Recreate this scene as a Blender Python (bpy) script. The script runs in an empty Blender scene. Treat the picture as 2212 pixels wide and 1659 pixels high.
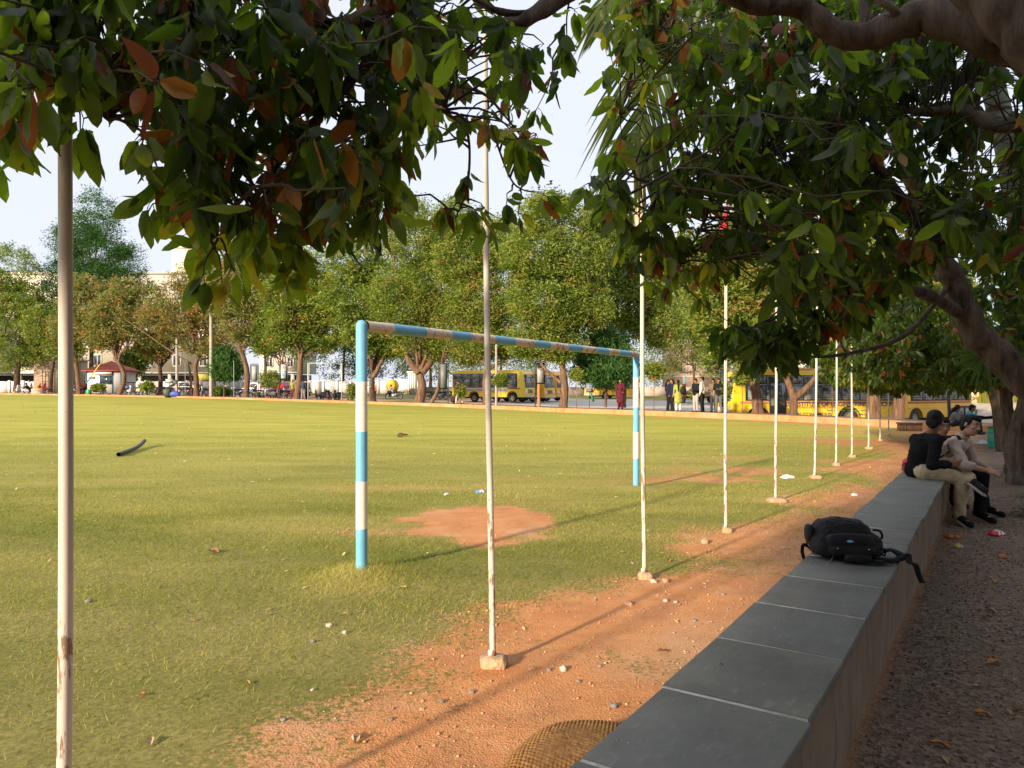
import bpy, math, random
import numpy as np
from mathutils import Vector, Matrix
R = math.radians
rng = np.random.default_rng(11)
random.seed(11)
scene = bpy.context.scene
COL = scene.collection
F_, CX, HY, CH = 1600.0, 1106.0, 838.0, 1.5      # focal length, centre column, horizon row, camera height

def P(px, py, Y):
    return np.array([(px - CX) / F_ * Y, Y, CH + (HY - py) / F_ * Y])

def GP(px, py, z=0.0):
    return P(px, py, (CH - z) * F_ / (py - HY))

def nrm(v):
    v = np.asarray(v, float)
    return v / (np.linalg.norm(v, axis=-1, keepdims=True) + 1e-12)

def sst(a, b, x):
    t = np.clip((x - a) / (b - a), 0, 1)
    return t * t * (3 - 2 * t)

# ------------------------------------------------------------------ noise
def _hash(ix, iy):
    h = (ix * 374761393 + iy * 668265263) & 0xffffffff
    h = ((h ^ (h >> 13)) * 1274126177) & 0xffffffff
    return ((h ^ (h >> 16)) & 0xffff) / 65535.0

def vnoise(x, y):
    x = np.asarray(x, float) + 1000; y = np.asarray(y, float) + 1000
    ix = np.floor(x).astype(np.int64); iy = np.floor(y).astype(np.int64)
    fx = x - ix; fy = y - iy
    fx = fx * fx * (3 - 2 * fx); fy = fy * fy * (3 - 2 * fy)
    a = _hash(ix, iy); b = _hash(ix + 1, iy); c = _hash(ix, iy + 1); d = _hash(ix + 1, iy + 1)
    return (a * (1 - fx) + b * fx) * (1 - fy) + (c * (1 - fx) + d * fx) * fy

def fbm(x, y, o=4):
    s = 0; a = .5; t = 0
    for i in range(o):
        s = s + a * vnoise(np.asarray(x) * 2 ** i + 17 * i, np.asarray(y) * 2 ** i - 9 * i); t += a; a *= .55
    return s / t

# ------------------------------------------------------------------ heights of the place
KPX = np.array([-900, -300, 0, 250, 500, 780, 1200, 1560, 1930, 2055, 2125, 2500.])
KY = np.array([95, 80, 75, 70, 65, 60, 45, 36, 28, 26, 24.5, 22.])
KZ = np.array([.95, .9, .84, .71, .525, .225, .04, 0, 0, 0, 0, 0.])
KH = np.array([.13, .13, .13, .13, .15, .19, .24, .27, .27, .27, .27, .27])
KX = (KPX - CX) / F_ * KY

def kerbY(px): return np.interp(px, KPX, KY)

def fieldz(X, Y):
    return np.interp(X, KX, KZ) * sst(12, 58, Y)

YPX = np.array([-400, 0, 250, 600, 780, 1100, 1300, 1480, 1560, 2000, 2200.])
YA = np.array([.88, .85, .80, .45, .25, .1, 0, -.3, -.6, -.62, -.3])
YB = np.array([.85, .85, .85, .8, .75, .5, .2, .2, .2, .1, .1])
def yardz(X, Y):
    px = np.asarray(X) / np.maximum(Y, 5) * F_ + CX
    a = np.interp(px, YPX, YA); b = np.interp(px, YPX, YB)
    t = np.clip((np.asarray(Y) - 70) / 35, 0, 1)
    return a + (b - a) * t

def bedz(px): return np.interp(px, KPX, KZ + KH) - .03

# wall frame: a point on its left top edge, direction along it, normal to the left
W0 = np.array([.515, 2.505]); WD = np.array([math.sin(R(33.2)), math.cos(R(33.2))]); WN = np.array([-WD[1], WD[0]])
def walld(X, Y): return (X - W0[0]) * WN[0] + (Y - W0[1]) * WN[1]

def bare(X, Y):
    d = walld(X, Y)
    n1 = fbm(X * .8, Y * .8); n2 = fbm(X * 3.1 + 5, Y * 3.1, 3)
    v = sst(2.25, .75, d + .12 + 2.4 * (n1 - .5) + .7 * (n2 - .5))
    e = np.sqrt(((X + .36) / .84) ** 2 + ((Y - 8.3) / 1.08) ** 2)
    v = np.maximum(v, sst(1.32, .72, e + .9 * (n2 - .5) + .6 * (n1 - .5)))
    e2 = np.sqrt(((X + 1.0) / 1.3) ** 2 + ((Y - 7.7) / .35) ** 2)
    v = np.maximum(v, .55 * sst(1.3, .5, e2 + .8 * (n2 - .5)))
    n3 = fbm(X * .33 + 40, Y * .33, 3)
    v = np.maximum(v, .9 * sst(.60, .72, n3 + .25 * (n2 - .5)) * sst(6, 2.2, d))
    v = np.maximum(v, .45 * sst(.66, .78, fbm(X * .22 + 80, Y * .9, 3) + .2 * (n2 - .5)) * (Y > 6))
    v = np.maximum(v, .8 * sst(18, 26, Y) * sst(9, 13, X) * sst(.4, .6, n1 + .1))
    px = X / np.maximum(Y, 5) * F_ + CX; kd_ = kerbY(px) - Y
    v = np.maximum(v, .95 * sst(1.6, .5, kd_ + 1.6 * (n1 - .5)) * sst(1250, 1500, px))
    return np.clip(v, 0, 1)

# ------------------------------------------------------------------ mesh builder
class MB:
    def __init__(s): s.V = []; s.F = []; s.n = 0
    def add(s, V, F, m=0, tint=0.0):
        V = np.asarray(V, float).reshape(-1, 3); F = np.asarray(F, np.int64)
        if F.ndim == 1: F = F[None, :]
        s.V.append(V); s.F.append((F + s.n, m, np.broadcast_to(np.asarray(tint, float), (len(F),)))); s.n += len(V)
        return s
    def box(s, c, size, rz=0, m=0, M=None):
        x, y, z = [q / 2 for q in size]
        V = np.array([[-x, -y, -z], [x, -y, -z], [x, y, -z], [-x, y, -z], [-x, -y, z], [x, -y, z], [x, y, z], [-x, y, z]])
        if M is not None: V = V @ np.asarray(M).T
        if rz:
            c_, s_ = math.cos(rz), math.sin(rz); V = V @ np.array([[c_, s_, 0], [-s_, c_, 0], [0, 0, 1]])
        return s.add(V + np.asarray(c, float), [[0, 3, 2, 1], [4, 5, 6, 7], [0, 1, 5, 4], [1, 2, 6, 5], [2, 3, 7, 6], [3, 0, 4, 7]], m)
    def tube(s, pts, rad, n=8, m=0, caps=True, wob=0, tint=0):
        pts = np.asarray(pts, float); k = len(pts)
        rad = np.broadcast_to(np.asarray(rad, float), (k,))
        T = nrm(np.gradient(pts, axis=0))
        ref = np.array([0, 0, 1.]) if abs(T[0][2]) < .9 else np.array([1., 0, 0])
        V = []
        a = np.linspace(0, 2 * np.pi, n, endpoint=False)
        u = None
        for i in range(k):
            u = nrm(np.cross(T[i], ref)) if u is None else nrm(u - T[i] * np.dot(u, T[i]))
            v = np.cross(T[i], u)
            r = rad[i] * (1 + wob * (rng.random(n) - .5)) if wob else rad[i]
            V.append(pts[i] + (np.cos(a) * r)[:, None] * u + (np.sin(a) * r)[:, None] * v)
        V = np.concatenate(V)
        i, j = np.meshgrid(np.arange(k - 1), np.arange(n), indexing='ij'); i = i.ravel(); j = j.ravel(); j2 = (j + 1) % n
        s.add(V, np.stack([i * n + j, i * n + j2, (i + 1) * n + j2, (i + 1) * n + j], 1), m, tint)
        if caps:
            s.add(V[:n], [list(range(n))[::-1]], m, tint); s.add(V[-n:], [list(range(n))], m, tint)
        return s
    def cyl(s, p0, p1, r0, r1=None, n=12, m=0, caps=True):
        return s.tube([p0, p1], [r0, r0 if r1 is None else r1], n, m, caps)
    def ell(s, c, r, nu=14, nv=9, m=0, M=None, e=1.0, e2=None):
        e2 = e if e2 is None else e2
        t = np.linspace(0, 2 * np.pi, nu, endpoint=False); p = np.linspace(-np.pi / 2, np.pi / 2, nv)[1:-1]
        f = lambda w, q: np.sign(w) * np.abs(w) ** q
        r = np.broadcast_to(np.asarray(r, float), (3,))
        V = [[0, 0, -r[2]]]
        for q in p:
            for w in t: V.append([r[0] * f(math.cos(q), e2) * f(math.cos(w), e), r[1] * f(math.cos(q), e2) * f(math.sin(w), e), r[2] * f(math.sin(q), e2)])
        V.append([0, 0, r[2]]); V = np.array(V, float)
        if M is not None: V = V @ np.asarray(M).T
        V = V + np.asarray(c, float)
        k = len(p); Q = []; T = []
        for i in range(k - 1):
            for j in range(nu):
                a = 1 + i * nu + j; b = 1 + i * nu + (j + 1) % nu; Q.append([a, b, b + nu, a + nu])
        for j in range(nu):
            T.append([0, 1 + (j + 1) % nu, 1 + j]); T.append([len(V) - 1, 1 + (k - 1) * nu + j, 1 + (k - 1) * nu + (j + 1) % nu])
        base = s.n; s.add(V, Q, m); s.F.append((np.array(T) + base, m, np.zeros(len(T)))); return s
    def cap(s, p0, p1, r0, r1=None, n=10, m=0):      # tapered capsule
        r1 = r0 if r1 is None else r1
        p0 = np.asarray(p0, float); p1 = np.asarray(p1, float); d = nrm(p1 - p0)
        pts = []; rad = []
        for a in (-85, -60, -30, 0): pts.append(p0 + d * r0 * math.sin(R(a))); rad.append(r0 * math.cos(R(a)))
        for a in (0, 30, 60, 85): pts.append(p1 + d * r1 * math.sin(R(a))); rad.append(r1 * math.cos(R(a)))
        pts = np.array(pts); k = len(pts)
        ref = np.array([0, 0, 1.]) if abs(d[2]) < .9 else np.array([1., 0, 0])
        u = nrm(np.cross(d, ref)); v = np.cross(d, u); a = np.linspace(0, 2 * np.pi, n, endpoint=False)
        V = np.concatenate([pts[i] + rad[i] * (np.cos(a)[:, None] * u + np.sin(a)[:, None] * v) for i in range(k)])
        i, j = np.meshgrid(np.arange(k - 1), np.arange(n), indexing='ij'); i = i.ravel(); j = j.ravel(); j2 = (j + 1) % n
        Q = np.stack([i * n + j, i * n + j2, (i + 1) * n + j2, (i + 1) * n + j], 1)
        base = s.n; s.add(V, Q, m)
        s.F.append((np.array([list(range(n))[::-1]]) + base, m, np.zeros(1))); s.F.append((np.array([list(range((k - 1) * n, k * n))]) + base, m, np.zeros(1)))
        return s
    def lathe(s, prof, c=(0, 0, 0), axis='z', n=20, m=0, close=False):
        a = np.linspace(0, 2 * np.pi, n, endpoint=False); V = []
        for r, h in prof:
            for w in a:
                q = (r * math.cos(w), r * math.sin(w), h)
                V.append(q if axis == 'z' else ((q[0], q[2], q[1]) if axis == 'y' else (q[2], q[0], q[1])))
        V = np.array(V) + np.asarray(c, float); k = len(prof); kk = k if close else k - 1
        Q = [[i * n + j, i * n + (j + 1) % n, ((i + 1) % k) * n + (j + 1) % n, ((i + 1) % k) * n + j] for i in range(kk) for j in range(n)]
        if axis == 'y': Q = [q[::-1] for q in Q]
        s.add(V, Q, m)
        return s
    def prism(s, poly, a, b, axis='y', m=0):         # 2-D outline swept along an axis from a to b
        n = len(poly)
        def v(p, t): return {'y': (p[0], t, p[1]), 'x': (t, p[0], p[1]), 'z': (p[0], p[1], t)}[axis]
        V = [v(p, a) for p in poly] + [v(p, b) for p in poly]
        base = s.n
        s.add(V, [[i, (i + 1) % n, n + (i + 1) % n, n + i] for i in range(n)], m)
        s.F.append((np.array([list(range(n))[::-1]]) + base, m, np.zeros(1))); s.F.append((np.array([list(range(n, 2 * n))]) + base, m, np.zeros(1)))
        return s
    def build(s, name, mats, parent=None, smooth=False, recalc=False, loc=None):
        me = bpy.data.meshes.new(name)
        V = np.concatenate(s.V) if s.V else np.zeros((0, 3))
        if loc is not None: V = V - np.asarray(loc, float)
        me.vertices.add(len(V)); me.vertices.foreach_set('co', V.astype(np.float32).ravel())
        idx = []; tot = []; mi = []; ti = []
        for Fa, m, t in s.F:
            idx.append(Fa.ravel()); tot.append(np.full(len(Fa), Fa.shape[1])); mi.append(np.full(len(Fa), m)); ti.append(t)
        idx = np.concatenate(idx); tot = np.concatenate(tot); mi = np.concatenate(mi); ti = np.concatenate(ti)
        me.loops.add(len(idx)); me.loops.foreach_set('vertex_index', idx.astype(np.int32))
        me.polygons.add(len(tot)); st = np.concatenate([[0], np.cumsum(tot)[:-1]])
        me.polygons.foreach_set('loop_start', st.astype(np.int32))
        me.polygons.foreach_set('material_index', mi.astype(np.int32))
        me.update(calc_edges=True)
        if ti.any():
            at = me.attributes.new('tint', 'FLOAT', 'FACE'); at.data.foreach_set('value', ti.astype(np.float32))
        if smooth: me.polygons.foreach_set('use_smooth', np.ones(len(tot), bool))
        if recalc:
            import bmesh
            bm = bmesh.new(); bm.from_mesh(me); bmesh.ops.recalc_face_normals(bm, faces=bm.faces); bm.to_mesh(me); bm.free()
        for mt in (mats if isinstance(mats, (list, tuple)) else [mats]): me.materials.append(mt)
        o = bpy.data.objects.new(name, me); COL.objects.link(o)
        if loc is not None: o.location = [float(q) for q in loc]
        if parent is not None: o.parent = parent
        return o

def tag(o, label=None, cat=None, group=None, kind=None):
    if label: o['label'] = label
    if cat: o['category'] = cat
    if group: o['group'] = group
    if kind: o['kind'] = kind
    return o

def thing(name, label, cat, loc=(0, 0, 0), rz=0, group=None):
    o = bpy.data.objects.new(name, None); COL.objects.link(o)
    o.empty_display_size = .2
    o.location = [float(q) for q in loc]; o.rotation_euler = (0, 0, rz)
    return tag(o, label, cat, group)

def kids(o): return [c for c in bpy.data.objects if c.parent == o]
def copy_tree(o, parent=None, ch=None):
    if ch is None:
        ch = {}
        for q in bpy.data.objects:
            if q.parent: ch.setdefault(q.parent.name, []).append(q)
    c = o.copy(); COL.objects.link(c)
    if parent: c.parent = parent
    for q in ch.get(o.name, []): copy_tree(q, c, ch)
    return c
def dup(o, label, loc, rz, group=None, scale=None):
    c = copy_tree(o); c.location = [float(q) for q in loc]; c.rotation_euler = (0, 0, rz); c['label'] = label
    if group: c['group'] = group
    if scale: c.scale = (scale,) * 3
    return c

def bevel(o, w, seg=2):
    md = o.modifiers.new('bevel', 'BEVEL'); md.width = w; md.segments = seg; md.limit_method = 'ANGLE'; md.angle_limit = R(35)
    return o

# ------------------------------------------------------------------ materials
class N:
    def __init__(s, name, disp=False):
        s.mat = bpy.data.materials.new(name); s.mat.use_nodes = True; s.t = s.mat.node_tree; s.t.nodes.clear()
        s.out = s.t.nodes.new('ShaderNodeOutputMaterial')
    def put(s, node, key, v):
        i = node.inputs[key]
        if isinstance(v, bpy.types.NodeSocket): s.t.links.new(v, i)
        else:
            if i.type == 'RGBA' and not hasattr(v, '__len__'): v = (v, v, v, 1)
            elif i.type == 'RGBA' and len(v) == 3: v = (*v, 1)
            i.default_value = v
    def n(s, typ, out=0, props=None, **inp):
        nd = s.t.nodes.new('ShaderNode' + typ)
        for k, v in (props or {}).items(): setattr(nd, k, v)
        for k, v in inp.items():
            key = int(k[1:]) if k[0] == '_' and k[1:].isdigit() else k.replace('_', ' ')
            s.put(nd, key, v)
        return nd.outputs[out]
    def coord(s, w='Object'): return s.n('TexCoord', w)
    def geo(s): return s.n('NewGeometry', 'Position')
    def mapv(s, v, scale=(1, 1, 1), loc=(0, 0, 0), rot=(0, 0, 0)): return s.n('Mapping', 0, None, Vector=v, Scale=scale, Location=loc, Rotation=rot)
    def noise(s, v, sc=5, det=4, rough=.55, out='Fac', dist=0): return s.n('TexNoise', out, None, Vector=v, Scale=sc, Detail=det, Roughness=rough, Distortion=dist)
    def vor(s, v, sc=5, out='Distance', feat='F1'): return s.n('TexVoronoi', out, {'feature': feat}, Vector=v, Scale=sc)
    def math(s, op, a, b=0.0, clamp=False): return s.n('Math', 0, {'operation': op, 'use_clamp': clamp}, _0=a, _1=b)
    def mix(s, f, a, b, mode='MIX'):
        nd = s.t.nodes.new('ShaderNodeMix'); nd.data_type = 'RGBA'; nd.blend_type = mode
        s.put(nd, 0, f); s.put(nd, 6, a); s.put(nd, 7, b); return nd.outputs[2]
    def ramp(s, f, stops, interp='LINEAR'):
        nd = s.t.nodes.new('ShaderNodeValToRGB'); s.put(nd, 0, f); nd.color_ramp.interpolation = interp
        e = nd.color_ramp.elements
        while len(e) < len(stops): e.new(.5)
        for i, (p, c) in enumerate(stops):
            e[i].position = p
            e[i].color = (c, c, c, 1) if not hasattr(c, '__len__') else (*c, 1)
        return nd.outputs[0]
    def range(s, f, a, b, c=0., d=1.): return s.n('MapRange', 0, {'clamp': True}, _0=f, _1=a, _2=b, _3=c, _4=d)
    def bump(s, h, st=.3, dist=.01): return s.n('Bump', 0, None, Height=h, Strength=st, Distance=dist)
    def attr(s, name, out='Fac'): return s.n('Attribute', out, {'attribute_name': name})
    def sep(s, v, i): return s.n('SeparateXYZ', i, None, Vector=v)
    def bsdf(s, **k): return s.n('BsdfPrincipled', 0, None, **k)
    def fin(s, sh): s.t.links.new(sh, s.out.inputs[0]); return s.mat

def lerp(a, b, t): return tuple(x + (y - x) * t for x, y in zip(a, b))
_cache = {}
def pm(name, col, rough=.6, var=.25, sc=4., bump=0., bsc=40., metal=0., spec=.5, dirt=None, coat=0., bd=.01):
    if name in _cache: return _cache[name]
    k = N(name); c = k.coord()
    f = k.noise(c, sc, 5, .6)
    base = k.mix(k.range(f, .3, .7), tuple(q * (1 - var) for q in col), tuple(min(1, q * (1 + var * .6)) for q in col))
    if dirt:
        g = k.noise(c, sc * 2.7, 6, .7); base = k.mix(k.range(g, .55, .75, 0, dirt[1]), base, dirt[0])
    kw = dict(Base_Color=base, Roughness=k.range(f, .2, .8, max(.03, rough - .08), min(1, rough + .1)), Metallic=metal)
    kw['Specular_IOR_Level'] = spec; kw['Coat_Weight'] = coat
    if bump: kw['Normal'] = k.bump(k.noise(c, bsc, 4), bump, bd)
    _cache[name] = k.fin(k.bsdf(**kw)); return _cache[name]

def leafmat(name, stops, trans=.4, rough=.45, spec=.4, veins=False):
    k = N(name); t = k.attr('tint')
    base = k.ramp(t, stops)
    tr = k.mix(1.0, base, (1.5, 1.75, .75), 'MULTIPLY')
    p = k.bsdf(Base_Color=base, Roughness=rough, Specular_IOR_Level=spec)
    tl = k.n('BsdfTranslucent', 0, None, Color=tr)
    return k.fin(k.n('MixShader', 0, None, _0=trans, _1=p, _2=tl))

def bark(name, c1, c2, sc=6., st=.9, bd=.03):
    k = N(name); c = k.coord(); m = k.mapv(c, (1, 1, .22))
    f = k.noise(m, sc, 8, .68, dist=.6); g = k.noise(c, 1.3, 3)
    base = k.mix(k.range(f, .32, .66), c1, c2); base = k.mix(k.range(g, .4, .75, 0, .35), base, (.22, .19, .15))
    return k.fin(k.bsdf(Base_Color=base, Roughness=.93, Specular_IOR_Level=.2, Normal=k.bump(f, st, bd)))
# ================================================================== camera, light, sky
SUN_AZ, SUN_EL = 38.5, 18.0
SHC = -1.45
cam = bpy.data.cameras.new('camera'); co = bpy.data.objects.new('camera', cam); COL.objects.link(co)
cam.sensor_width = 36; cam.lens = 36 * F_ / 2212; cam.shift_y = 8.5 / 2212; cam.clip_end = 3000; cam.clip_start = .02
co.location = (0, 0, CH); co.rotation_euler = (R(90), 0, 0); scene.camera = co

w = bpy.data.worlds.new('World'); scene.world = w; w.use_nodes = True; wt = w.node_tree; wt.nodes.clear()
sky = wt.nodes.new('ShaderNodeTexSky'); sky.sky_type = 'NISHITA'; sky.sun_disc = False
sky.sun_elevation = R(SUN_EL); sky.sun_rotation = R(180 + SUN_AZ)
sky.air_density = 1.0; sky.dust_density = 3.2; sky.ozone_density = 3.0; sky.altitude = 300
hz = wt.nodes.new('ShaderNodeMix'); hz.data_type = 'RGBA'; hz.inputs[0].default_value = .86; hz.inputs[7].default_value = (4.9, 5.1, 5.75, 1)
wt.links.new(sky.outputs[0], hz.inputs[6]); bg = wt.nodes.new('ShaderNodeBackground'); bg.inputs[1].default_value = .108
wo = wt.nodes.new('ShaderNodeOutputWorld'); wt.links.new(hz.outputs[2], bg.inputs[0]); wt.links.new(bg.outputs[0], wo.inputs[0])

sl = bpy.data.lights.new('sun', 'SUN'); sl.energy = 4.6; sl.angle = R(2.6); sl.color = (1, .80, .58)
so = bpy.data.objects.new('sun', sl); COL.objects.link(so); so.location = (-8, -10, 12)
sd = Vector((math.sin(R(SUN_AZ)) * math.cos(R(SUN_EL)), math.cos(R(SUN_AZ)) * math.cos(R(SUN_EL)), -math.sin(R(SUN_EL))))
so.rotation_euler = sd.to_track_quat('-Z', 'Y').to_euler()
scene.view_settings.view_transform = 'Standard'; scene.view_settings.look = 'None'
scene.view_settings.exposure = .88; scene.view_settings.gamma = 1
scene.cycles.max_bounces = 8; scene.cycles.transmission_bounces = 6; scene.cycles.transparent_max_bounces = 8

# ================================================================== ground
def ground_mat():
    k = N('turf_and_sand'); g = k.geo(); b = k.attr('bare'); gr = k.attr('gravel')
    nf = k.noise(g, 34, 5, .7); nm = k.noise(g, 5, 5, .65); nl = k.noise(k.mapv(g, (.35, 1.2, 1)), .7, 4, .6)
    thr = k.math('ADD', k.math('SUBTRACT', b, .5), k.math('ADD', k.math('MULTIPLY', k.math('SUBTRACT', nf, .5), 2.2), k.math('MULTIPLY', k.math('SUBTRACT', k.noise(g, 13, 4, .7), .5), 1.1)))
    bm = k.range(thr, -.12, .26)
    lush = k.mix(k.range(nf, .3, .7), (.10, .105, .028), (.22, .215, .05))
    dry = k.mix(k.range(nf, .35, .7), (.20, .165, .06), (.42, .35, .13))
    turf = k.mix(k.math('ADD', k.range(nl, .36, .66, .05, .75), k.range(nm, .45, .8, 0, .3), True), lush, dry)
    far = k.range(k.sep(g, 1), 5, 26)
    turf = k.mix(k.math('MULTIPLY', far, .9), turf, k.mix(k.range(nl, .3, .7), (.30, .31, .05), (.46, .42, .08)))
    v = k.vor(g, 95, 'Color'); vd = k.vor(g, 95)
    sandc = k.mix(k.range(nm, .3, .75), (.50, .20, .075), (.62, .30, .125))
    pebb = k.mix(k.range(k.sep(v, 0), 0, 1), (.36, .19, .10), (.62, .37, .21))
    coarse = k.range(k.noise(g, 1.1, 3), .4, .6, .15, .85)
    dl = k.math('ADD', k.math('MULTIPLY', k.sep(g, 0), -.8368), k.math('MULTIPLY', k.sep(g, 1), .5476))
    coarse = k.math('MULTIPLY', coarse, k.range(dl, .75, 2.2, 1, .2))
    sand = k.mix(coarse, sandc, pebb)
    sand = k.mix(k.range(k.noise(g, 2.3, 5, .7), .5, .72, 0, .65), sand, (.36, .17, .085)); sand = k.mix(k.range(k.noise(k.mapv(g, (1, 1, 1), (7, 3, 0)), .9, 4, .6), .5, .7, 0, .5), sand, (.60, .40, .24))
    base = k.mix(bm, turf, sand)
    v2 = k.vor(g, 48, 'Color')
    gv = k.mix(k.range(k.sep(v2, 0), 0, 1), (.11, .08, .06), (.31, .235, .175))
    gv = k.mix(k.range(k.noise(g, 1.4, 4), .35, .7, 0, .5), gv, (.17, .115, .08))
    base = k.mix(gr, base, gv)
    h = k.math('ADD', k.math('MULTIPLY', nf, .6), k.math('MULTIPLY', vd, k.math('MULTIPLY', bm, .5)))
    h = k.math('ADD', h, k.math('MULTIPLY', gr, k.math('MULTIPLY', k.vor(g, 48), 1.2)))
    return k.fin(k.bsdf(Base_Color=base, Roughness=.95, Specular_IOR_Level=.12, Normal=k.bump(h, .7, .010)))

def yard_mat():
    k = N('parking_lot_surface'); g = k.geo()
    nm = k.noise(g, .25, 5, .6); nf = k.noise(g, 3, 5, .7)
    px = k.math('DIVIDE', k.sep(g, 0), k.math('MAXIMUM', k.sep(g, 1), 5.))
    conc = k.mix(k.range(nf, .3, .7), (.48, .44, .38), (.6, .55, .48))
    dirt = k.mix(k.range(nf, .3, .7), (.42, .26, .16), (.55, .37, .24))
    f = k.range(k.math('ADD', px, k.math('MULTIPLY', k.math('SUBTRACT', nm, .5), .12)), -.07, -.02)
    base = k.mix(f, dirt, conc)
    gl = k.range(k.math('ADD', k.sep(g, 1), k.math('MULTIPLY', nm, 20.)), 96, 104)
    base = k.mix(gl, base, k.mix(k.range(nf, .4, .6), (.09, .13, .03), (.25, .22, .09)))
    gl2 = k.range(k.math('ABSOLUTE', k.math('SUBTRACT', px, -.13)), .03, .06, 1, 0)
    base = k.mix(k.math('MULTIPLY', gl2, k.range(nm, .42, .55)), base, (.14, .17, .05))
    rt = k.range(px, .54, .57)
    base = k.mix(rt, base, k.mix(k.range(nf, .35, .65), (.42, .33, .23), (.56, .47, .36)))
    return k.fin(k.bsdf(Base_Color=base, Roughness=.95, Specular_IOR_Level=.1, Normal=k.bump(nf, .5, .05)))

def rr(a, b, st): return np.arange(a, b, st)
xs = np.concatenate([rr(-420, -60, 24), rr(-60, -6, .9), rr(-6, 8, .085), rr(8, 45, .6), rr(45, 430, 24)])
ys = np.concatenate([rr(-90, -5, 6), rr(-5, 1.5, .5), rr(1.5, 12, .085), rr(12, 30, .3), rr(30, 112, .9), rr(112, 900, 40)])
XX, YY = np.meshgrid(xs, ys)
pxg = XX / np.maximum(YY, 5) * F_ + CX
isy = YY > kerbY(pxg) + 1.1
near = sst(16, 9, YY) * (YY > 0)
d_ = walld(XX, YY); bare_ = bare(XX, YY)
ZZ = fieldz(XX, YY)
ZZ = ZZ + near * (.035 * (fbm(XX * 1.3, YY * 1.3) - .5) + .012 * (fbm(XX * 9, YY * 9, 3) - .5))
ZZ = ZZ + .05 * np.exp(-(((XX + 1.21) / .32) ** 2 + ((YY - 5.96) / .32) ** 2)) + .05 * np.exp(-(((XX - 1.86) / .3) ** 2 + ((YY - 11.1) / .3) ** 2))
ZF = ZZ.copy(); ZZ = np.where(isy, yardz(XX, YY), ZZ)
grav = sst(-.38, -.5, d_) * (YY < 30) * (YY > -3 )
nx, ny = len(xs), len(ys)
ii, jj = np.meshgrid(np.arange(ny - 1), np.arange(nx - 1), indexing='ij')
Q = np.stack([ii * nx + jj, ii * nx + jj + 1, (ii + 1) * nx + jj + 1, (ii + 1) * nx + jj], -1)
qy = isy[:-1, :-1]
VV = np.stack([XX, YY, ZZ], -1).reshape(-1, 3)
def sheet(name, mask, mat, ZV):
    q = Q[mask]; u, inv = np.unique(q, return_inverse=True)
    b = MB(); V = np.stack([XX, YY, ZV], -1).reshape(-1, 3)
    b.add(V[u], inv.reshape(q.shape)); o = b.build(name, mat, smooth=True)
    for nm, arr in (('bare', bare_), ('gravel', grav)):
        at = o.data.attributes.new(nm, 'FLOAT', 'POINT'); at.data.foreach_set('value', arr.ravel()[u].astype(np.float32))
    return tag(o, kind='structure')
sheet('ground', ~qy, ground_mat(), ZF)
sheet('parking_lot', qy, yard_mat(), np.where(isy, ZZ, yardz(XX, YY)))
def groundz(x, y):
    return float(fieldz(x, y) + sst(16, 9, y) * (.035 * (fbm(x * 1.3, y * 1.3) - .5) + .012 * (fbm(x * 9, y * 9, 3) - .5)))

# ---- grass blades (nobody could count them)
GRASS = leafmat('grass_blade', [(0, (.115, .155, .025)), (.3, (.235, .25, .046)), (.6, (.40, .355, .09)), (1, (.50, .42, .18))], .35, .6, .2)
def blades(n, y0, y1, L, wd, name, extra=None):
    u = rng.random(n); Y = y0 + (y1 - y0) * np.sqrt(u) if y0 < 2.6 else np.sqrt(y0 ** 2 + (y1 ** 2 - y0 ** 2) * u)
    X = (rng.random(n) * 1.5 - .76) * Y
    if extra is not None: X, Y = extra
    b = bare(X, Y); d = walld(X, Y); fade = 1 if extra is not None else sst(y1 + .01, y1 * .5, Y) * (sst(y0, y0 + 4, Y) if y0 > 4 else 1)
    keep = (rng.random(len(X)) < fade) & (rng.random(len(X)) > b * 1.05 + .02 + (fbm(X * 14, Y * 14, 2) - .5) * .4) & (d > .35) & (X / Y < .62)
    X, Y, b = X[keep], Y[keep], b[keep]; n = len(X)
    Z = fieldz(X, Y) + sst(16, 9, Y) * (.035 * (fbm(X * 1.3, Y * 1.3) - .5) + .012 * (fbm(X * 9, Y * 9, 3) - .5)) - .003
    Z = Z + .05 * np.exp(-(((X + 1.21) / .32) ** 2 + ((Y - 5.96) / .32) ** 2))
    tall = 1 + .6 * np.exp(-(((X + 1.21) / .38) ** 2 + ((Y - 5.9) / .38) ** 2)) + .5 * np.exp(-(((X - 1.86) / .4) ** 2 + ((Y - 11.1) / .4) ** 2))
    tall = tall * (.7 + .8 * fbm(X * 1.1 + 9, Y * 1.1, 3))
    l = L * (.5 + rng.random(n)) * tall; a = rng.random(n) * 6.283; le = (.35 + .75 * rng.random(n)) * l
    th = rng.random(n) * 6.283; w_ = wd * (.6 + .8 * rng.random(n))
    p = np.stack([X, Y, Z], 1); sx = np.stack([np.cos(th) * w_, np.sin(th) * w_, np.zeros(n)], 1)
    tip = p + np.stack([np.cos(a) * le, np.sin(a) * le, l * .75], 1)
    V = np.stack([p - sx, p + sx, tip], 1).reshape(-1, 3); F = np.arange(3 * n).reshape(n, 3)
    dryp = np.exp(-(((X + 1.25) / .33) ** 2 + ((Y - 5.8) / .33) ** 2))
    t = np.clip(.12 + .75 * (fbm(X * .45, Y * 1.0, 3) - .32) * 1.6 + .75 * (rng.random(n) - .45) + dryp * .8 + .3 * b, .01, 1)
    m = MB(); m.add(V, F, 0, t); return tag(m.build(name, GRASS), 'short mown green and straw coloured turf of the playing field', 'grass', kind='stuff')
blades(560000, 2.4, 14, .027, .0021, 'grass')
blades(260000, 4.5, 30, .030, .0036, 'grass')
n_ = 3500
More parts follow.
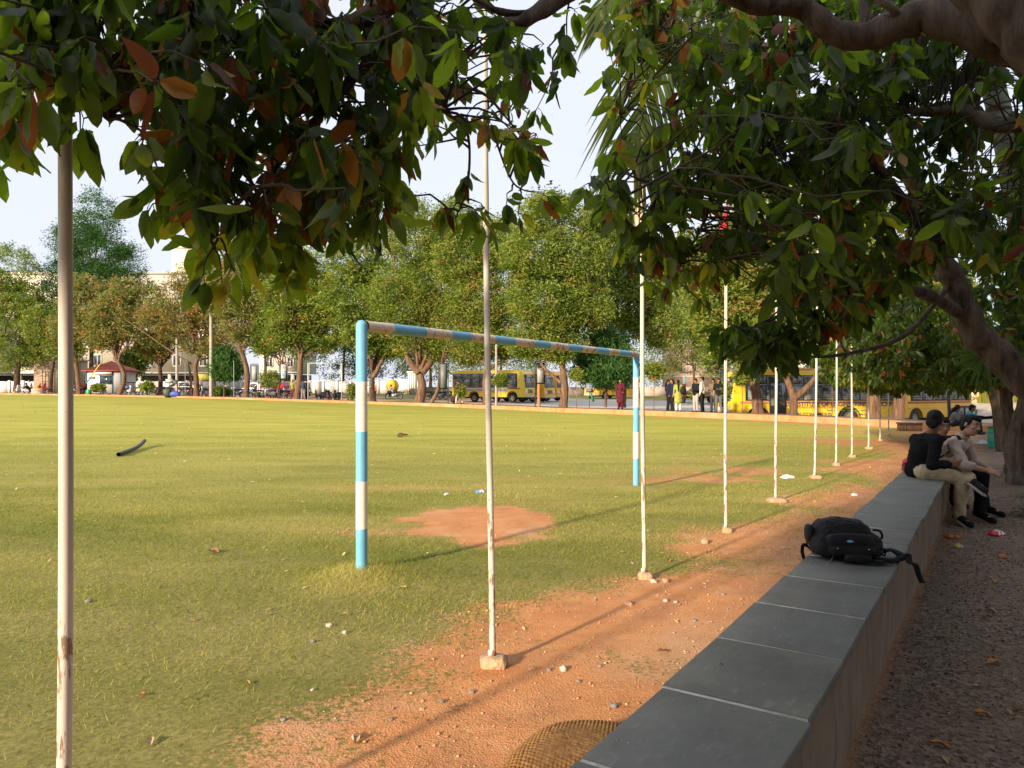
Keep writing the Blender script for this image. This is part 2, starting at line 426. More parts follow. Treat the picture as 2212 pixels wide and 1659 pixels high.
blades(n_, 5, 6, .035, .0016, 'grass', (rng.normal(-1.22, .3, n_), rng.normal(5.9, .25, n_)))

# ---- pebbles
OCT = np.array([[1, 0, 0], [-1, 0, 0], [0, 1, 0], [0, -1, 0], [0, 0, 1], [0, 0, -1.]])
OCTF = np.array([[0, 2, 4], [2, 1, 4], [1, 3, 4], [3, 0, 4], [2, 0, 5], [1, 2, 5], [3, 1, 5], [0, 3, 5]])
def pebbles(X, Y, r, name, mat, label, tint, flat=.7):
    n = len(X); Z = fieldz(X, Y) + sst(16, 9, Y) * (.035 * (fbm(X * 1.3, Y * 1.3) - .5) + .012 * (fbm(X * 9, Y * 9, 3) - .5))
    V = OCT[None] * (1 + .5 * (rng.random((n, 6, 1)) - .5)) + .35 * (rng.random((n, 6, 3)) - .5)
    a = rng.random(n) * 6.283; c, s = np.cos(a), np.sin(a)
    V = np.stack([V[..., 0] * c[:, None] - V[..., 1] * s[:, None], V[..., 0] * s[:, None] + V[..., 1] * c[:, None], V[..., 2] * flat], -1)
    V = V * r[:, None, None]; V[..., 0] += X[:, None]; V[..., 1] += Y[:, None]; V[..., 2] += (Z + r * .25)[:, None]
    F = (OCTF[None] + 6 * np.arange(n)[:, None, None]).reshape(-1, 3)
    m = MB(); m.add(V.reshape(-1, 3), F, 0, np.repeat(tint, 8)); return tag(m.build(name, mat), label, 'gravel', kind='stuff')
def pebmat(name, stops):
    k = N(name); return k.fin(k.bsdf(Base_Color=k.ramp(k.attr('tint'), stops), Roughness=.9, Specular_IOR_Level=.2))
PEB = pebmat('pebble', [(0, (.25, .2, .18)), (.25, (.38, .23, .14)), (.6, (.50, .29, .16)), (1, (.62, .42, .27))])
PEB2 = pebmat('dark_pebble', [(0, (.07, .055, .045)), (.5, (.18, .135, .10)), (1, (.34, .26, .2))])
n_ = 24000; t_ = rng.random(n_) ** .8 * 14; dd = rng.random(n_) ** 1.4 * 2.2
Xp = W0[0] + WD[0] * (t_ - .3) + WN[0] * dd; Yp = W0[1] + WD[1] * (t_ - .3) + WN[1] * dd
kp = bare(Xp, Yp) > .4; Xp, Yp = Xp[kp], Yp[kp]
pebbles(Xp, Yp, (.0024 + .008 * rng.random(len(Xp)) ** 9 + .0014 * rng.random(len(Xp))) * (1 + .2 * np.exp(-walld(Xp, Yp) * 1.6)), 'gravel', PEB, 'fine pinkish grit strewn over the orange earth path', rng.random(len(Xp)) + .01)
n_ = 26000; t_ = rng.random(n_) ** 1.1 * 11; dd = -.47 - rng.random(n_) * 3.2
Xp = W0[0] + WD[0] * (t_ - 1) + WN[0] * dd; Yp = W0[1] + WD[1] * (t_ - 1) + WN[1] * dd
pebbles(Xp, Yp, .0035 + .007 * rng.random(n_) ** 2, 'gravel', PEB2, 'dark brown gravel in the shade right of the long wall', rng.random(n_) + .01, .8)

# ---- tiny dry leaf flecks over the whole field, too many to count
def flecks(X, Y, s0, name, mat, label, tint):
    n = len(X); Z = fieldz(X, Y) + sst(16, 9, Y) * (.035 * (fbm(X * 1.3, Y * 1.3) - .5) + .012 * (fbm(X * 9, Y * 9, 3) - .5)) + .012
    a = rng.random(n) * 6.283; l = s0 * (.5 + rng.random(n)); w_ = l * .4; c, s = np.cos(a), np.sin(a); u = np.stack([c * l, s * l, rng.normal(0, .3, n) * l], 1); v = np.stack([-s * w_, c * w_, rng.normal(0, .3, n) * w_], 1); p = np.stack([X, Y, Z], 1)
    m = MB(); m.add(np.stack([p - u, p + v + u * .1, p + u, p - v + u * .1], 1).reshape(-1, 3), np.arange(4 * n).reshape(n, 4), 0, tint); return tag(m.build(name, mat), label, 'leaf litter', kind='stuff')
FLK = leafmat('dry_fleck', [(0, (.22, .12, .05)), (.5, (.50, .36, .16)), (1, (.68, .58, .38))], .15, .7, .2)
n_ = 2600; Y_ = 4.5 + 42 * rng.random(n_) ** .85; X_ = (rng.random(n_) * 1.35 - .72) * Y_; k_ = (walld(X_, Y_) > .3) & (Y_ < kerbY(X_ / Y_ * F_ + CX) - 1); X_, Y_ = X_[k_], Y_[k_]
flecks(X_, Y_, .016 + .0007 * Y_, 'leaf_litter', FLK, 'tiny dry yellowish leaf flecks scattered over the playing field', rng.random(len(X_)) + .01)
n_ = 420; t_ = rng.random(n_) * 12; dd = -.55 - rng.random(n_) * 3.2
flecks(W0[0] + WD[0] * (t_ - 1) + WN[0] * dd, W0[1] + WD[1] * (t_ - 1) + WN[1] * dd, .012, 'leaf_litter', FLK, 'small dry leaf bits scattered on the shaded gravel', rng.random(n_) * .5 + .01)
# ================================================================== long wall with slate seat
def wp(t, d, z=0.0):     # point t metres along the wall, d metres left of its left top edge
    return np.array([W0[0] + WD[0] * t + WN[0] * d, W0[1] + WD[1] * t + WN[1] * d, z])
WRZ = math.atan2(WD[1], WD[0])
def plaster():
    k = N('rough_plaster'); c = k.coord(); f = k.noise(c, 2.2, 6, .65); s = k.noise(k.mapv(c, (3, 3, .5)), 3, 5, .6); g = k.noise(c, 60, 3)
    b = k.mix(k.range(f, .3, .7), (.20, .145, .10), (.31, .24, .17)); b = k.mix(k.range(s, .5, .72, 0, .6), b, (.12, .085, .06))
    return k.fin(k.bsdf(Base_Color=b, Roughness=.92, Specular_IOR_Level=.15, Normal=k.bump(k.math('ADD', f, k.math('MULTIPLY', g, .3)), .6, .012)))
def slate():
    k = N('slate_slab'); c = k.coord(); t = k.attr('tint'); f = k.noise(c, 3.2, 6, .6); g = k.noise(k.mapv(c, (1, 4, 1)), 9, 5, .7)
    b = k.mix(k.range(f, .3, .7), (.135, .132, .106), (.21, .20, .16)); b = k.mix(k.range(t, 0, 1, 0, .5), b, (.17, .18, .175))
    b = k.mix(k.range(g, .54, .76, 0, .55), b, (.34, .32, .28)); b = k.mix(k.range(k.noise(k.mapv(c, (1, 1, 1), (3, 9, 0)), 2.2, 6, .75), .5, .66, 0, .5), b, (.10, .10, .085)); dots = k.noise(c, 75, 2, .5); b = k.mix(k.range(dots, .74, .78), b, (.5, .5, .48))
    b = k.mix(k.range(k.noise(c, 1.3, 5, .7), .56, .74, 0, .45), b, (.10, .085, .065))
    return k.fin(k.bsdf(Base_Color=b, Roughness=k.range(g, .3, .7, .5, .72), Specular_IOR_Level=.3, Normal=k.bump(k.math('ADD', f, k.math('MULTIPLY', g, .4)), .25, .006)))
PLA, SLA = plaster(), slate()
MORT = pm('mortar', (.66, .61, .53), .95, .3, 20, .8, 90)
wall = thing('stone_topped_wall', 'long low plastered wall topped with dark grey slate slabs, running from the foreground to the seated people', 'wall', (W0[0], W0[1], 0), WRZ)
L0, L1, WW, WH = -2.6, 8.9, .452, .49
m = MB()
n_ = 120
tt = np.linspace(L0, L1, n_)
def wl(t, k): return .012 * (fbm(t * 1.7 + k, t * 0 + k, 3) - .5)
for d0, sgn in ((-.018, 1), (-WW + .018, -1)):      # two long faces with a slightly uneven surface
    V = []
    for z in np.linspace(-.05, WH - .034, 9): V.append(np.stack([tt, d0 + .02 * (fbm(tt * 2.1, tt * 0 + z * 6 + 3 * sgn, 3) - .5), np.full(n_, z)], 1))
    V = np.concatenate(V); i, j = np.meshgrid(np.arange(8), np.arange(n_ - 1), indexing='ij'); i = i.ravel(); j = j.ravel()
    Fq = np.stack([i * n_ + j, i * n_ + j + 1, (i + 1) * n_ + j + 1, (i + 1) * n_ + j], 1)
    m.add(V, Fq if sgn < 0 else Fq[:, ::-1])
m.box(((L0 + L1) / 2, -WW / 2, (WH - .036) / 2 - .03), (L1 - L0 - .01, WW - .08, WH - .034 + .03))
m.box((L1 - .02, -WW / 2, (WH - .034) / 2 - .03), (.05, WW - .03, WH - .036 + .05))
m.build('wall_body', PLA, wall, smooth=True)
m = MB()
# joints measured on the photograph: one at t=0, then every .59 m
js = [L0] + [-.0 + .592 * q for q in range(-4, 16) if -2.5 < .592 * q < L1 - .2] + [L1]
for a, b in zip(js[:-1], js[1:]):
    g = .0105; zo = rng.normal(0, .0012); w2 = WW / 2
    c0 = m.n; x0, x1 = a + g, b - g; e = rng.normal(0, .004, 4)
    z0, z1 = WH - .034, WH + zo
    lo = [[x0, -WW - .012 + e[0], z0], [x1, -WW - .012 + e[1], z0], [x1, .012 + e[2], z0], [x0, .012 + e[3], z0]]
    up = [[p[0], p[1], z1 + rng.normal(0, .0008)] for p in lo]
    m.add(lo + up, [[0, 3, 2, 1], [4, 5, 6, 7], [0, 1, 5, 4], [1, 2, 6, 5], [2, 3, 7, 6], [3, 0, 4, 7]], 0, rng.random() + .01)
o = m.build('seat_slabs', SLA, wall); bevel(o, .004, 2)
m = MB()
for a in js[1:-1]: m.box((a, -WW / 2, WH - .0195), (.024, WW + .012, .034))
m.build('mortar_joints', MORT, wall)

# ================================================================== flagpoles
def polemat():
    k = N('chipped_white_paint'); c = k.coord(); z = k.sep(c, 2)
    f = k.noise(k.mapv(c, (1, 1, .22)), 34, 4, .65); sp = k.noise(c, 190, 2, .5); g = k.noise(k.mapv(c, (1, 1, .4)), 3, 4)
    lo = k.range(z, 0, 2.6, .16, -.02)
    chip = k.range(k.math('ADD', k.math('MULTIPLY', f, .55), k.math('ADD', k.math('MULTIPLY', g, .45), lo)), .635, .665)
    dots = k.range(sp, .70, .73)
    b = k.mix(k.range(g, .3, .7), (.50, .46, .40), (.66, .62, .56)); b = k.mix(k.math('MAXIMUM', chip, dots), b, k.mix(f, (.14, .11, .09), (.32, .2, .12)))
    return k.fin(k.bsdf(Base_Color=b, Roughness=.55, Specular_IOR_Level=.35, Normal=k.bump(k.math('ADD', k.math('MULTIPLY', chip, -1.), k.math('MULTIPLY', f, .5)), .3, .002)))
POLE = polemat()
CONC = pm('rough_concrete', (.5, .33, .2), .95, .35, 9, .9, 30, bd=.02)
pl = [ # base px, base py (or X, Y), radius, lean, label
    ((-1.30, 2.14), .0195, (.02, 0), 'tall white flagpole nearest the camera at the left, chipped paint, its foot below the picture'),
    ((1063, 1440), .0170, (-.045, 0), 'white flagpole crossing in front of the goal crossbar, chipped lower half, small concrete foot'),
    ((1391, 1250), .0170, (-.02, 0), 'white flagpole just right of the far goal post, furled cream flag at its top'),
    ((1568, 1150), .0170, (0, .01), 'white flagpole carrying the furled red flag high among the leaves'),
    ((1676, 1083), .0175, (.01, 0), 'white flagpole with a wide orange concrete foot, fifth along the path from the camera'),
    ((1760, 1033), .0185, (.05, 0), 'slightly tilted white flagpole at the edge of the orange path, sixth from the camera'),
    ((1806, 1006), .0190, (.03, 0), 'white flagpole seventh from the camera, in front of the rear wheel of the big bus'),
    ((1840, 988), .0190, (0, 0), 'white flagpole eighth from the camera, with a speckled lower end'),
    ((1876, 970), .0195, (.01, 0), 'white flagpole ninth from the camera, in front of a tree trunk'),
    ((1901, 952), .0200, (0, 0), 'white flagpole with a red mark, second last of the row'),
    ((1920, 943), .0205, (-.02, 0), 'farthest white flagpole of the row, before the end of the kerb')]
poleobj = []
for q, (b, r, ln, lab) in enumerate(pl):
    if q == 0: x, y = b
    else: g = GP(*b); x, y = g[0], g[1]
    t = thing('flagpole', lab, 'flagpole', (x, y, groundz(x, y)), 0, 'white flagpoles in a row along the path')
    H = 4.5; m = MB(); zz = np.linspace(.02, H, 26); wv = .004 * np.sin(zz * 1.9 + q)
    m.tube(np.stack([ln[0] * zz / 3.6 + wv, ln[1] * zz / 3.6 + .003 * np.sin(zz * 1.3 + 2 * q), zz], 1), np.interp(zz, [0, .9, .92, 2.6, 2.62, H], [r * 1.0, r * 1.0, r * 1.0, r * .95, r * .86, r * .8]), 14)
    m.build('pole', POLE, t, True)
    m = MB(); s = [.07, .072, .055, .05, .13, .1, .07, .075, .09, .06, .06][q]
    m.ell((0.01, 0, .012), (s, s * .8, .045), 11, 6, e=.55, e2=.5)
    V = m.V[0]; V += .3 * s * (rng.random(V.shape) - .5) * np.array([1, 1, .5]); m.build('concrete_foot', CONC, t)
    m = MB(); m.lathe([(r * 1.02, .05), (r * 1.35, .055), (r * 1.35, .075), (r * 1.02, .085)], n=12); m.build('collar', POLE, t, True)
    poleobj.append((t, x, y))
def flag(k, z0, z1, wmax, mat, label, seed):
    t, x, y = poleobj[k]; rg = np.random.default_rng(seed)
    ln = pl[k][2]; m = MB(); n = 26; zz = np.linspace(z0, z1, n)
    u = (z1 - zz) / (z1 - z0)
    for layer in range(3):
        wd = wmax * (.35 + .65 * np.sin(np.pi * np.clip(u * .92 + .06, 0, 1)) ** .6) * (1 - .22 * layer)
        K = 9; V = []
        for i in range(n):
            for j in range(K):
                a = j / (K - 1); fold = math.sin(a * 9 + zz[i] * 2.5 + layer * 2) * .022
                V.append([ln[0] * zz[i] / 3.6 - wd[i] * a + .02 - .01 * layer, -.02 - .016 * layer - fold * (.4 + a) + .01 * math.sin(zz[i] * 14 + a * 4), zz[i] - .16 * a * (1 + .3 * layer) - .012 * math.sin(a * 6)])
        Fq = [[i * K + j, i * K + j + 1, (i + 1) * K + j + 1, (i + 1) * K + j] for i in range(n - 1) for j in range(K - 1)]
        m.add(V, Fq)
    o = m.build('furled_flag', mat, None, True); o.location = t.location
    md = o.modifiers.new('thickness', 'SOLIDIFY'); md.thickness = .004
    tag(o, label, 'flag')
flag(2, 2.75, 3.72, .085, pm('cream_cloth', (.68, .55, .42), .85, .2, 8, .3, 60), 'furled cream cloth flag wrapped round the third flagpole', 3)
flag(3, 2.85, 3.42, .10, pm('red_cloth', (.62, .05, .07), .85, .25, 8, .3, 60), 'furled red cloth flag hanging among the leaves on the fourth flagpole', 5)

# ================================================================== goal
def paintmat(name, c1, c2, rust, top=0.0):
    k = N(name); c = k.geo(); f = k.noise(c, 26, 6, .7); g = k.noise(c, 6, 4, .6); sp = k.noise(c, 140, 2, .5)
    up = k.range(k.sep(k.n('NewGeometry', 'Normal'), 2), -.2, .9, 0, top)
    msk = k.range(k.math('ADD', k.math('MULTIPLY', f, .6), k.math('ADD', k.math('MULTIPLY', g, .4), up)), rust, rust + .06)
    dots = k.range(sp, .68, .71)
    b = k.mix(k.range(g, .3, .7), c1, c2)
    b = k.mix(k.math('MAXIMUM', msk, k.math('MULTIPLY', dots, .7)), b, k.mix(k.range(f, .35, .65), (.17, .06, .025), (.42, .17, .06)))
    return k.fin(k.bsdf(Base_Color=b, Roughness=.5, Specular_IOR_Level=.4, Normal=k.bump(k.math('ADD', f, k.math('MULTIPLY', msk, .6)), .25, .003)))
BLUE = paintmat('sky_blue_paint', (.13, .38, .58), (.17, .45, .66), .78)
WHT = paintmat('dirty_white_paint', (.66, .60, .50), (.76, .71, .62), .62)
WHR = paintmat('rusty_white_paint', (.62, .52, .40), (.72, .62, .50), .50, -.03)
GA = np.array([-1.21, 5.96]); GB = np.array([1.86, 11.10]); GD = nrm(GB - GA); GL = float(np.linalg.norm(GB - GA)); GH = 2.0
goal = thing('football_goal', 'football goal frame without net, posts and crossbar painted in light blue and rusty white bands', 'goal', (GA[0], GA[1], 0), math.atan2(GD[1], GD[0]))
PR = .0465
def banded(axis, bands, mats_i, p0, name, mats, par):
    m = MB(); n = 28
    for (a, b), mi in zip(bands, mats_i):
        seg = np.linspace(a, b, max(2, int((b - a) / .12) + 1))
        pts = [np.asarray(p0) + np.asarray(axis) * s for s in seg]
        m.tube(pts, PR, n, mi, caps=False)
    m.cyl(np.asarray(p0) + np.asarray(axis) * bands[-1][1], np.asarray(p0) + np.asarray(axis) * (bands[-1][1] + .001), PR, PR, n, mats_i[-1])
    return m.build(name, mats, par, True)
zb = groundz(*GA) - .05
banded((0, 0, 1), [(zb, .37), (.37, .75), (.75, 1.15), (1.15, 1.55), (1.55, GH)], [0, 1, 0, 1, 0], (0, 0, 0), 'post', [BLUE, WHT], goal)
banded((0, 0, 1), [(-.05, .44), (.44, .84), (.84, 1.21), (1.21, 1.66), (1.66, GH - .0)], [0, 1, 0, 1, 0], (GL, 0, 0), 'post', [BLUE, WHT], goal)
cuts = [793, 845, 915, 970, 1013, 1065, 1108, 1150, 1184, 1223, 1253, 1283, 1310, 1334, 1358, 1381]
def t_of(px): r = (px - CX) / F_; return (GA[1] * r - GA[0]) / ((GB[0] - GA[0]) - r * (GB[1] - GA[1])) * GL
cs = [0.0] + [t_of(c) for c in cuts[1:-1]] + [GL]
m = MB(); n = 28
mi = [1, 0, 1, 0, 1, 0, 1, 0, 1, 0, 1, 0, 1, 0, 1]
for q, (a, b) in enumerate(zip(cs[:-1], cs[1:])):
    seg = np.linspace(a + (PR * .9 if q == 0 else 0), b, max(3, int((b - a) / .12)))
    m.tube([(s, 0, GH) for s in seg], PR * .97, n, mi[q], caps=False)
m.ell((GL, 0, GH), PR * .99, 18, 11, 1)
m.build('crossbar', [BLUE, WHR], goal, True)
m = MB(); m.ell((0, 0, GH), PR * 1.0, 18, 11, 0); m.build('corner_joint', [BLUE], goal, True); m = MB(); m.cyl((.92, 0, GH), (.934, 0, GH), PR * .985, PR * .985, 28); m.build('sleeve', [BLUE], goal, True)
HK = pm('galvanised_steel', (.55, .55, .55), .35, .2, 10, metal=.9)
for z in [.12, .72, 1.12, 1.52, 1.93]:
    m = MB(); a = -.9; dx, dy = math.cos(a), math.sin(a); r0 = PR * .9
    m.tube([(r0 * dx, r0 * dy, z), ((r0 + .02) * dx, (r0 + .02) * dy, z), ((r0 + .028) * dx, (r0 + .028) * dy, z - .008), ((r0 + .02) * dx, (r0 + .02) * dy, z - .016)], .0035, 6); m.build('net_hook', HK, goal, True)
for s in np.linspace(.35, GL - .3, 12):
    m = MB(); m.tube([(s, 0, GH - PR + .004), (s, 0, GH - PR - .014), (s + .01, 0, GH - PR - .026), (s + .02, 0, GH - PR - .014)], .0032, 6); m.build('net_hook', HK, goal, True)

# ================================================================== hose, sack
HZ = pm('black_pipe', (.03, .035, .04), .45, .3, 10, .2, 60)
a_ = GP(256, 987); b_ = GP(312, 965)
m = MB(); tt = np.linspace(0, 1, 14); pts = a_[None] * (1 - tt)[:, None] + b_[None] * tt[:, None]; pts[:, 2] = .05 + .10 * tt ** 3; pts[:, 1] += .12 * np.sin(tt * 3.1)
m.tube(pts - np.array([a_[0], a_[1], 0]), .045, 16, 0, caps=False); m.tube((pts - np.array([a_[0], a_[1], 0]))[::-1], .036, 16, 0, caps=False)
o = m.build('pipe', HZ, None, True); o.location = (a_[0], a_[1], float(fieldz(a_[0], a_[1]))); tag(o, 'short curved piece of black plastic pipe lying on the field at the left', 'pipe')

def sackmat():
    k = N('knitted_jute'); c = k.coord(); f = k.noise(c, 40, 4); b = k.mix(k.range(f, .3, .7), (.20, .10, .035), (.36, .2, .08))
    return k.fin(k.bsdf(Base_Color=b, Roughness=.95, Specular_IOR_Level=.1, Normal=k.bump(k.noise(c, 300, 2), .5, .003)))
m = MB(); nu, nv = 560, 130; u = np.linspace(0, 2 * np.pi, nu, endpoint=False); v = np.linspace(.0, np.pi / 2, nv)
U, Vv = np.meshgrid(u, v); cx, cy = np.cos(U) * np.cos(Vv) ** .75, np.sin(U) * np.cos(Vv) ** .75; hz = np.sin(Vv) ** .8
bx = .25 * cx * (1 + .08 * np.sin(3 * U + 1)); by = .44 * cy * (1 + .05 * np.sin(2 * U)); bz = .205 * hz * (1 + .10 * np.sin(U * 2 + 1) * np.cos(Vv))
row = by / .019; colp = bx / .016 + .5 * (np.floor(row) % 2)
kn = (np.abs(np.sin(row * np.pi)) ** .7) * (np.abs(np.sin(colp * np.pi)) ** .5); nr = nrm(np.stack([cx / .27, cy / .44, hz / .165], -1))
V = np.stack([bx, by, bz], -1) + nr * ((kn - .6) * .011 * np.clip((1 - hz) * 12, .15, 1) + .004 * (fbm(bx * 90, by * 90, 2) - .5))[..., None]
i, j = np.meshgrid(np.arange(nv - 1), np.arange(nu), indexing='ij'); i = i.ravel(); j = j.ravel(); j2 = (j + 1) % nu
m.add(V.reshape(-1, 3), np.stack([i * nu + j, i * nu + j2, (i + 1) * nu + j2, (i + 1) * nu + j], 1))
o = m.build('knitted_sack', sackmat(), None, True); o.location = (.215, 2.74, -.01); o.rotation_euler = (0, 0, R(-33)); tag(o, 'brown knitted jute sack lying on the path against the wall at the bottom', 'sack')

# ================================================================== stones, litter, fallen leaves
def rockmesh(s, seed, sub=2):
    rg = np.random.default_rng(seed); m = MB(); m.ell((0, 0, 0), (1, .8, .6), 9, 7, e=.8, e2=.8)
    V = m.V[0]; V += .42 * (rg.random(V.shape) - .5); V *= s; return m
ST1 = pm('grey_stone', (.24, .22, .21), .9, .3, 30, .7, 60); ST2 = pm('orange_stone', (.55, .33, .2), .92, .3, 30, .7, 60); ST3 = pm('pale_stone', (.6, .5, .42), .9, .25, 30, .6, 60)
stones = [(698 / 1.0843 + 1037, 1211 + 178 / 1.0843 * .576, 0, .0)]
def onfield(px, py): g = GP(px, py); z = groundz(g[0], g[1]); return np.array([g[0], g[1], z])
SL = [ # px, py, size m, material, label
    (1359, 1306, .028, ST2, 'orange stone lying near the middle of the path'), (1523, 1172, .05, ST2, 'flat orange brick fragment on the path between the third and fourth flagpoles'),
    (1438, 1299, .02, ST3, 'pale pebble beside two others on the path'), (1460, 1302, .017, ST3, 'small pale pebble right of the orange stone'),
    (1563, 1287, .016, ST1, 'grey pebble on the path left of the wall slabs'), (1500, 1340, .016, ST1, 'small grey pebble right of the reddish leaf'),
    (1438, 1257, .03, ST2, 'stone chip right of the third flagpole foot'), (1412, 1258, .026, ST3, 'white broken tile piece beside the third flagpole foot'),
    (192, 1303, .025, ST1, 'grey stone on the grass near the first flagpole'), (1326, 1525, .020, ST1, 'dark angular stone on the path near the knitted sack'),
    (1020, 1497, .017, ST1, 'dark stone on bare earth below the second flagpole'), (955, 1519, .014, ST1, 'small grey stone in the grass below the second flagpole'),
    (912, 1536, .014, ST2, 'brown stone at the grass edge near the bottom'), (770, 1596, .022, ST2, 'orange stone at the bottom with a pale leaf under it'),
    (613, 1555, .016, ST1, 'grey stone in the grass near the bottom centre'), (675, 1490, .010, ST3, 'white pebble shining in the grass'),
    (1286, 1297, .012, ST1, 'tiny dark stone at the edge of the shadow line'), (1250, 1475, .014, ST1, 'small dark stone on the path left of the wall'),
    (845, 1558, .012, ST1, 'small grey chip on bare soil at the bottom'), (1296, 1440, .012, ST1, 'small grey chip in the middle of the path'),
    (712, 1352, .024, ST3, 'pale flat stone on the grass in front of the goal post'), (745, 1368, .020, ST3, 'pale pinkish stone right of the flat stone in front of the goal post'),
    (677, 1388, .018, ST1, 'grey stone on the grass below the goal post'), (1217, 1448, .024, ST3, 'pale stone by a row of chips on the path'), (1186, 1449, .014, ST1, 'dark chip left of the pale stone')]
for q, (px, py, s, mt, lab) in enumerate(SL):
    m = rockmesh(s, q); o = m.build('stone', mt); p = onfield(px, py); o.location = (p[0], p[1], p[2] + s * .25); o.rotation_euler = (0, 0, q * 1.3); tag(o, lab, 'stone', 'loose stones on the ground')

def leafgrid(L, Wd, curl, wave, seed):
    rg = np.random.default_rng(seed); n = 9; t = np.linspace(0, 1, n); w_ = Wd * np.sin(np.pi * t ** .85) ** .75 * .5; V = []
    ph = rg.random() * 6
    for i in range(n):
        for s in (-1, -.5, 0, .5, 1):
            V.append([(t[i] - .5) * L, s * w_[i], curl * (s * s) * w_[i] * 1.4 + .12 * L * curl * math.sin(t[i] * 3.1) + wave * math.sin(t[i] * 12 + ph + s)])
    return V, [[i * 5 + j, i * 5 + j + 1, (i + 1) * 5 + j + 1, (i + 1) * 5 + j] for i in range(n - 1) for j in range(4)]
DL = [pm('dry_leaf_tan', (.45, .3, .17), .8, .3, 30), pm('dry_leaf_orange', (.5, .22, .06), .75, .3, 30), pm('dry_leaf_brown', (.22, .1, .05), .8, .3, 30)]
FL = [(1431, 1409, 2, .06, 'curled dark red leaf on the path'), (712, 1353, 0, 0, ''), (625, 1611, 0, .05, 'tan leaf lying beside the orange stone at the bottom'),
      (370, 2760, 0, 0, '')]
FL = [(1431, 1409, 2, .07, 'curled dark red leaf standing on the path'), (770, 1601, 0, .07, 'tan leaf lying under the orange stone at the bottom'), (985, 1533, 0, .06, 'tan leaf at the grass edge below the second flagpole'),
      (325, 1762 - 160, 0, .07, 'thin tan leaf in the grass at the bottom left'), (308, 1505, 1, .05, 'small orange leaf in the grass at the lower left'), (536, 1480, 1, .04, 'small orange leaf in the lower middle of the grass'),
      (1152, 1450, 0, .05, 'pale leaf left of the chips on the path'), (462, 1195, 2, .16, 'brown withered leaves on the grass left of the goal post'), (870, 945, 2, .5, 'dark withered patch of leaves far across the field'),
      (870, 1272, 0, .07, 'pale leaf on the grass right of the near goal post'), (1446, 1214, 1, .08, 'orange leaf near the fourth flagpole'), (745, 1329, 0, .06, 'tan leaf on the grass just below the goal post mound')]
def putleaf(px, py, mi, L, lab, z=0.0, ground=True, q=0):
    V, Fq = leafgrid(L, L * .42, .5, .003, q); m = MB(); m.add(V, Fq); o = m.build('fallen_leaf', DL[mi], None, True)
    g = GP(px, py, z); zz = groundz(g[0], g[1]) if z == 0 else z
    o.location = (g[0], g[1], zz + .008); o.rotation_euler = (.15 * math.sin(q), .1 * math.cos(q * 2), q * 1.7); tag(o, lab, 'leaf', 'fallen dry leaves')
for q, (px, py, mi_, L, lab) in enumerate(FL): putleaf(px, py, mi_, L, lab, q=q)
RLf = [(2028, 1616, 1, .09, 'broad tan leaf at the bottom right'), (2045, 1651, 0, .07, 'leaf touching the bottom edge at the right'), (2122, 1548, 1, .08, 'dry leaf second from the bottom at the right'), (2180, 1543, 0, .05, 'small leaf near the right edge low down'),
       (2110, 1485, 0, .05, 'pale leaf in the right gravel, lower part'), (2168, 1383, 0, .05, 'tiny tan leaf near the right edge'), (2147, 1434, 1, .09, 'long orange leaf on the gravel right of centre height'), (2139, 1320, 0, .09, 'large tan leaf on the gravel highest of the big ones'),
       (2125, 1336, 2, .08, 'dark folded leaf with a stone on the gravel'), (2015, 1500, 1, .05, 'orange leaf close to the wall foot'), (1990, 1510, 2, .04, 'small brown leaf at the wall foot'), (2040, 1380, 0, .06, 'thin twig like leaf on the gravel near the wall'),
       (2150, 1258, 1, .09, 'tan leaf below the red packet'), (2200, 1540, 2, .06, 'brown leaf at the right edge'), (2140, 1250, 0, .06, 'pale leaf below and left of the red packet')]
for q, (px, py, mi_, L, lab) in enumerate(RLf): putleaf(px, py, mi_, L, lab, q=q + 20)

putleaf(1330, 1608, 0, .022, 'tiny curled leaf on the nearest slate slab', z=.492, q=50); putleaf(1560, 1440, 2, .018, 'tiny brown leaf on the second slate slab', z=.492, q=51); putleaf(1700, 1288, 0, .02, 'tiny pale leaf on a slate slab before the backpack', z=.492, q=52); putleaf(1975, 1058, 0, .03, 'tiny pale petal on the slate beside the man in black', z=.492, q=53)
def packet(px, py, sx, sy, sz, rz, mats, lab, crumple=.006, seed=0):
    rg = np.random.default_rng(seed); m = MB(); n = 7; V = []
    for zq in (0, 1):
        for i in range(n):
            for j in range(n):
                a, b = i / (n - 1) - .5, j / (n - 1) - .5; e = (1 - (2 * a) ** 4) * (1 - (2 * b) ** 4)
                V.append([a * sx, b * sy, (sz * (.15 + .85 * e) if zq else 0) + rg.normal(0, crumple) * zq + (.004 if zq else 0)])
    for zq in (0, 1):
        for i in range(n - 1):
            for j in range(n - 1):
                k_ = zq * n * n + i * n + j; f = [k_, k_ + 1, k_ + n + 1, k_ + n]; m_ = 0 if (i < n // 2 - 1 or len(mats) == 1) else (1 if (j + i) % 3 else 0)
                m.F.append((np.array([f if not zq else f[::-1]]), m_, np.zeros(1)))
    per = [i * n for i in range(n)] + [(n - 1) * n + j for j in range(1, n)] + [i * n + n - 1 for i in range(n - 2, -1, -1)] + [j for j in range(n - 2, 0, -1)]
    for a, b in zip(per, per[1:] + per[:1]): m.F.append((np.array([[a, b, b + n * n, a + n * n]]), 0, np.zeros(1)))
    m.V = [np.array(V)]; m.n = len(V); o = m.build('wrapper', mats, None, False, True)
    g = GP(px, py); o.location = (g[0], g[1], groundz(g[0], g[1]) + .002); o.rotation_euler = (0, 0, rz); tag(o, lab, 'litter')
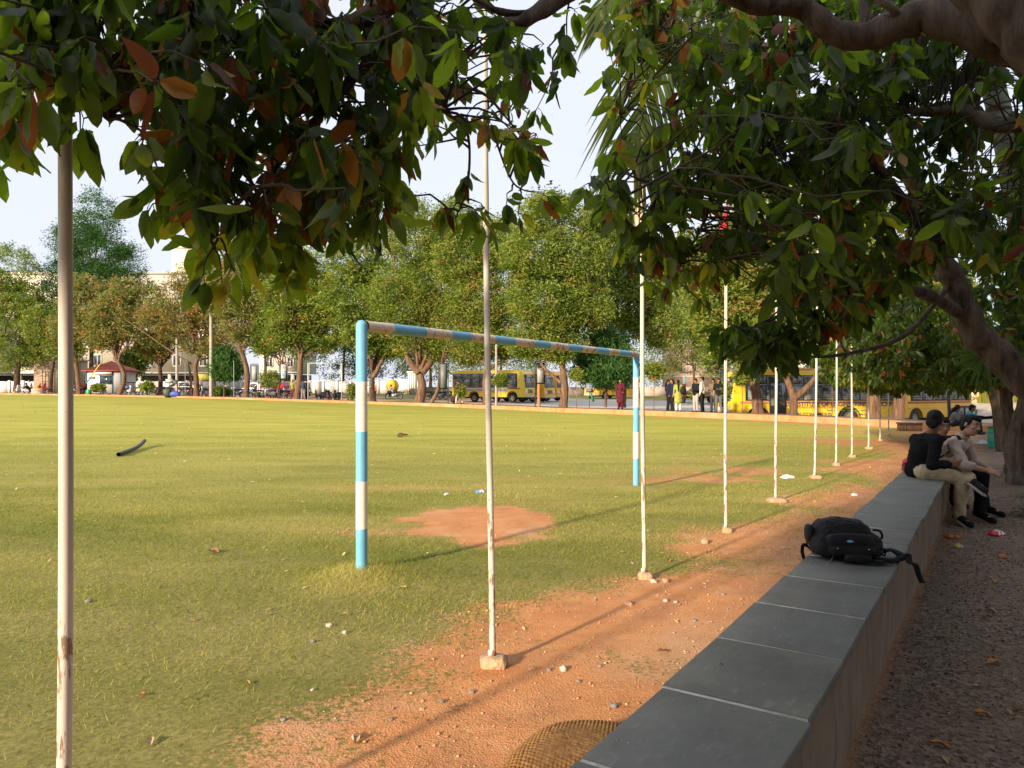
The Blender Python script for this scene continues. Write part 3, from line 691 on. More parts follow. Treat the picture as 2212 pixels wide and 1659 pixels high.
RED = pm('red_foil', (.6, .02, .03), .3, .3, 30); WPL = pm('white_plastic', (.75, .75, .74), .4, .1); ORF = pm('orange_foil', (.55, .16, .03), .35, .5, 20); YEF = pm('yellow_foil', (.7, .5, .05), .4, .3, 30); BLF = pm('blue_plastic', (.1, .3, .6), .4, .3)
packet(2152, 1156, .14, .10, .045, .4, [RED, WPL], 'crumpled red and white packet on the right gravel', seed=1)
packet(2062, 1163, .17, .11, .04, -.2, [ORF, DL[2]], 'crumpled orange snack packet on the gravel beside the wall', seed=2)
packet(2070, 1183, .10, .06, .025, .6, [YEF, BLF], 'small yellow and blue wrapper below the orange packet', seed=3)
packet(1702, 1033, .22, .12, .05, .3, [WPL], 'crumpled white paper on the grass by the sixth flagpole', seed=4)
packet(1846, 1071, .08, .06, .03, .3, [WPL], 'small white paper scrap on the path', seed=5)
packet(1037, 1063, .14, .07, .03, .3, [BLF, WPL], 'blue and white wrapper on the field behind the bare patch', seed=6)
packet(965, 1068, .08, .05, .02, .9, [WPL], 'tiny white scrap on the field left of the second flagpole', seed=7)
packet(2118, 958, .6, .35, .05, .2, [pm('grey_plastic_bag', (.45, .47, .5), .5, .3, 6)], 'flattened pale plastic bag on the shaded ground near the green drum', .02, seed=8)
packet(2165, 1203, .1, .06, .02, 1.2, [ORF], 'flat orange scrap below the red packet', seed=9)

# ================================================================== backpack on the wall
BK = pm('black_nylon', (.009, .009, .011), .6, .5, 18, .5, 300, spec=.22, bd=.004); BK2 = pm('black_webbing', (.006, .006, .007), .8, .3, 40, .6, 200, spec=.15); ZP = pm('grey_trim', (.16, .17, .17), .5, .2, 30)
bc = P(1832, 1200, 4.40); bz0 = .49
bp = thing('backpack', 'bulging black backpack with many zips and hanging straps lying on the slate wall', 'backpack', (bc[0], bc[1] + .06, bz0 + .004), R(-9))
m = MB()
m.ell((0, .02, .075), (.205, .17, .078), 24, 14, e=.6, e2=.62); m.ell((-.01, .03, .115), (.165, .14, .105), 24, 14, e=.72, e2=.75); m.ell((.0, -.02, .06), (.20, .15, .06), 22, 12, e=.6, e2=.6)
o = m.build('bag_body', BK, bp, True); r_ = o.modifiers.new('remesh', 'REMESH'); r_.mode = 'VOXEL'; r_.voxel_size = .006; r_.use_smooth_shade = True
s_ = o.modifiers.new('smooth', 'SMOOTH'); s_.iterations = 4
tx = bpy.data.textures.new('bag_folds', 'CLOUDS'); tx.noise_scale = .07; tx.noise_depth = 3
d2 = o.modifiers.new('folds', 'DISPLACE'); d2.texture = tx; d2.strength = .028; d2.mid_level = .5
m = MB(); m.ell((.0, -.125, .105), (.135, .055, .05), 20, 12, e=.6, e2=.6); m.ell((.0, -.15, .062), (.13, .05, .035), 20, 10, e=.5, e2=.5)
o = m.build('front_pocket', BK, bp, True); d2 = o.modifiers.new('folds', 'DISPLACE'); d2.texture = tx; d2.strength = .012
for zc, rx, ry in ((.152, .158, .13), (.045, .215, .185)):
    m = MB(); a = np.linspace(R(185), R(355), 26); m.tube(np.stack([rx * np.cos(a) * .98, .02 + ry * np.sin(a) * .93, zc + .012 * np.cos(a * 2)], 1), .005, 6); m.build('zip', ZP, bp, True)
def ribbon(pts, wd, name, mat, par, th=.004, up=(0, 0, 1)):
    pts = np.asarray(pts, float); tan = nrm(np.gradient(pts, axis=0)); side = nrm(np.cross(tan, up)) * wd / 2; m = MB(); k = len(pts)
    m.add(np.concatenate([pts - side, pts + side]), [[i, i + 1, k + i + 1, k + i] for i in range(k - 1)]); o = m.build(name, mat, par, True)
    md = o.modifiers.new('thickness', 'SOLIDIFY'); md.thickness = th; md.offset = 0; return o
def spl(P_, n=24):
    P_ = np.asarray(P_, float); k = len(P_); t = np.linspace(0, k - 1, n); out = []
    for q in t:
        i = min(int(q), k - 2); f = q - i; p0, p1, p2, p3 = P_[max(i - 1, 0)], P_[i], P_[i + 1], P_[min(i + 2, k - 1)]
        out.append(.5 * (2 * p1 + (p2 - p0) * f + (2 * p0 - 5 * p1 + 4 * p2 - p3) * f * f + (3 * p1 - p0 - 3 * p2 + p3) * f ** 3))
    return np.array(out)
ribbon(spl([(.02, -.13, .02), (-.04, -.2, .012), (.08, -.235, .014), (.2, -.2, .014), (.28, -.12, .02), (.33, -.09, .035), (.31, -.17, .008), (.325, -.22, .004), (.335, -.245, -.05), (.345, -.265, -.085)], 50), .034, 'shoulder_strap', BK2, bp, .006)
ribbon(spl([(.19, -.03, .03), (.26, -.02, .045), (.30, -.08, .02), (.24, -.14, .012), (.12, -.19, .03)], 30), .05, 'shoulder_strap', BK, bp, .012)
m = MB(); m.ell((.02, -.215, .03), (.075, .026, .024), 16, 8, e=.5, e2=.6); m.build('strap_pad', BK, bp, True)
ribbon(spl([(-.19, .0, .04), (-.235, -.03, .06), (-.25, -.06, .02), (-.235, -.09, -.03), (-.21, -.09, -.02)], 24), .02, 'side_strap', BK2, bp, .004, (0, 1, 0))
m = MB(); m.tube(spl([(.165, .0, .155), (.205, -.0, .15), (.215, -.01, .115), (.185, -.01, .095)], 16), .007, 7); m.build('grab_handle', BK2, bp, True)
m = MB(); m.tube(spl([(.19, -.06, .06), (.215, -.06, .05), (.21, -.07, .02), (.19, -.07, .03)], 12), .005, 6); m.build('buckle', BK2, bp, True)
m = MB(); m.ell((-.19, .03, .12), (.025, .06, .055), 12, 8, e=.7); m.build('side_pocket', BK, bp, True)
m = MB(); m.ell((-.012, -.181, .118), (.019, .010, .008), 14, 8); m.build('badge', pm('blue_badge', (.1, .35, .5), .35, .1), bp, True)
for x in (-.085, .085):
    m = MB(); m.ell((x, -.198, .078), (.004, .004, .004), 8, 6); m.build('rivet', HK, bp, True)
m = MB(); m.tube(spl([(-.1, -.17, .03), (-.115, -.195, .02), (-.14, -.215, .003), (-.15, -.21, .004)], 10), .0022, 5); m.build('zip_pull', ZP, bp, True)
# ================================================================== kerb and planting bed
kpx = np.concatenate([np.arange(-900, 0, 60), np.arange(0, 2126, 12.5)])
kpts = np.stack([(kpx - CX) / F_ * kerbY(kpx), kerbY(kpx)], 1)
kd = nrm(np.gradient(kpts, axis=0)); kn = np.stack([-kd[:, 1], kd[:, 0]], 1); kn *= np.sign(kn[:, 1:2])
kz0 = np.interp(kpx, KPX, KZ); kzt = kz0 + np.interp(kpx, KPX, KH)
def kerbmat():
    k = N('kerb_plaster'); g = k.geo(); f = k.noise(g, 1.6, 6, .7); s = k.noise(k.mapv(g, (1, 1, .2)), 4, 5, .7)
    b = k.mix(k.range(f, .3, .7), (.44, .20, .08), (.54, .28, .13)); b = k.mix(k.range(s, .5, .75, 0, .7), b, (.30, .11, .045))
    b = k.mix(k.range(k.noise(g, .5, 3), .55, .68, 0, .45), b, (.52, .38, .25))
    return k.fin(k.bsdf(Base_Color=b, Roughness=.95, Specular_IOR_Level=.1, Normal=k.bump(f, .6, .03)))
m = MB(); th = .30; n = len(kpx); jit = .01 * (rng.random(n) - .5)
rows = [np.column_stack([kpts, kz0 - .25]), np.column_stack([kpts, kzt - .02 + jit]), np.column_stack([kpts + kn * .02, kzt + jit]), np.column_stack([kpts + kn * (th - .02), kzt + jit]), np.column_stack([kpts + kn * th, kzt - .02]), np.column_stack([kpts + kn * th, kz0 - 1.0])]
V = np.concatenate(rows); i, j = np.meshgrid(np.arange(5), np.arange(n - 1), indexing='ij'); i = i.ravel(); j = j.ravel()
m.add(V, np.stack([i * n + j, i * n + j + 1, (i + 1) * n + j + 1, (i + 1) * n + j], 1))
m.add([r[-1] for r in rows], [[5, 4, 3, 2, 1, 0]])
tag(m.build('kerb', kerbmat(), None, False, True), kind='structure')
BW = np.interp(kpx, [-900, 1300, 1500, 2125], [2.6, 2.6, 2.0, 1.9])[:, None]
m = MB(); rows = [np.column_stack([kpts + kn * .28, kzt - .035]), np.column_stack([kpts + kn * (.3 + BW * .5), kzt - .02 + .05 * fbm(kpx * .1, kpx * 0)]), np.column_stack([kpts + kn * (.3 + BW), kzt - .05]), np.column_stack([kpts + kn * (.35 + BW), kz0 - 1.2])]
V = np.concatenate(rows); i, j = np.meshgrid(np.arange(3), np.arange(n - 1), indexing='ij'); i = i.ravel(); j = j.ravel()
m.add(V, np.stack([i * n + j, i * n + j + 1, (i + 1) * n + j + 1, (i + 1) * n + j], 1))
tag(m.build('planting_bed', pm('bed_earth', (.2, .13, .085), .95, .35, 1.2, .8, 9, bd=.03), None, False, True), kind='structure')

def BP(px, back=1.0):        # a spot on the planting bed
    Y = float(kerbY(px)) + back; return np.array([(px - CX) / F_ * Y, Y, float(bedz(px)) + .0])
def YP(px, Y):               # a spot on the parking lot
    x = (px - CX) / F_ * Y; return np.array([x, Y, float(yardz(x, Y))])

# ================================================================== shared vehicle materials
TYR = pm('tyre_rubber', (.03, .028, .026), .85, .3, 12, .3, 60); RIM = pm('dusty_rim', (.30, .26, .22), .7, .3, 8); BLKP = pm('black_plastic', (.02, .02, .022), .5, .3, 12)
GLS = None
def glass(name, col=(.03, .035, .04), lit=(.22, .24, .24)):
    k = N(name); c = k.coord(); f = k.noise(c, 2.2, 4, .7); g = k.noise(k.mapv(c, (3, 3, .6)), 2.5, 3)
    b = k.mix(k.range(f, .45, .62), col, lit); b = k.mix(k.range(g, .55, .7, 0, .6), b, (.32, .31, .27))
    return k.fin(k.bsdf(Base_Color=b, Roughness=.12, Specular_IOR_Level=.8))
GL1 = glass('bus_glass'); GL2 = glass('car_glass', (.02, .025, .03), (.1, .11, .12)); GLW = glass('windscreen', (.10, .12, .13), (.28, .31, .32))
LMP = pm('lamp_lens', (.7, .7, .66), .2, .15, 8, spec=.8); RLMP = pm('red_lens', (.5, .02, .02), .25, .2, 8); MET = pm('dull_steel', (.42, .42, .42), .45, .25, 12, metal=.6)
def text(body, size, loc, rot, mat, parent, bold=0.0, sx=1.0, name='lettering'):
    cu = bpy.data.curves.new(name, 'FONT'); cu.body = body; cu.size = size; cu.align_x = 'CENTER'; cu.align_y = 'CENTER'; cu.extrude = .002; cu.offset = bold
    cu.materials.append(mat); q = bpy.data.objects.new(name, cu); COL.objects.link(q); bpy.context.view_layer.update(); me = bpy.data.meshes.new_from_object(q.evaluated_get(bpy.context.evaluated_depsgraph_get())); bpy.data.objects.remove(q); me.materials.clear(); me.materials.append(mat); o = bpy.data.objects.new(name, me); COL.objects.link(o); o.location = loc; o.rotation_euler = rot; o.scale = (sx, 1, 1); o.parent = parent; return o
NAVY = pm('navy_letters', (.03, .035, .10), .6, .1); WHL = pm('white_letters', (.8, .8, .8), .5, .05); RDL = pm('red_letters', (.55, .08, .04), .6, .1)

def wheel(par, x, y, r, w_, name='wheel', rimr=.55, side=1, spokes=0, rim=None):
    h = bpy.data.objects.new(name, None); h.empty_display_size = .1; COL.objects.link(h); h.location = (x, y, r); h.parent = par
    m = MB(); m.lathe([(r * rimr, -w_ / 2), (r * .86, -w_ / 2), (r * .97, -w_ * .38), (r, -w_ * .15), (r, w_ * .15), (r * .97, w_ * .38), (r * .86, w_ / 2), (r * rimr, w_ / 2)], axis='y', n=26, close=True); m.build('tyre', TYR, h, True, True)
    m = MB()
    if spokes:
        m.lathe([(r * rimr * 1.04, -w_ * .3), (r * rimr * .9, -w_ * .3), (r * rimr * .9, w_ * .3), (r * rimr * 1.04, w_ * .3)], axis='y', n=22, close=True); m.cyl((0, -w_ * .5, 0), (0, w_ * .5, 0), r * .14, n=10)
        for q in range(spokes):
            a = 2 * math.pi * q / spokes; m.cyl((0, 0, 0), (r * rimr * math.cos(a), 0, r * rimr * math.sin(a)), r * .035, n=5)
    else:
        m.lathe([(0.01, w_ * .2), (r * .2, w_ * .22), (r * .24, w_ * .05), (r * .42, w_ * .0), (r * .5, w_ * .3), (r * rimr * 1.03, w_ * .42)], axis='y', n=22)
        m.lathe([(0.01, -w_ * .2), (r * .2, -w_ * .22), (r * .24, -w_ * .05), (r * .42, -w_ * .0), (r * .5, -w_ * .3), (r * rimr * 1.03, -w_ * .42)], axis='y', n=22)
    m.build('rim', rim or RIM, h, True, True); return h

def arch(cx, r, z0, n=9):
    return [(cx - r * math.cos(math.pi * q / (n - 1)), max(z0, z0 + (r) * math.sin(math.pi * q / (n - 1)) * 1.0)) for q in range(n)]

def make_bus(label, loc, rz, col, L=7.6, W=2.25, H=3.0, wb=4.1, fo=1.35, ng=7, zs=.42, r=.44, side=1, lines=None, visor='SREYAS', door=None, stripe=(.38, .12, .04), tail=None):
    body = pm('bus_paint_%d' % int(col[0] * 1000 + col[1] * 100), col, .38, .14, 1.4, 0, spec=.5, dirt=(tuple(q * .62 for q in col), .45), coat=.25)
    t = thing('bus', label, 'bus', loc, rz, 'yellow college buses')
    xf, xr = L / 2, -L / 2; fx = xf - fo; rx = fx - wb; ra = r * 1.28
    m = MB()
    prof = [(xr, zs)] + arch(rx, ra, zs) + arch(fx, ra, zs) + [(xf - .02, zs), (xf, zs + .5), (xf - .03, 1.35), (xf - .22, H - .42), (xf - .42, H - .14), (xf - .7, H - .04), (xr + .35, H - .04), (xr + .08, H - .16), (xr, H - .45)]
    m.prism(prof, -W / 2, W / 2, 'y'); o = m.build('body', body, t, False, True); bevel(o, .05, 3)
    m = MB(); m.prism([(xf - .6, H - .05), (xf - .8, H + .03), (xr + .7, H + .04), (xr + .4, H - .03)], -W / 2 + .12, W / 2 - .12, 'y'); o = m.build('roof', body, t, False, True); bevel(o, .04, 2)
    m = MB(); m.box((0, 0, zs + .1), (L - .4, W - .5, .25)); m.box((0, 0, zs - .05), (L - 1.6, .7, .2)); m.build('chassis', BLKP, t)
    zw0, zw1 = 1.42, H - .33
    for s in (1, -1):
        y = s * (W / 2 + .003)
        m = MB(); m.box(((xr + xf) / 2 - .35, y, (zw0 + zw1) / 2), (L - .95, .02, zw1 - zw0 + .06)); m.build('window_band', BLKP, t)
        w_ = (L - 1.1) / ng
        for q in range(ng):
            xc = xr + .17 + w_ * (q + .5)
            m = MB(); m.box((xc, y + s * .008, zw0 + (zw1 - zw0) * .31), (w_ - .07, .02, (zw1 - zw0) * .6)); m.box((xc, y + s * .008, zw1 - (zw1 - zw0) * .17), (w_ - .07, .02, (zw1 - zw0) * .32)); p = m.build('window', GL1, t)
            m = MB(); [m.box((xc, y + s * .02, zw0 + .1 + b * .12), (w_ - .06, .012, .016)) for b in range(4)]; m.box((xc, y + s * .022, zw0 + (zw1 - zw0) * .31), (.02, .014, (zw1 - zw0) * .6)); m.box((xc, y + s * .022, zw0 + (zw1 - zw0) * .63), (w_ - .05, .016, .03)); m.build('window_bars', MET, p)
        m = MB(); m.box(((xr + xf) / 2 - .2, y, 1.30), (L - .7, .014, .12)); m.build('stripe', pm('maroon_stripe', stripe, .5, .2), t)
        m = MB(); m.box(((xr + xf) / 2 - .2, y, .98), (L - .8, .03, .035)); m.build('moulding', body, t)
        for cx_ in (fx, rx):
            m = MB(); a = np.linspace(0, np.pi, 14); m.tube(np.stack([cx_ + ra * np.cos(a), np.full(14, s * (W / 2 - .0)), zs + ra * np.sin(a)], 1), .03, 6); m.build('wheel_arch', BLKP, t, True)
    if door:
        dx, dw, s = door; m = MB(); m.box((dx, s * (W / 2 + .012), (zs + H - .4) / 2 + .02), (dw, .04, H - .5 - zs)); d = m.build('door', BLKP, t)
        m = MB(); m.box((dx - dw * .24, s * (W / 2 + .036), 1.75), (dw * .38, .02, 1.25)); m.box((dx + dw * .24, s * (W / 2 + .036), 1.75), (dw * .38, .02, 1.25)); m.build('pane', GL1, d)
    # front
    m = MB(); m.add([(xf - .035 + .004, -W / 2 + .12, 1.38), (xf - .035 + .004, W / 2 - .12, 1.38), (xf - .235 + .02, W / 2 - .2, H - .42), (xf - .235 + .02, -W / 2 + .2, H - .42)], [[0, 1, 2, 3]]); o = m.build('windscreen', GLW, t); md = o.modifiers.new('th', 'SOLIDIFY'); md.thickness = .03; md.offset = 1
    m = MB(); m.add([(xf - .185, -W / 2 + .18, H - .72), (xf - .185, W / 2 - .18, H - .72), (xf - .23, W / 2 - .22, H - .40), (xf - .23, -W / 2 + .22, H - .40)], [[0, 1, 2, 3]]); o = m.build('visor_band', BLKP, t); md = o.modifiers.new('th', 'SOLIDIFY'); md.thickness = .05; md.offset = 1
    if visor: text(visor, .30, (xf - .145, 0, H - .56), (R(82), 0, R(90)), WHL, t, .006)
    m = MB(); [m.box((xf + .012, 0, zs + .42 + q * .09), (.04, W * .42, .045)) for q in range(4)]; m.build('grille', BLKP, t)
    m = MB(); m.box((xf + .03, 0, zs + .1), (.14, W + .02, .22)); bevel(m.build('bumper', pm('bumper_paint', (.62, .5, .3), .6, .3, 5), t), .03)
    for s in (-1, 1):
        m = MB(); m.ell((xf - .0, s * (W / 2 - .3), zs + .47), (.05, .2, .1), 12, 8, e=.5, e2=.6); m.build('headlight', LMP, t, True)
        m = MB(); m.tube([(xf - .25, s * (W / 2 - .05), H - .5), (xf + .1, s * (W / 2 + .1), H - .6), (xf + .12, s * (W / 2 + .14), H - .75)], .018, 6); m.ell((xf + .12, s * (W / 2 + .15), H - .95), (.04, .08, .2), 10, 8, e=.6); m.build('mirror', BLKP, t, True)
        m = MB(); m.box((xr - .01, s * (W / 2 - .2), zs + .5), (.03, .14, .3)); m.build('tail_light', RLMP, t)
    m = MB(); m.box((xr - .004, 0, 1.95), (.02, W - .5, .75)); m.build('rear_window', GL1, t)
    if tail:
        m = MB(); m.box((xr - .012, 0, .95), (.02, W - .3, .03)); m.box((xr - .012, 0, 1.38), (.02, W - .3, .06)); m.box((xr - .01, .35, 1.1), (.02, .03, 1.0)); m.build('rear_panel', pm('maroon_stripe', stripe), t)
    for x in (fx, rx):
        for s in (-1, 1): wheel(t, x, s * (W / 2 - .17), r, .24)
    for (bd, sz, x, z, mt, sx) in (lines or []):
        s = side; text(bd, sz, (x, s * (W / 2 + .022), z), (R(90), 0, 0 if s < 0 else R(180)), mt, t, sz * .02, sx)
    return t, W

YEL = (.82, .60, .06); AMB = (.84, .45, .035)
# bus A: heading right and towards the camera
p = P(1064, 860, 70.0); a = R(-28)
busA, _ = make_bus('light yellow bus side on behind the central trees, white slogan strip under its windows', YP(1066, 70.6) + [0, 0, .02], a, YEL, L=7.9, side=-1, ng=7, r=.42, zs=.5,
    lines=[('SREYAS INSTITUTE OF ENGINEERING & TECHNOLOGY', .26, .3 - .9, 1.18, NAVY, .86), ('AUTONOMOUS', .13, .6, .98, RDL, 1)])
m = MB(); m.box((-.55, -1.134, 1.17), (5.4, .012, .36)); m.build('slogan_strip', pm('white_vinyl', (.7, .68, .6), .5, .2, 6), busA)
busB, _ = make_bus('amber yellow bus parked directly behind the light yellow bus, only its nose showing', YP(1112, 73.6), R(-31), AMB, L=7.9, side=-1)
busC, _ = make_bus('amber yellow bus at the right end of the parked three, nose behind a slim trunk', YP(1149, 78.0), R(-38), AMB, L=7.9, side=-1)
busD, _ = make_bus('small amber bus far back, facing the camera with pale windscreen beside the drooping tree', YP(1318, 96.0), R(180 + 48), AMB, L=8.2, side=1)
busE, _ = make_bus('big yellow bus with long side lettering close behind the kerb at the right', YP(1742, 42.6) + [0, 0, 0], R(180 + 2), (.80, .50, .02), L=9.6, W=2.4, H=3.12, wb=5.15, fo=1.55, ng=8, zs=.42, r=.50, side=-1 * -1, door=(2.15, .95, 1), stripe=(.36, .3, .3),
    lines=[('SREYAS INSTITUTE OF ENGINEERING & TECHNOLOGY', .34, -1.55, 1.19, NAVY, .98), ('APPROVED BY AICTE, AFFILIATED TO JNTUH', .13, 1.2 - 1.2, 1.02 - .0, RDL, .9), ('AUTONOMOUS', .27, .1, .62, NAVY, 1), ('Beside Indu Aranya, Bandlaguda, Nagole, Hyd', .14, -1.9, .86, pm('green_letters', (.05, .2, .08), .6, .1), 1), ('PH: 040 2400 0000', .15, -2.8, .62, NAVY, 1)])
busF, _ = make_bus('shaded amber yellow bus seen from behind at the far right, beyond the big bus', YP(1985, 43.6), R(180 + 28), (.62, .36, .02), L=6.6, W=2.3, H=3.0, wb=3.6, fo=1.3, ng=6, side=1, tail=True)

# ---- flat-bed lorry, water tanker, cars
lor = thing('lorry', 'red flatbed lorry loaded with pale sacks far behind the standing people', 'lorry', YP(1512, 82), R(180 + 8))
RDP = pm('faded_red_paint', (.42, .05, .04), .5, .25, 3); WDP = pm('wood_boards', (.33, .2, .14), .85, .3, 5)
m = MB(); m.prism([(2.0, .6), (3.1, .6), (3.1, 1.3), (2.9, 2.1), (2.0, 2.15)], -1.0, 1.0, 'y'); bevel(m.build('cab', RDP, lor, False, True), .06)
m = MB(); m.box((3.0, 0, 1.7), (.04, 1.6, .5)); m.box((2.45, 1.01, 1.68), (.6, .02, .45)); m.build('cab_window', GL2, lor)
m = MB(); m.box((-.7, 0, .95), (5.2, 2.1, .16)); [m.box((-.7, s * 1.04, 1.15), (5.2, .05, .3)) for s in (1, -1)]; m.build('load_bed', WDP, lor)
m = MB(); m.box((-.3, 0, .68), (6, .8, .2)); m.build('chassis', BLKP, lor)
for x in (2.4, -1.6, -2.5):
    for s in (-1, 1): wheel(lor, x, s * .85, .42, .22)
sk = pm('pale_sack', (.62, .52, .44), .9, .2, 5, .3, 20)
for q in range(7):
    m = MB(); m.ell((0, 0, 0), (.36, .8, .22), 12, 8, e=.6, e2=.7); o = m.build('cement_sack', sk, None, True); v = YP(1512, 82); o.location = (v[0] + (-2.6 + q * .7) * -1 * -1 + .2, v[1] + .2, v[2] + 1.25); tag(o, 'pale filled sack on the bed of the distant red lorry', 'sack', 'sacks on the lorry')
tk = thing('water_tanker', 'small yellow tank trailer by the white wall left of centre, behind the goal post', 'tanker', YP(848, 96), R(84)); tk.scale = (.62, .62, .78)
m = MB(); m.lathe([(.02, -1.7), (.7, -1.65), (1.0, -1.45), (1.02, 0), (1.0, 1.45), (.7, 1.65), (.02, 1.7)], (0, 0, 1.55), 'x', 24); m.build('tank', pm('tank_yellow', (.72, .42, .03), .5, .2, 3), tk, True, True)
m = MB(); m.box((0, 0, .6), (3.4, 1.2, .14)); m.build('chassis', BLKP, tk)
for x in (-.8, .8):
    for s in (-1, 1): wheel(tk, x, s * .7, .4, .2)
wt_ = thing('water_tank', 'large white cylindrical tank lying behind the yellow tank trailer', 'tank', YP(868, 101), R(6)); wt_.scale = (.5, .6, .72)
m = MB(); m.lathe([(.02, -2.4), (1.1, -2.3), (1.35, -2.0), (1.37, 0), (1.35, 2.0), (1.1, 2.3), (.02, 2.4)], (0, 0, 1.6), 'x', 24); m.build('tank', pm('white_tank', (.72, .74, .76), .5, .12, 2), wt_, True, True)
m = MB(); [m.box((x, 0, .3), (.3, 1.6, .6)) for x in (-1.4, 1.4)]; m.build('cradle', CONC, wt_)

def make_car(label, loc, rz, col, L=3.9, H=1.5, W=1.66):
    paint = pm('car_paint_%d' % int(col[0] * 100 + col[1] * 10), col, .3, .08, 1, coat=.4)
    t = thing('parked_car', label, 'car', loc, rz, 'cars parked by the white wall'); x = L / 2; r = .31; fx, rx = x - .75, -x + .68; ra = .37
    prof = [(-x, .3)] + arch(rx, ra, .22) + arch(fx, ra, .22) + [(x - .05, .25), (x, .5), (x - .08, .78), (x - .9, .95), (x - 1.6, H - .05), (x - 2.1, H), (-x + .7, H - .02), (-x + .25, H - .2), (-x + .02, .98), (-x - .02, .6)]
    m = MB(); m.prism(prof, -W / 2, W / 2, 'y'); V = m.V[0]; V[:, 1] *= np.where(V[:, 2] > 1.0, .84, 1.0); bevel(m.build('body', paint, t, False, True), .05, 3)
    zt = H - .12
    for s in (-1, 1):
        for (a, b, c, d) in (((x - 1.05), (x - 1.62), (-.05), (-.05)), ((-.12), (-.12), (-x + .75), (-x + .5))):
            m = MB(); y0, y1 = W / 2 * .92 + .012, W / 2 * .85 + .012
            m.add([(a - .05, s * (W / 2 - .01), .99), (b, s * (W / 2 * .84 + .004), zt), (c, s * (W / 2 * .84 + .004), zt), (d, s * (W / 2 - .01), .99)], [[0, 1, 2, 3]]); o = m.build('side_window', GL2, t); md = o.modifiers.new('th', 'SOLIDIFY'); md.thickness = .03; md.offset = 0
        m = MB(); m.ell((x - .08, s * (W / 2 - .22), .66), (.1, .17, .08), 10, 8); m.build('headlight', LMP, t, True)
        m = MB(); m.ell((-x + .04, s * (W / 2 - .12), .98), (.07, .09, .2), 10, 8); m.build('tail_light', RLMP, t, True)
        m = MB(); m.ell((x - 1.15, s * (W / 2 + .08), 1.0), (.07, .09, .06), 10, 8); m.build('mirror', paint, t, True)
        for q in (fx, rx): wheel(t, q, s * (W / 2 - .11), r, .18, rimr=.62, rim=MET)
    m = MB(); m.add([(x - .88, -W / 2 + .1, .97), (x - .88, W / 2 - .1, .97), (x - 1.6, W / 2 - .2, zt + .05), (x - 1.6, -W / 2 + .2, zt + .05)], [[0, 1, 2, 3]]); o = m.build('windscreen', GL2, t); md = o.modifiers.new('th', 'SOLIDIFY'); md.thickness = .04; md.offset = 1
    m = MB(); m.add([(-x + .0, -W / 2 + .12, 1.02), (-x + .0, W / 2 - .12, 1.02), (-x + .2, W / 2 - .22, H - .2), (-x + .2, -W / 2 + .22, H - .2)], [[0, 3, 2, 1]]); o = m.build('rear_window', GL2, t); md = o.modifiers.new('th', 'SOLIDIFY'); md.thickness = .04; md.offset = 1
    m = MB(); m.box((x - .02, 0, .36), (.1, W - .1, .2)); m.box((-x, 0, .38), (.1, W - .08, .24)); m.build('bumper', BLKP if col[0] < .3 else paint, t)
    m = MB(); m.box((-x - .055, 0, .72), (.01, .42, .12)); m.build('number_plate', WHL, t); return t
make_car('white hatchback with sloping rear parked between two trunks by the white wall', YP(553, 80), R(180 - 38), (.75, .76, .78))
make_car('red hatchback parked right of the white car by the white wall', YP(600, 83), R(180 - 32), (.55, .015, .05), 3.7)
make_car('silver car almost hidden by parked motorbikes at the left of the white wall', YP(392, 83), R(175), (.3, .32, .34), 3.8)

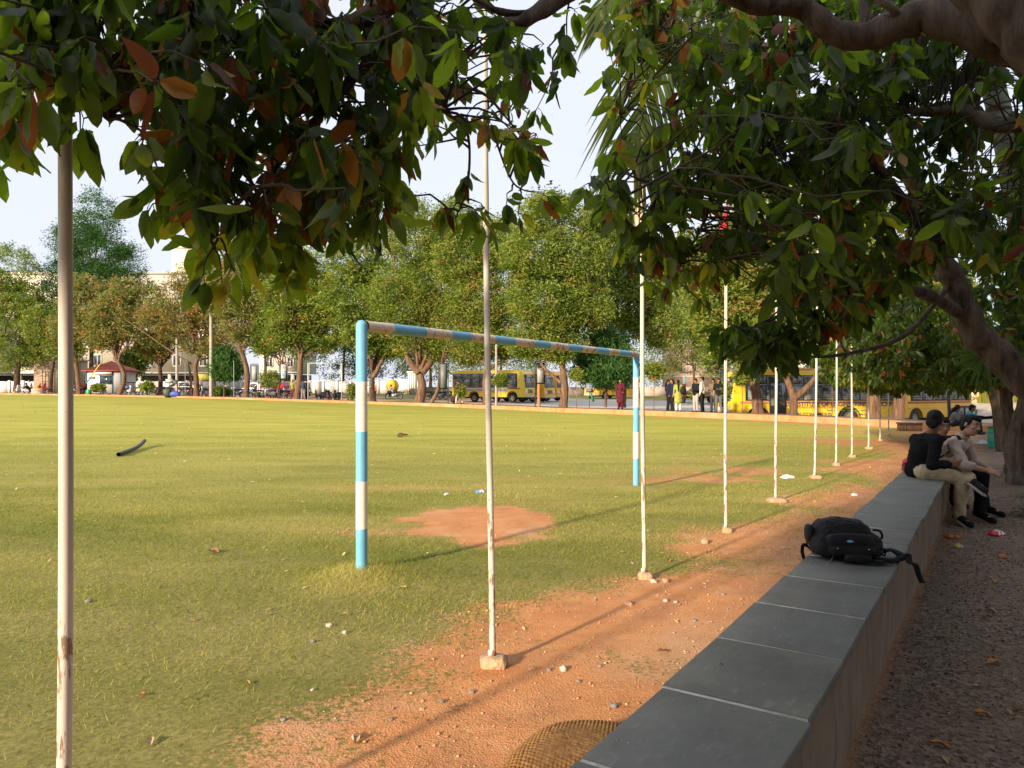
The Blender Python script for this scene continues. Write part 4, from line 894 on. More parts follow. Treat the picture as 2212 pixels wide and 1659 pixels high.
# ================================================================== motorbikes and scooters
def make_bike(kind, label, loc, rz, col):
    paint = pm('bike_paint_%d%s' % (int(sum(col) * 100), kind), col, .32, .2, 6, coat=.3)
    t = thing('scooter' if kind == 's' else 'motorcycle', label, 'scooter' if kind == 's' else 'motorcycle', loc, rz, 'two wheelers parked along the kerb'); r = .24 if kind == 's' else .30; x = .6 if kind == 's' else .64
    for q in (x, -x): wheel(t, q, 0, r, .11, rimr=.72 if kind == 'm' else .6, spokes=6 if kind == 'm' else 3, rim=MET)
    hd = (x - .26, 0, .98)
    if kind == 's':
        m = MB(); m.ell((-x + .06, 0, .52), (.42, .17, .2), 16, 10, e=.8, e2=.8); m.ell((-x - .12, 0, .55), (.26, .14, .14), 12, 8); m.build('rear_body', paint, t, True)
        m = MB(); m.box((.08, 0, .3), (.5, .3, .07)); bevel(m.build('footboard', BLKP, t), .02)
        m = MB(); m.prism([(x - .28, .3), (x - .2, .3), (x - .18, .62), (x - .26, .95), (x - .36, .95), (x - .3, .62)], -.19, .19, 'y'); bevel(m.build('front_shield', paint, t, False, True), .03)
        m = MB(); m.ell((-.32, 0, .75), (.38, .14, .07), 14, 8, e=.7); m.build('seat', BLKP, t, True)
        m = MB(); m.ell((x, 0, .44), (.24, .08, .1), 14, 8); m.build('front_mudguard', paint, t, True); zb_ = 1.0
    else:
        m = MB(); m.ell((.16, 0, .78), (.27, .15, .15), 16, 10, e=.8); m.build('fuel_tank', paint, t, True)
        m = MB(); m.ell((-.35, 0, .78), (.40, .12, .07), 14, 8, e=.7); m.build('seat', BLKP, t, True)
        m = MB(); m.ell((.05, 0, .42), (.2, .14, .17), 12, 9, e=.6, e2=.6); m.ell((-.18, 0, .5), (.16, .12, .12), 10, 8); m.build('engine', MET, t, True)
        m = MB(); [m.tube([(x - .3, s * .02, .85), (.25, s * .1, .45), (-.05, s * .1, .3), (-.3, s * .12, .38), (-x, s * .09, r), (-.5, s * .11, .7)], .022, 6) for s in (-1, 1)]; m.build('bike_frame', BLKP, t, True)
        m = MB(); m.tube([(.1, -.14, .28), (-.3, -.17, .27), (-.75, -.18, .36)], [.025, .035, .04], 8); m.build('exhaust', MET, t, True)
        m = MB(); m.ell((-.66, 0, .72), (.2, .08, .07), 10, 8); m.build('tail', paint, t, True)
        m = MB(); [m.tube([(x + .3 * math.cos(a) * 1.15, 0, r + .3 * 1.15 * math.sin(a)) for a in np.linspace(R(150), R(40), 9)], .035, 6)]; m.build('front_mudguard', BLKP, t, True); zb_ = 1.02
    m = MB(); [m.tube([(x, s * .07, r), (x - .2, s * .07, .8), hd], .02, 6) for s in (-1, 1)]; m.build('fork', MET, t, True)
    m = MB(); m.tube([(x - .38, -.36, zb_ + .03), (x - .28, -.2, zb_ + .02), (x - .24, 0, zb_ - .02), (x - .28, .2, zb_ + .02), (x - .38, .36, zb_ + .03)], .016, 6); m.build('handlebar', BLKP, t, True)
    m = MB(); m.ell((x - .16, 0, zb_ - .08), (.08, .09, .09), 12, 8); m.build('headlight', LMP, t, True)
    for s in (-1, 1):
        m = MB(); m.tube([(x - .3, s * .26, zb_ + .02), (x - .3, s * .34, zb_ + .18)], .008, 5); m.ell((x - .3, s * .35, zb_ + .23), (.015, .06, .045), 10, 7); m.build('mirror', BLKP, t, True)
    m = MB(); m.ell((-.86 if kind == 'm' else -.9, 0, .66), (.03, .07, .035), 8, 6); m.build('tail_light', RLMP, t, True)
    return t
def HEL(loc, lab, col=(.02, .02, .02)):
    m = MB(); m.ell((0, 0, .13), (.15, .125, .135), 16, 11); o = m.build('helmet_shell', pm('helmet_%d' % int(sum(col) * 10), col, .25, .1, coat=.3), None, True)
    o.location = [float(q) for q in loc]; o.name = 'helmet'; tag(o, lab, 'helmet')
    m = MB(); m.ell((.085, 0, .13), (.075, .105, .05), 14, 8); m.build('visor', GL2, o, True)
bl = [ # px, Y, angle deg, kind, colour, label
    (45, 81, 160, 's', (.6, .6, .6), 'pale scooter behind the squatting group at the far left'),
    (150, 77, 200, 'm', (.3, .3, .32), 'silver motorcycle left of the two leaning trunks'), (163, 78.5, 170, 'm', (.05, .15, .35), 'blue motorcycle partly behind the leaning trunk'),
    (291, 72, 178, 's', (.45, .42, .38), 'silver grey scooter leaning right of the kiosk'), (281, 74.5, 200, 'm', (.05, .12, .25), 'dark blue motorcycle behind the silver grey scooter'),
    (330, 79, 250, 'm', (.02, .02, .02), 'black motorcycle left of the dark pruned tree'), (356, 77, 205, 'm', (.03, .03, .035), 'black motorcycle just right of the dark pruned tree'),
    (385, 74, 150, 'm', (.02, .03, .04), 'dark motorcycle behind the bags, left of the steel posts'), (397, 76, 220, 'm', (.25, .03, .02), 'motorcycle with a red tank left of the twin trunks'), (405, 78, 170, 'm', (.03, .03, .03), 'black motorcycle touching the twin trunks from the left'),
    (437, 74, 250, 'm', (.02, .02, .02), 'black motorcycle right of the twin trunks'), (446, 72, 235, 'm', (.05, .05, .06), 'grey motorcycle seen nearly from the front right of the twin trunks'), (466, 76, 210, 'm', (.03, .03, .04), 'black motorcycle just left of the round bush'),
    (489, 74, 160, 'm', (.02, .02, .025), 'black motorcycle just right of the round bush'), (510, 72, 240, 'm', (.03, .03, .03), 'black motorcycle with tall mirrors left of the forked trunk'), (519, 74, 200, 'm', (.12, .12, .12), 'dark motorcycle touching the forked trunk'),
    (541, 69, 10, 'm', (.5, .02, .03), 'red motorcycle in front of the white car'), (552, 68, 245, 'm', (.03, .03, .03), 'black motorcycle with a helmet on it, left of the slim black lamp pole'),
    (577, 69, 240, 's', (.7, .7, .7), 'white fronted scooter in front of the red car'), (590, 70.5, 210, 'm', (.03, .03, .03), 'black motorcycle left of the thin leaning trunk'), (612, 68, 235, 'm', (.02, .02, .02), 'black motorcycle right of the first banner post'), (624, 70, 215, 'm', (.06, .08, .12), 'dark blue motorcycle beside the man in yellow'),
    (674, 66.5, 8, 's', (.03, .035, .05), 'dark scooter behind the two men at the empty sign frame'), (704, 65.2, 68, 's', (.08, .05, .08), 'plum coloured scooter seen from behind inside the empty sign frame'), (716, 68.5, 30, 's', (.03, .03, .035), 'black scooter behind the plum coloured one'), (741, 69, 12, 's', (.10, .13, .16), 'grey scooter behind the right leg of the empty sign frame'), (771, 68, 20, 's', (.03, .03, .035), 'dark scooter half hidden by the near goal post'),
    (851, 77, 180, 'm', (.05, .15, .35), 'motorcycle with a blue cloth, ridden by the man in white'), (920, 79, 195, 'm', (.04, .1, .16), 'blue motorcycle between the two big trunks'), (950, 78, 175, 'm', (.03, .03, .03), 'black motorcycle right of the leaning big trunk'), (964, 80, 200, 'm', (.15, .03, .03), 'dark red motorcycle left of the second banner post')]
for (px, Y, a, k_, c, lab) in bl: make_bike(k_, lab, YP(px, Y) + np.array([0, 0, .0]), R(a), c)
HEL(YP(704, 65.2) + [0, 0, .80], 'black helmet resting on the plum coloured scooter'); HEL(YP(552, 68) + [0, 0, .83], 'black helmet resting on the motorcycle beside the slim black lamp pole'); HEL(YP(480, 74) + [.3, 0, .9], 'white helmet above the round bush', (.8, .8, .8))
# ================================================================== buildings, walls, kiosk, street furniture
CREAM = pm('cream_wall_paint', (.72, .64, .54), .85, .08, .3, .1, 4); WHB = pm('white_wall_paint', (.74, .70, .66), .85, .08, .35, .1, 4)
def make_building(label, x0, x1, Y, z0, H, depth, st, nb, mat, wcol=None, name='building', tower=None, ground=True):
    t = thing(name, label, 'building', ((x0 + x1) / 2, Y, z0)); W = x1 - x0
    m = MB(); m.box((0, depth / 2, H / 2 + (1.6 if ground else 0)), (W, depth, H - (0 if not ground else 3.2)) if ground else (W, depth, H)); m.build('wall', mat, t)
    if ground:
        [MB().box((x, .4, 1.6), (.5, .5, 3.3)).build('ground_floor_column', mat, t) for x in np.arange(-W / 2 + .4, W / 2, 5.2)]
        m = MB(); m.box((0, depth * .6, 1.5), (W - 1, depth * .5, 3.0)); m.build('ground_floor_recess', pm('dim_concrete', (.16, .15, .14), .9), t)
    m = MB(); m.box((0, depth / 2, H + .1), (W + .3, depth + .3, .35)); m.build('parapet', mat, t)
    fh = (H - 3.2) / st; bw = W / nb
    for s in range(st):
        m = MB(); m.box((0, -.08, 3.2 + fh * s + .1), (W + .1, .3, .22)); m.build('floor_band', mat, t)
        for b in range(nb):
            x = -W / 2 + bw * (b + .5); z = 3.2 + fh * s + fh * .52
            m = MB(); m.box((x, -.02, z), (bw * .26, .1, fh * .42)); w_ = m.build('window', GL2, t)
            m = MB(); e = bw * .13 + .05; h = fh * .21 + .05
            for q in (-1, 1): m.box((x + q * e, -.05, z), (.1, .16, 2 * h)); m.box((x, -.05, z + q * h), (2 * e + .1, .16, .1))
            m.box((x, -.07, z), (.07, .1, 2 * h)); m.build('window_frame', WHB, w_)
    if tower:
        a, b, h = tower; m = MB(); m.box(((a + b) / 2 - (x0 + x1) / 2, 4, H + h / 2), (b - a, 7, h)); m.box(((a + b) / 2 - (x0 + x1) / 2, 4, H + h + .1), (b - a + .5, 7.5, .3)); m.build('stair_tower', mat, t)
    return t
def X(px, Y): return (px - CX) / F_ * Y
make_building('long cream college building with ribbon windows rising behind the trees at the left', X(-160, 128), X(468, 128), 128, .8, 20.4, 14, 4, 11, CREAM, tower=(X(368, 128), X(412, 128), 4.6))
tb = make_building('white building with dark letters behind the trees left of the empty sign frame', X(560, 126), X(650, 126), 126, .8, 14, 10, 3, 2, WHB)
text('N', 2.4, (-1.5, -.2, 6.6), (R(90), 0, 0), NAVY, tb, .06)
make_building('pale pink building glimpsed through the trees right of centre', X(1455, 135), X(1575, 135), 135, .2, 17.5, 10, 4, 4, pm('pink_wall_paint', (.66, .5, .42), .85, .1, .4), ground=False)
make_building('cream building behind the foliage at the far left edge', X(-380, 118), X(-165, 118), 118, .8, 16, 12, 4, 4, WHB)
make_building('cream building behind the trees over the big bus', X(1640, 120), X(1800, 120), 120, .1, 13, 10, 3, 4, CREAM, ground=False)
# unseen block added behind the camera to shade the wall and near leaves
sv = np.array([math.sin(R(SUN_AZ)), math.cos(R(SUN_AZ))]); rv = np.array([sv[1], -sv[0]])
shade = thing('building', 'unseen cream block added behind the camera to shade the wall and the near trees', 'building', (0, 0, 0))
c_ = -19 * sv + (SHC + 17.0) * rv
m = MB(); m.box((c_[0], c_[1], 8.2), (34, 6, 16.6), rz=-R(SUN_AZ)); m.build('wall', CREAM, shade)
m = MB()
for q in range(8):
    for s in range(4):
        v = c_ + rv * (-15 + q * 4.2) + sv * 3.02; m.box((v[0], v[1], 2.2 + 3.8 * s), (1.6, .1, 1.5), rz=-R(SUN_AZ))
m.build('window', GL2, shade);

# ---- white boundary wall
wl_ = thing('boundary_wall', 'long white boundary wall running behind the parked motorbikes', 'wall', (0, 105, 0))
m = MB(); xs_ = np.linspace(X(-420, 105), X(905, 105), 46)
for a, b in zip(xs_[:-1], xs_[1:]): m.box(((a + b) / 2, 0, .85 + .72), (b - a - .02, .2, 1.72))
m.build('wall_panels', pm('lilac_white_paint', (.66, .58, .56), .9, .1, .6, .2, 3), wl_)
m = MB(); [m.box((x, -.08, 1.62), (.32, .3, 1.9)) for x in xs_]; m.build('pillars', WHB, wl_)
bp_ = thing('gate_pillar', 'fluted cream gate pillar at the right end of the white boundary wall', 'pillar', (X(891, 100), 100, .6))
m = MB(); m.box((0, 0, 1.5), (1.1, 1.0, 3.0)); m.box((0, 0, 3.05), (1.4, 1.2, .2)); [m.box((x, -.52, 1.5), (.1, .1, 2.8)) for x in (-.4, -.13, .13, .4)]; m.build('pillar_shaft', CREAM, bp_)
lw = thing('stone_wall', 'low pinkish boundary wall on the grass far behind the small amber bus', 'wall', (0, 118, 0))
m = MB(); [m.box((X(px, 118) + 2.2, 0, .9), (4.3, .3, 1.5)) for px in np.arange(905, 1640, 60)]; m.build('wall_panels', pm('pinkish_plaster', (.5, .4, .33), .9, .2, .8, .3, 5), lw)
yw = thing('yellow_wall', 'weathered yellow compound wall with stains at the far right under the branches', 'wall', (0, 62, 0))
def ywm():
    k = N('weathered_yellow'); g = k.geo(); f = k.noise(g, .5, 6, .7); s = k.noise(k.mapv(g, (1, 1, .2)), .9, 5, .7)
    b = k.mix(k.range(f, .35, .65), (.62, .42, .2), (.72, .56, .34)); b = k.mix(k.range(s, .52, .7, 0, .8), b, (.38, .3, .24)); b = k.mix(k.range(k.sep(g, 2), 2.1, 2.4), b, (.32, .28, .26))
    return k.fin(k.bsdf(Base_Color=b, Roughness=.95))
m = MB(); m.box((X(2170, 62), .0, 1.3), (16, .4, 2.8)); m.build('wall_face', ywm(), yw)
m = MB(); [m.cyl((x - 1.3 + 2.6 * q / 8, -.3 - .0, .35 + .45 * math.sin(math.pi * q / 8)), (x - 1.3 + 2.6 * (q + 1) / 8, -.3, .35 + .45 * math.sin(math.pi * (q + 1) / 8)), .035, n=6) for x in (X(2085, 62), X(2120, 62), X(2150, 62)) for q in range(8)]; m.build('bent_rods', pm('rusty_rod', (.4, .15, .1), .8), yw, True)
rb = thing('rubble_mound', 'pale heap of sand and rubble in front of the weathered yellow wall', 'mound', (X(2120, 50), 50, .0))
m = MB(); xx, yy = np.meshgrid(np.linspace(-9, 9, 60), np.linspace(-5, 8, 40)); zz = .5 * np.exp(-((yy - 3) / 3.2) ** 2) * (.6 + .8 * fbm(xx * .4, yy * .4)) + .25 * (fbm(xx * 2, yy * 2) - .5) - .15
i, j = np.meshgrid(np.arange(39), np.arange(59), indexing='ij'); i = i.ravel(); j = j.ravel()
m.add(np.stack([xx, yy, zz], -1).reshape(-1, 3), np.stack([i * 60 + j, i * 60 + j + 1, (i + 1) * 60 + j + 1, (i + 1) * 60 + j], 1)); m.build('heap', pm('pale_rubble', (.46, .38, .29), .95, .3, 2.5, .9, 5, bd=.1), rb, True)
bs = thing('brick_stack', 'small brick bench with a flat slab against the kerb', 'bench', GP(1962, 931), R(-20))
m = MB(); [m.box((x, 0, .12), (.24, .22, .26)) for x in (-.22, .06, .3)]; m.build('bricks', pm('old_brick', (.42, .2, .1), .9, .3, 12, .5, 40), bs); m = MB(); m.box((.03, 0, .275), (.8, .3, .045)); m.build('slab', SLA, bs)

# ---- kiosk
k0 = YP(224, 74.5); kz = k0[2]
ks = thing('kiosk', 'small white security cabin with blue frame and red tiled pyramid roof', 'kiosk', k0, R(-4))
BLF2 = pm('blue_steel_frame', (.04, .12, .2), .5, .2)
m = MB(); m.box((0, 1.3, 1.25), (3.6, 2.6, 2.2)); m.build('cabin_wall', pm('white_panel', (.66, .62, .56), .7, .08, 2), ks)
m = MB()
for x in (-1.8, -.35, .95, 1.8): m.box((x, -.02, 1.25), (.09, .09, 2.3))
m.box((0, -.02, .14), (3.7, .1, .1)); m.box((0, -.02, 2.36), (3.7, .1, .08)); m.box((1.8, 1.3, 1.25), (.09, 2.6, .09)); m.build('steel_frame', BLF2, ks)
m = MB(); m.box((.3, -.03, 1.52), (1.3, .05, .8)); w_ = m.build('window', GL2, ks)
m = MB(); [m.box((-.35 + q * .145, -.07, 1.52), (.02, .02, .8)) for q in range(10)]; m.box((.3, -.07, 1.1), (1.38, .05, .06)); m.box((.3, -.07, 1.93), (1.38, .05, .06)); m.build('window_bars', BLF2, w_)
m = MB(); m.box((-1.25, -.03, 1.72), (.7, .04, .22)); m.build('vent', pm('grey_vent', (.25, .25, .25)), ks)
m = MB(); m.box((0, -.2, 2.17), (1.9, .05, .22)); m.build('name_board', WHB, ks)
m = MB(); [m.box((x, .1, .07), (.08, .3, .14)) for x in (-1.5, -.5, .5, 1.5)]; m.build('skid_legs', BLF2, ks)
def tiles():
    k = N('red_roof_tiles'); c = k.coord(); z = k.sep(c, 2); wv = k.n('TexWave', 'Fac', {'bands_direction': 'Z'}, Vector=c, Scale=2.2); f = k.noise(c, 7, 4, .7)
    b = k.mix(k.range(f, .3, .7), (.2, .045, .04), (.34, .09, .07)); b = k.mix(k.range(wv, .0, .2), (.07, .02, .02), b)
    return k.fin(k.bsdf(Base_Color=b, Roughness=.7, Normal=k.bump(wv, .8, .04)))
m = MB(); e = .45; V = []
for q in range(9):
    f = q / 9; V += [(-(1.8 + e) * (1 - f), 1.3 - (1.3 + e) * (1 - f), 2.38 + 1.05 * f), ((1.8 + e) * (1 - f), 1.3 - (1.3 + e) * (1 - f), 2.38 + 1.05 * f), ((1.8 + e) * (1 - f), 1.3 + (1.3 + e) * (1 - f), 2.38 + 1.05 * f), (-(1.8 + e) * (1 - f), 1.3 + (1.3 + e) * (1 - f), 2.38 + 1.05 * f)]
    f2 = (q + 1) / 9 ; V += [(v[0], v[1], v[2]) for v in [(-(1.8 + e) * (1 - f2) - .02, 1.3 - (1.3 + e) * (1 - f2) - .02, 2.40 + 1.05 * f2), ((1.8 + e) * (1 - f2) + .02, 1.3 - (1.3 + e) * (1 - f2) - .02, 2.40 + 1.05 * f2), ((1.8 + e) * (1 - f2) + .02, 1.3 + (1.3 + e) * (1 - f2) + .02, 2.40 + 1.05 * f2), (-(1.8 + e) * (1 - f2) - .02, 1.3 + (1.3 + e) * (1 - f2) + .02, 2.40 + 1.05 * f2)]]
Fq = [[a + b, a + (b + 1) % 4, a + 4 + (b + 1) % 4, a + 4 + b] for a in range(0, 68, 4) for b in range(4)] + [[3, 2, 1, 0], [68, 69, 70, 71]]
m.add(V, Fq); m.build('roof', tiles(), ks)
# gate-house wall left of the kiosk
gh = thing('brown_gatehouse', 'brown plastered gatehouse wall behind the first flagpole', 'gatehouse', YP(118, 86))
m = MB(); m.box((0, 0, 2.2), (3.2, 2.5, 4.4)); m.build('wall', pm('brown_plaster', (.36, .27, .2), .9, .15, 1), gh)
m = MB(); m.box((0, -1.2, 4.45), (3.6, .4, .2)); m.build('coping', CREAM, gh)
gt = thing('metal_gate', 'dark metal lattice gate panel left of the first flagpole', 'gate', YP(105, 84)); m = MB()
[m.box((x, 0, 1.3), (.05, .05, 2.5)) for x in np.linspace(-.7, .7, 5)]; [m.box((0, 0, z), (1.5, .05, .05)) for z in (.2, .8, 1.4, 2.0, 2.5)]; m.build('lattice', BLKP, gt)
bs2 = thing('cream_shed', 'beige shed wall between the leaning trunks and the first flagpole', 'shed', YP(150, 92)); m = MB(); m.box((0, 0, 2), (3.4, 2, 4)); m.build('wall', pm('beige_plaster', (.5, .4, .28), .9, .15, 1), bs2); m = MB(); m.box((0, -.1, 4.1), (3.8, 2.3, .2)); m.build('roof', CREAM, bs2)
# bamboo boom
a, b = P(187, 827, 72), P(216, 787, 72); m = MB(); m.tube([a, a + (b - a) * .35], .06, 10, 1); m.tube([a + (b - a) * .35, b], .055, 10, 0)
o = m.build('boom_pole', [pm('yellow_paint', (.72, .42, .06), .5, .2), pm('teal_paint', (.05, .3, .3), .5, .2)], None, True); tag(o, 'slanting yellow and teal barrier pole beside the kiosk roof', 'pole')

def banner(px, back, H, wid, label, top=2.6, bw=.55, bh=1.35, side=1, col=(.5, .5, .5), art=0):
    t = thing('banner_post', label, 'sign', BP(px, back), R(4), 'banner posts along the planting bed')
    m = MB(); r = .12; m.tube([(0, 0, 0), (0, 0, H - .12), (side * .05, 0, H - .03), (side * .12, 0, H), (side * (bw + .08), 0, H), (side * (bw + .14), 0, H - .1), (side * (bw + .14), 0, H - bh - .05)], .035, 8); m.build('post', BLKP, t, True)
    m = MB(); m.box((side * (bw / 2 + .07), 0, H - .1 - bh / 2), (bw, .04, bh)); m.build('panel_frame', BLKP, t)
    m = MB(); m.box((side * (bw / 2 + .07), -.03, H - .1 - bh / 2), (bw - .13, .02, bh - .15)); m.build('panel_face', pm('banner_%d' % int(col[0] * 100), col, .5, .12, 2), t)
    if art:
        x = side * (bw / 2 + .07); m = MB(); m.lathe([(.13, 0), (.16, 0), (.16, .01), (.13, .01)], (x, -.055, H - .42), 'y', 20, close=True); m.build('emblem_ring', BLKP, t, False, True)
        m = MB(); m.ell((x, -.05, H - .42), (.045, .01, .09), 10, 6); m.build('emblem', pm('brown_mark', (.3, .12, .05)), t)
        if art == 1:
            m = MB(); m.box((x, -.05, H - .78), (.4, .01, .05)); m.ell((x, -.05, H - 1.05), (.15, .01, .13), 14, 6, e=.7); m.build('blue_mark', pm('blue_mark', (.08, .35, .55)), t)
    return t
banner(558, 1.2, 3.0, .5, 'black banner post seen edge on, right of the white car', side=-1, col=(.35, .36, .36))
banner(604, 1.0, 3.15, .5, 'banner post with round emblem and blue mark left of the thick trunk', col=(.62, .62, .6), art=1)
banner(968, 1.0, 3.1, .5, 'dark banner post beside the man in red and black', side=-1, col=(.16, .17, .17), bh=1.9)
banner(1156, .9, 2.95, .5, 'banner post with dark emblem in front of the buses', side=1, col=(.34, .35, .34), art=2, bw=.55)
banner(1570, 1.1, 2.3, .5, 'black banner post seen edge on at the nose of the big bus', side=-1, col=(.03, .03, .03), bw=.22, bh=1.9)
o = MB(); o.cyl((0, 0, 0), (0, 0, 2.0), .11, .10, 14); q = o.build('wooden_post', bark('post_wood', (.36, .14, .06), (.5, .24, .1), 8, .4), None, True); q.location = BP(1164, 1.3); tag(q, 'short orange brown wooden post under the emblem banner', 'post')
# empty sign frame
sf = thing('sign_frame', 'empty grey steel sign frame with three open panels on two legs', 'sign frame', BP(702, .9), R(0)); GST = pm('galvanised_frame', (.50, .53, .52), .5, .15, 4, metal=.2)
s_ = F_ / BP(702, .9)[1]; w2 = 73 / s_ / 2; zt = (868 - 787) / s_; zb2 = (868 - 826) / s_
m = MB(); m.box((-w2, 0, zt / 2), (.075, .075, zt)); m.build('leg', GST, sf); m = MB(); m.box((w2, 0, zt / 2), (.075, .075, zt)); m.build('leg', GST, sf)
m = MB(); [m.box((0, -.01, z), (2 * w2 - .2, .055, .055)) for z in (zt - .03, zb2)]; [m.box((x, -.012, (zt + zb2) / 2 - .015), (.045, .045, zt - zb2 - .08)) for x in (-w2 + .1, -w2 * .33, w2 * .33, w2 - .1)]; [m.box((x, -.01, z), (.12, .04, .04)) for x in (-w2 + .05, w2 - .05) for z in (zb2 + .15, zt - .15)]; m.build('panel_grid', GST, sf)
# posts
def post(px, back, H, r, mat, lab, name='post', cat='post'):
    m = MB(); m.tube([(0, 0, 0), (0.01, 0, H / 2), (0, 0, H)], [r, r * .95, r * .85], 12); o = m.build(name, mat, None, True); o.location = BP(px, back); tag(o, lab, cat); return o
CPL = pm('concrete_pole', (.36, .33, .3), .9, .15, 3); STL = pm('grey_steel_post', (.25, .27, .27), .6, .2)
post(456, 2.4, 9, .17, CPL, 'thick concrete electricity pole left of the round bush', 'electricity_pole', 'pole'); post(382, 1.6, 5.5, .13, CPL, 'concrete pole with a small box on it, beside the blue bag', 'electricity_pole', 'pole'); post(1072, 1.2, 4.2, .09, CPL, 'grey pole in front of the middle of the light yellow bus', 'pole', 'pole')
post(400, 1.0, 3.1, .03, STL, 'slim steel post left of the twin trunks'); post(322, .9, .95, .05, pm('teal_steel', (.04, .16, .2)), 'short teal post left of the dark pruned tree', 'bollard', 'bollard'); post(505, 1.4, 3.3, .035, STL, 'slim steel post left of the forked trunk')
def YPost(px, Y, H, r, mat, lab):
    m = MB(); m.tube([(0, 0, 0), (0, 0, H)], [r, r], 10); o = m.build('post', mat, None, True); o.location = YP(px, Y); tag(o, lab, 'post')
YPost(1376, 62, 3.4, .10, pm('blue_post', (.2, .42, .55)), 'pale blue post on the lot behind the woman in maroon'); YPost(1478, 84, 3.0, .10, _cache['blue_post'], 'pale blue post far behind the group of women'); YPost(1230, 88, 2.6, .06, WHB, 'thin white post right of the third bus'); YPost(1246, 90, 2.2, .05, WHB, 'second thin white post on the lawn right of the third bus')
# far right: dark post, white notice board
dp = GP(2052, 930); m = MB(); m.tube([(0, 0, 0), (-.10, 0, 2.6)], .055, 10); o = m.build('post', BLKP, None, True); o.location = dp; tag(o, 'tilted dark steel post beyond the seated men', 'post')
nb = thing('notice_board', 'grey notice board in a black frame on a stand beyond the seated people', 'notice board', GP(2083, 932), R(6)); s_ = F_ / nb.location[1]
m = MB(); m.box((-.01, 0, (932 - 888) / s_), (34 / s_, .03, 20 / s_)); m.build('board', pm('grey_board', (.42, .42, .40), .7, .1), nb)
m = MB(); bw_, bz, bh_ = 17 / s_, (932 - 888) / s_, 10 / s_
[m.box((x, -.03, bz), (.04, .04, 2 * bh_ + .04)) for x in (-bw_, -.01, bw_)]; [m.box((0, -.028, z), (2 * bw_, .036, .04)) for z in (bz - bh_, bz + bh_)]; m.box((-.01, -.02, bz / 2 - .1), (.05, .05, bz)); m.tube([(-bw_, -.02, bz - bh_), (-.01, .0, .1)], .02, 6); m.build('stand', BLKP, nb)
tp = MB(); tp.tube([(0, 0, 0), (0, 0, 2.2)], .045, 10); o = tp.build('post', pm('blue_grey_post', (.24, .3, .34)), None, True); o.location = GP(2148, 925); tag(o, 'thin blue grey post left of the slim far trunk', 'post')
# green drum, far drum
def drum(loc, r, H, col, lab):
    t = thing('plastic_drum', lab, 'drum', loc); m = MB(); m.lathe([(.01, 0), (r * .86, 0), (r * .92, .02), (r * .98, H * .25), (r, H * .3), (r * 1.0, H * .5), (r, H * .7), (r * .97, H * .76), (r * .92, H * .95), (r * .86, H * .97), (r * .01, H * .975)], n=28)
    m.build('drum_body', pm('drum_%d' % int(col[1] * 100), col, .4, .15, 4, spec=.5), t, True, True)
    m = MB(); m.lathe([(r * .93, H * .93), (r * 1.0, H * .94), (r * 1.0, H * .99), (r * .93, H)], n=28); [m.lathe([(r * .99, z), (r * 1.025, z + .012), (r * .99, z + .024)], n=28) for z in (H * .28, H * .7)]; m.build('rim', pm('drum_rim', (.02, .16, .12), .5), t, True); return t
g_ = GP(2149, 968); drum(g_, .165, .53, (.02, .34, .25), 'teal green plastic drum standing on the shaded ground before the trunks')
drum(BP(192, .7), .26, .5, (.05, .36, .16), 'small green plastic tub beside the kiosk')
# bags, box, crate by the far kerb
v = BP(377, .2)
for q, (dx, s, c, lab) in enumerate([(.1, (.5, .3, .26), (.05, .09, .42), 'blue plastic bag on the kerb below the concrete pole'), (-.6, (.36, .3, .42), (.05, .06, .05), 'dark bag beside the blue plastic bag on the kerb')]):
    m = MB(); m.ell((0, 0, s[2] * .8), s, 12, 9, e=.8); V = m.V[0]; V += .08 * (rng.random(V.shape) - .5); o = m.build('bag', pm('bag_%d' % q, c, .5, .3, 4), None, True); o.location = (v[0] + dx, v[1] - .1, v[2]); tag(o, lab, 'bag')
v = BP(83, .5); ct = thing('crate', 'pale crate on the kerb in front of the squatting group', 'crate', v)
m = MB(); [m.box((0, y, z), (1.1, .05, .12)) for y in (-.25, .25) for z in (.1, .28, .46)]; [m.box((x, 0, z), (.05, .5, .12)) for x in (-.53, .53) for z in (.1, .28, .46)]; m.box((0, 0, .03), (1.1, .5, .04)); m.build('slats', pm('pale_crate', (.5, .42, .36), .8, .2, 5), ct)
sg = thing('small_sign', 'small dark notice board on a thin stake left of the concrete pole', 'sign', BP(366, .9)); s_ = F_ / sg.location[1]; m = MB(); m.tube([(0, 0, 0), (0, 0, 36 / s_)], .02, 6); m.build('stake', BLKP, sg); m = MB(); m.box((0, -.03, 1.42), (.75, .03, .42)); m.build('board', pm('dark_board', (.08, .08, .09), .5), sg)
m = MB(); m.box((0, -.05, 1.42), (.64, .02, .3)); m.build('board_face', _cache['grey_board'], sg)
sg = thing('small_sign', 'blue grey notice board on a stake with a green cloth, right of the third bus', 'sign', BP(1273, .9), R(8)); s_ = F_ / sg.location[1]; m = MB(); m.tube([(0, 0, 0), (0, 0, 1.5)], .018, 6); m.build('stake', BLKP, sg); m = MB(); m.box((0, -.03, 1.25), (.42, .03, .55)); m.build('board', pm('blue_grey_board', (.13, .16, .22), .6), sg)
for q, z in enumerate((1.38, 1.25, 1.12)): text(('NOTICE', 'KEEP OFF', 'GRASS')[q], .07, (0, -.05, z), (R(90), 0, 0), WHL, sg)
m = MB(); m.add([(0, -.06, .95), (.12, -.06, .98), (.3, -.08, .5), (.18, -.1, .4)], [[0, 1, 2, 3]]); o = m.build('green_cloth', pm('green_cloth', (.02, .2, .12), .8), sg); md = o.modifiers.new('th', 'SOLIDIFY'); md.thickness = .02
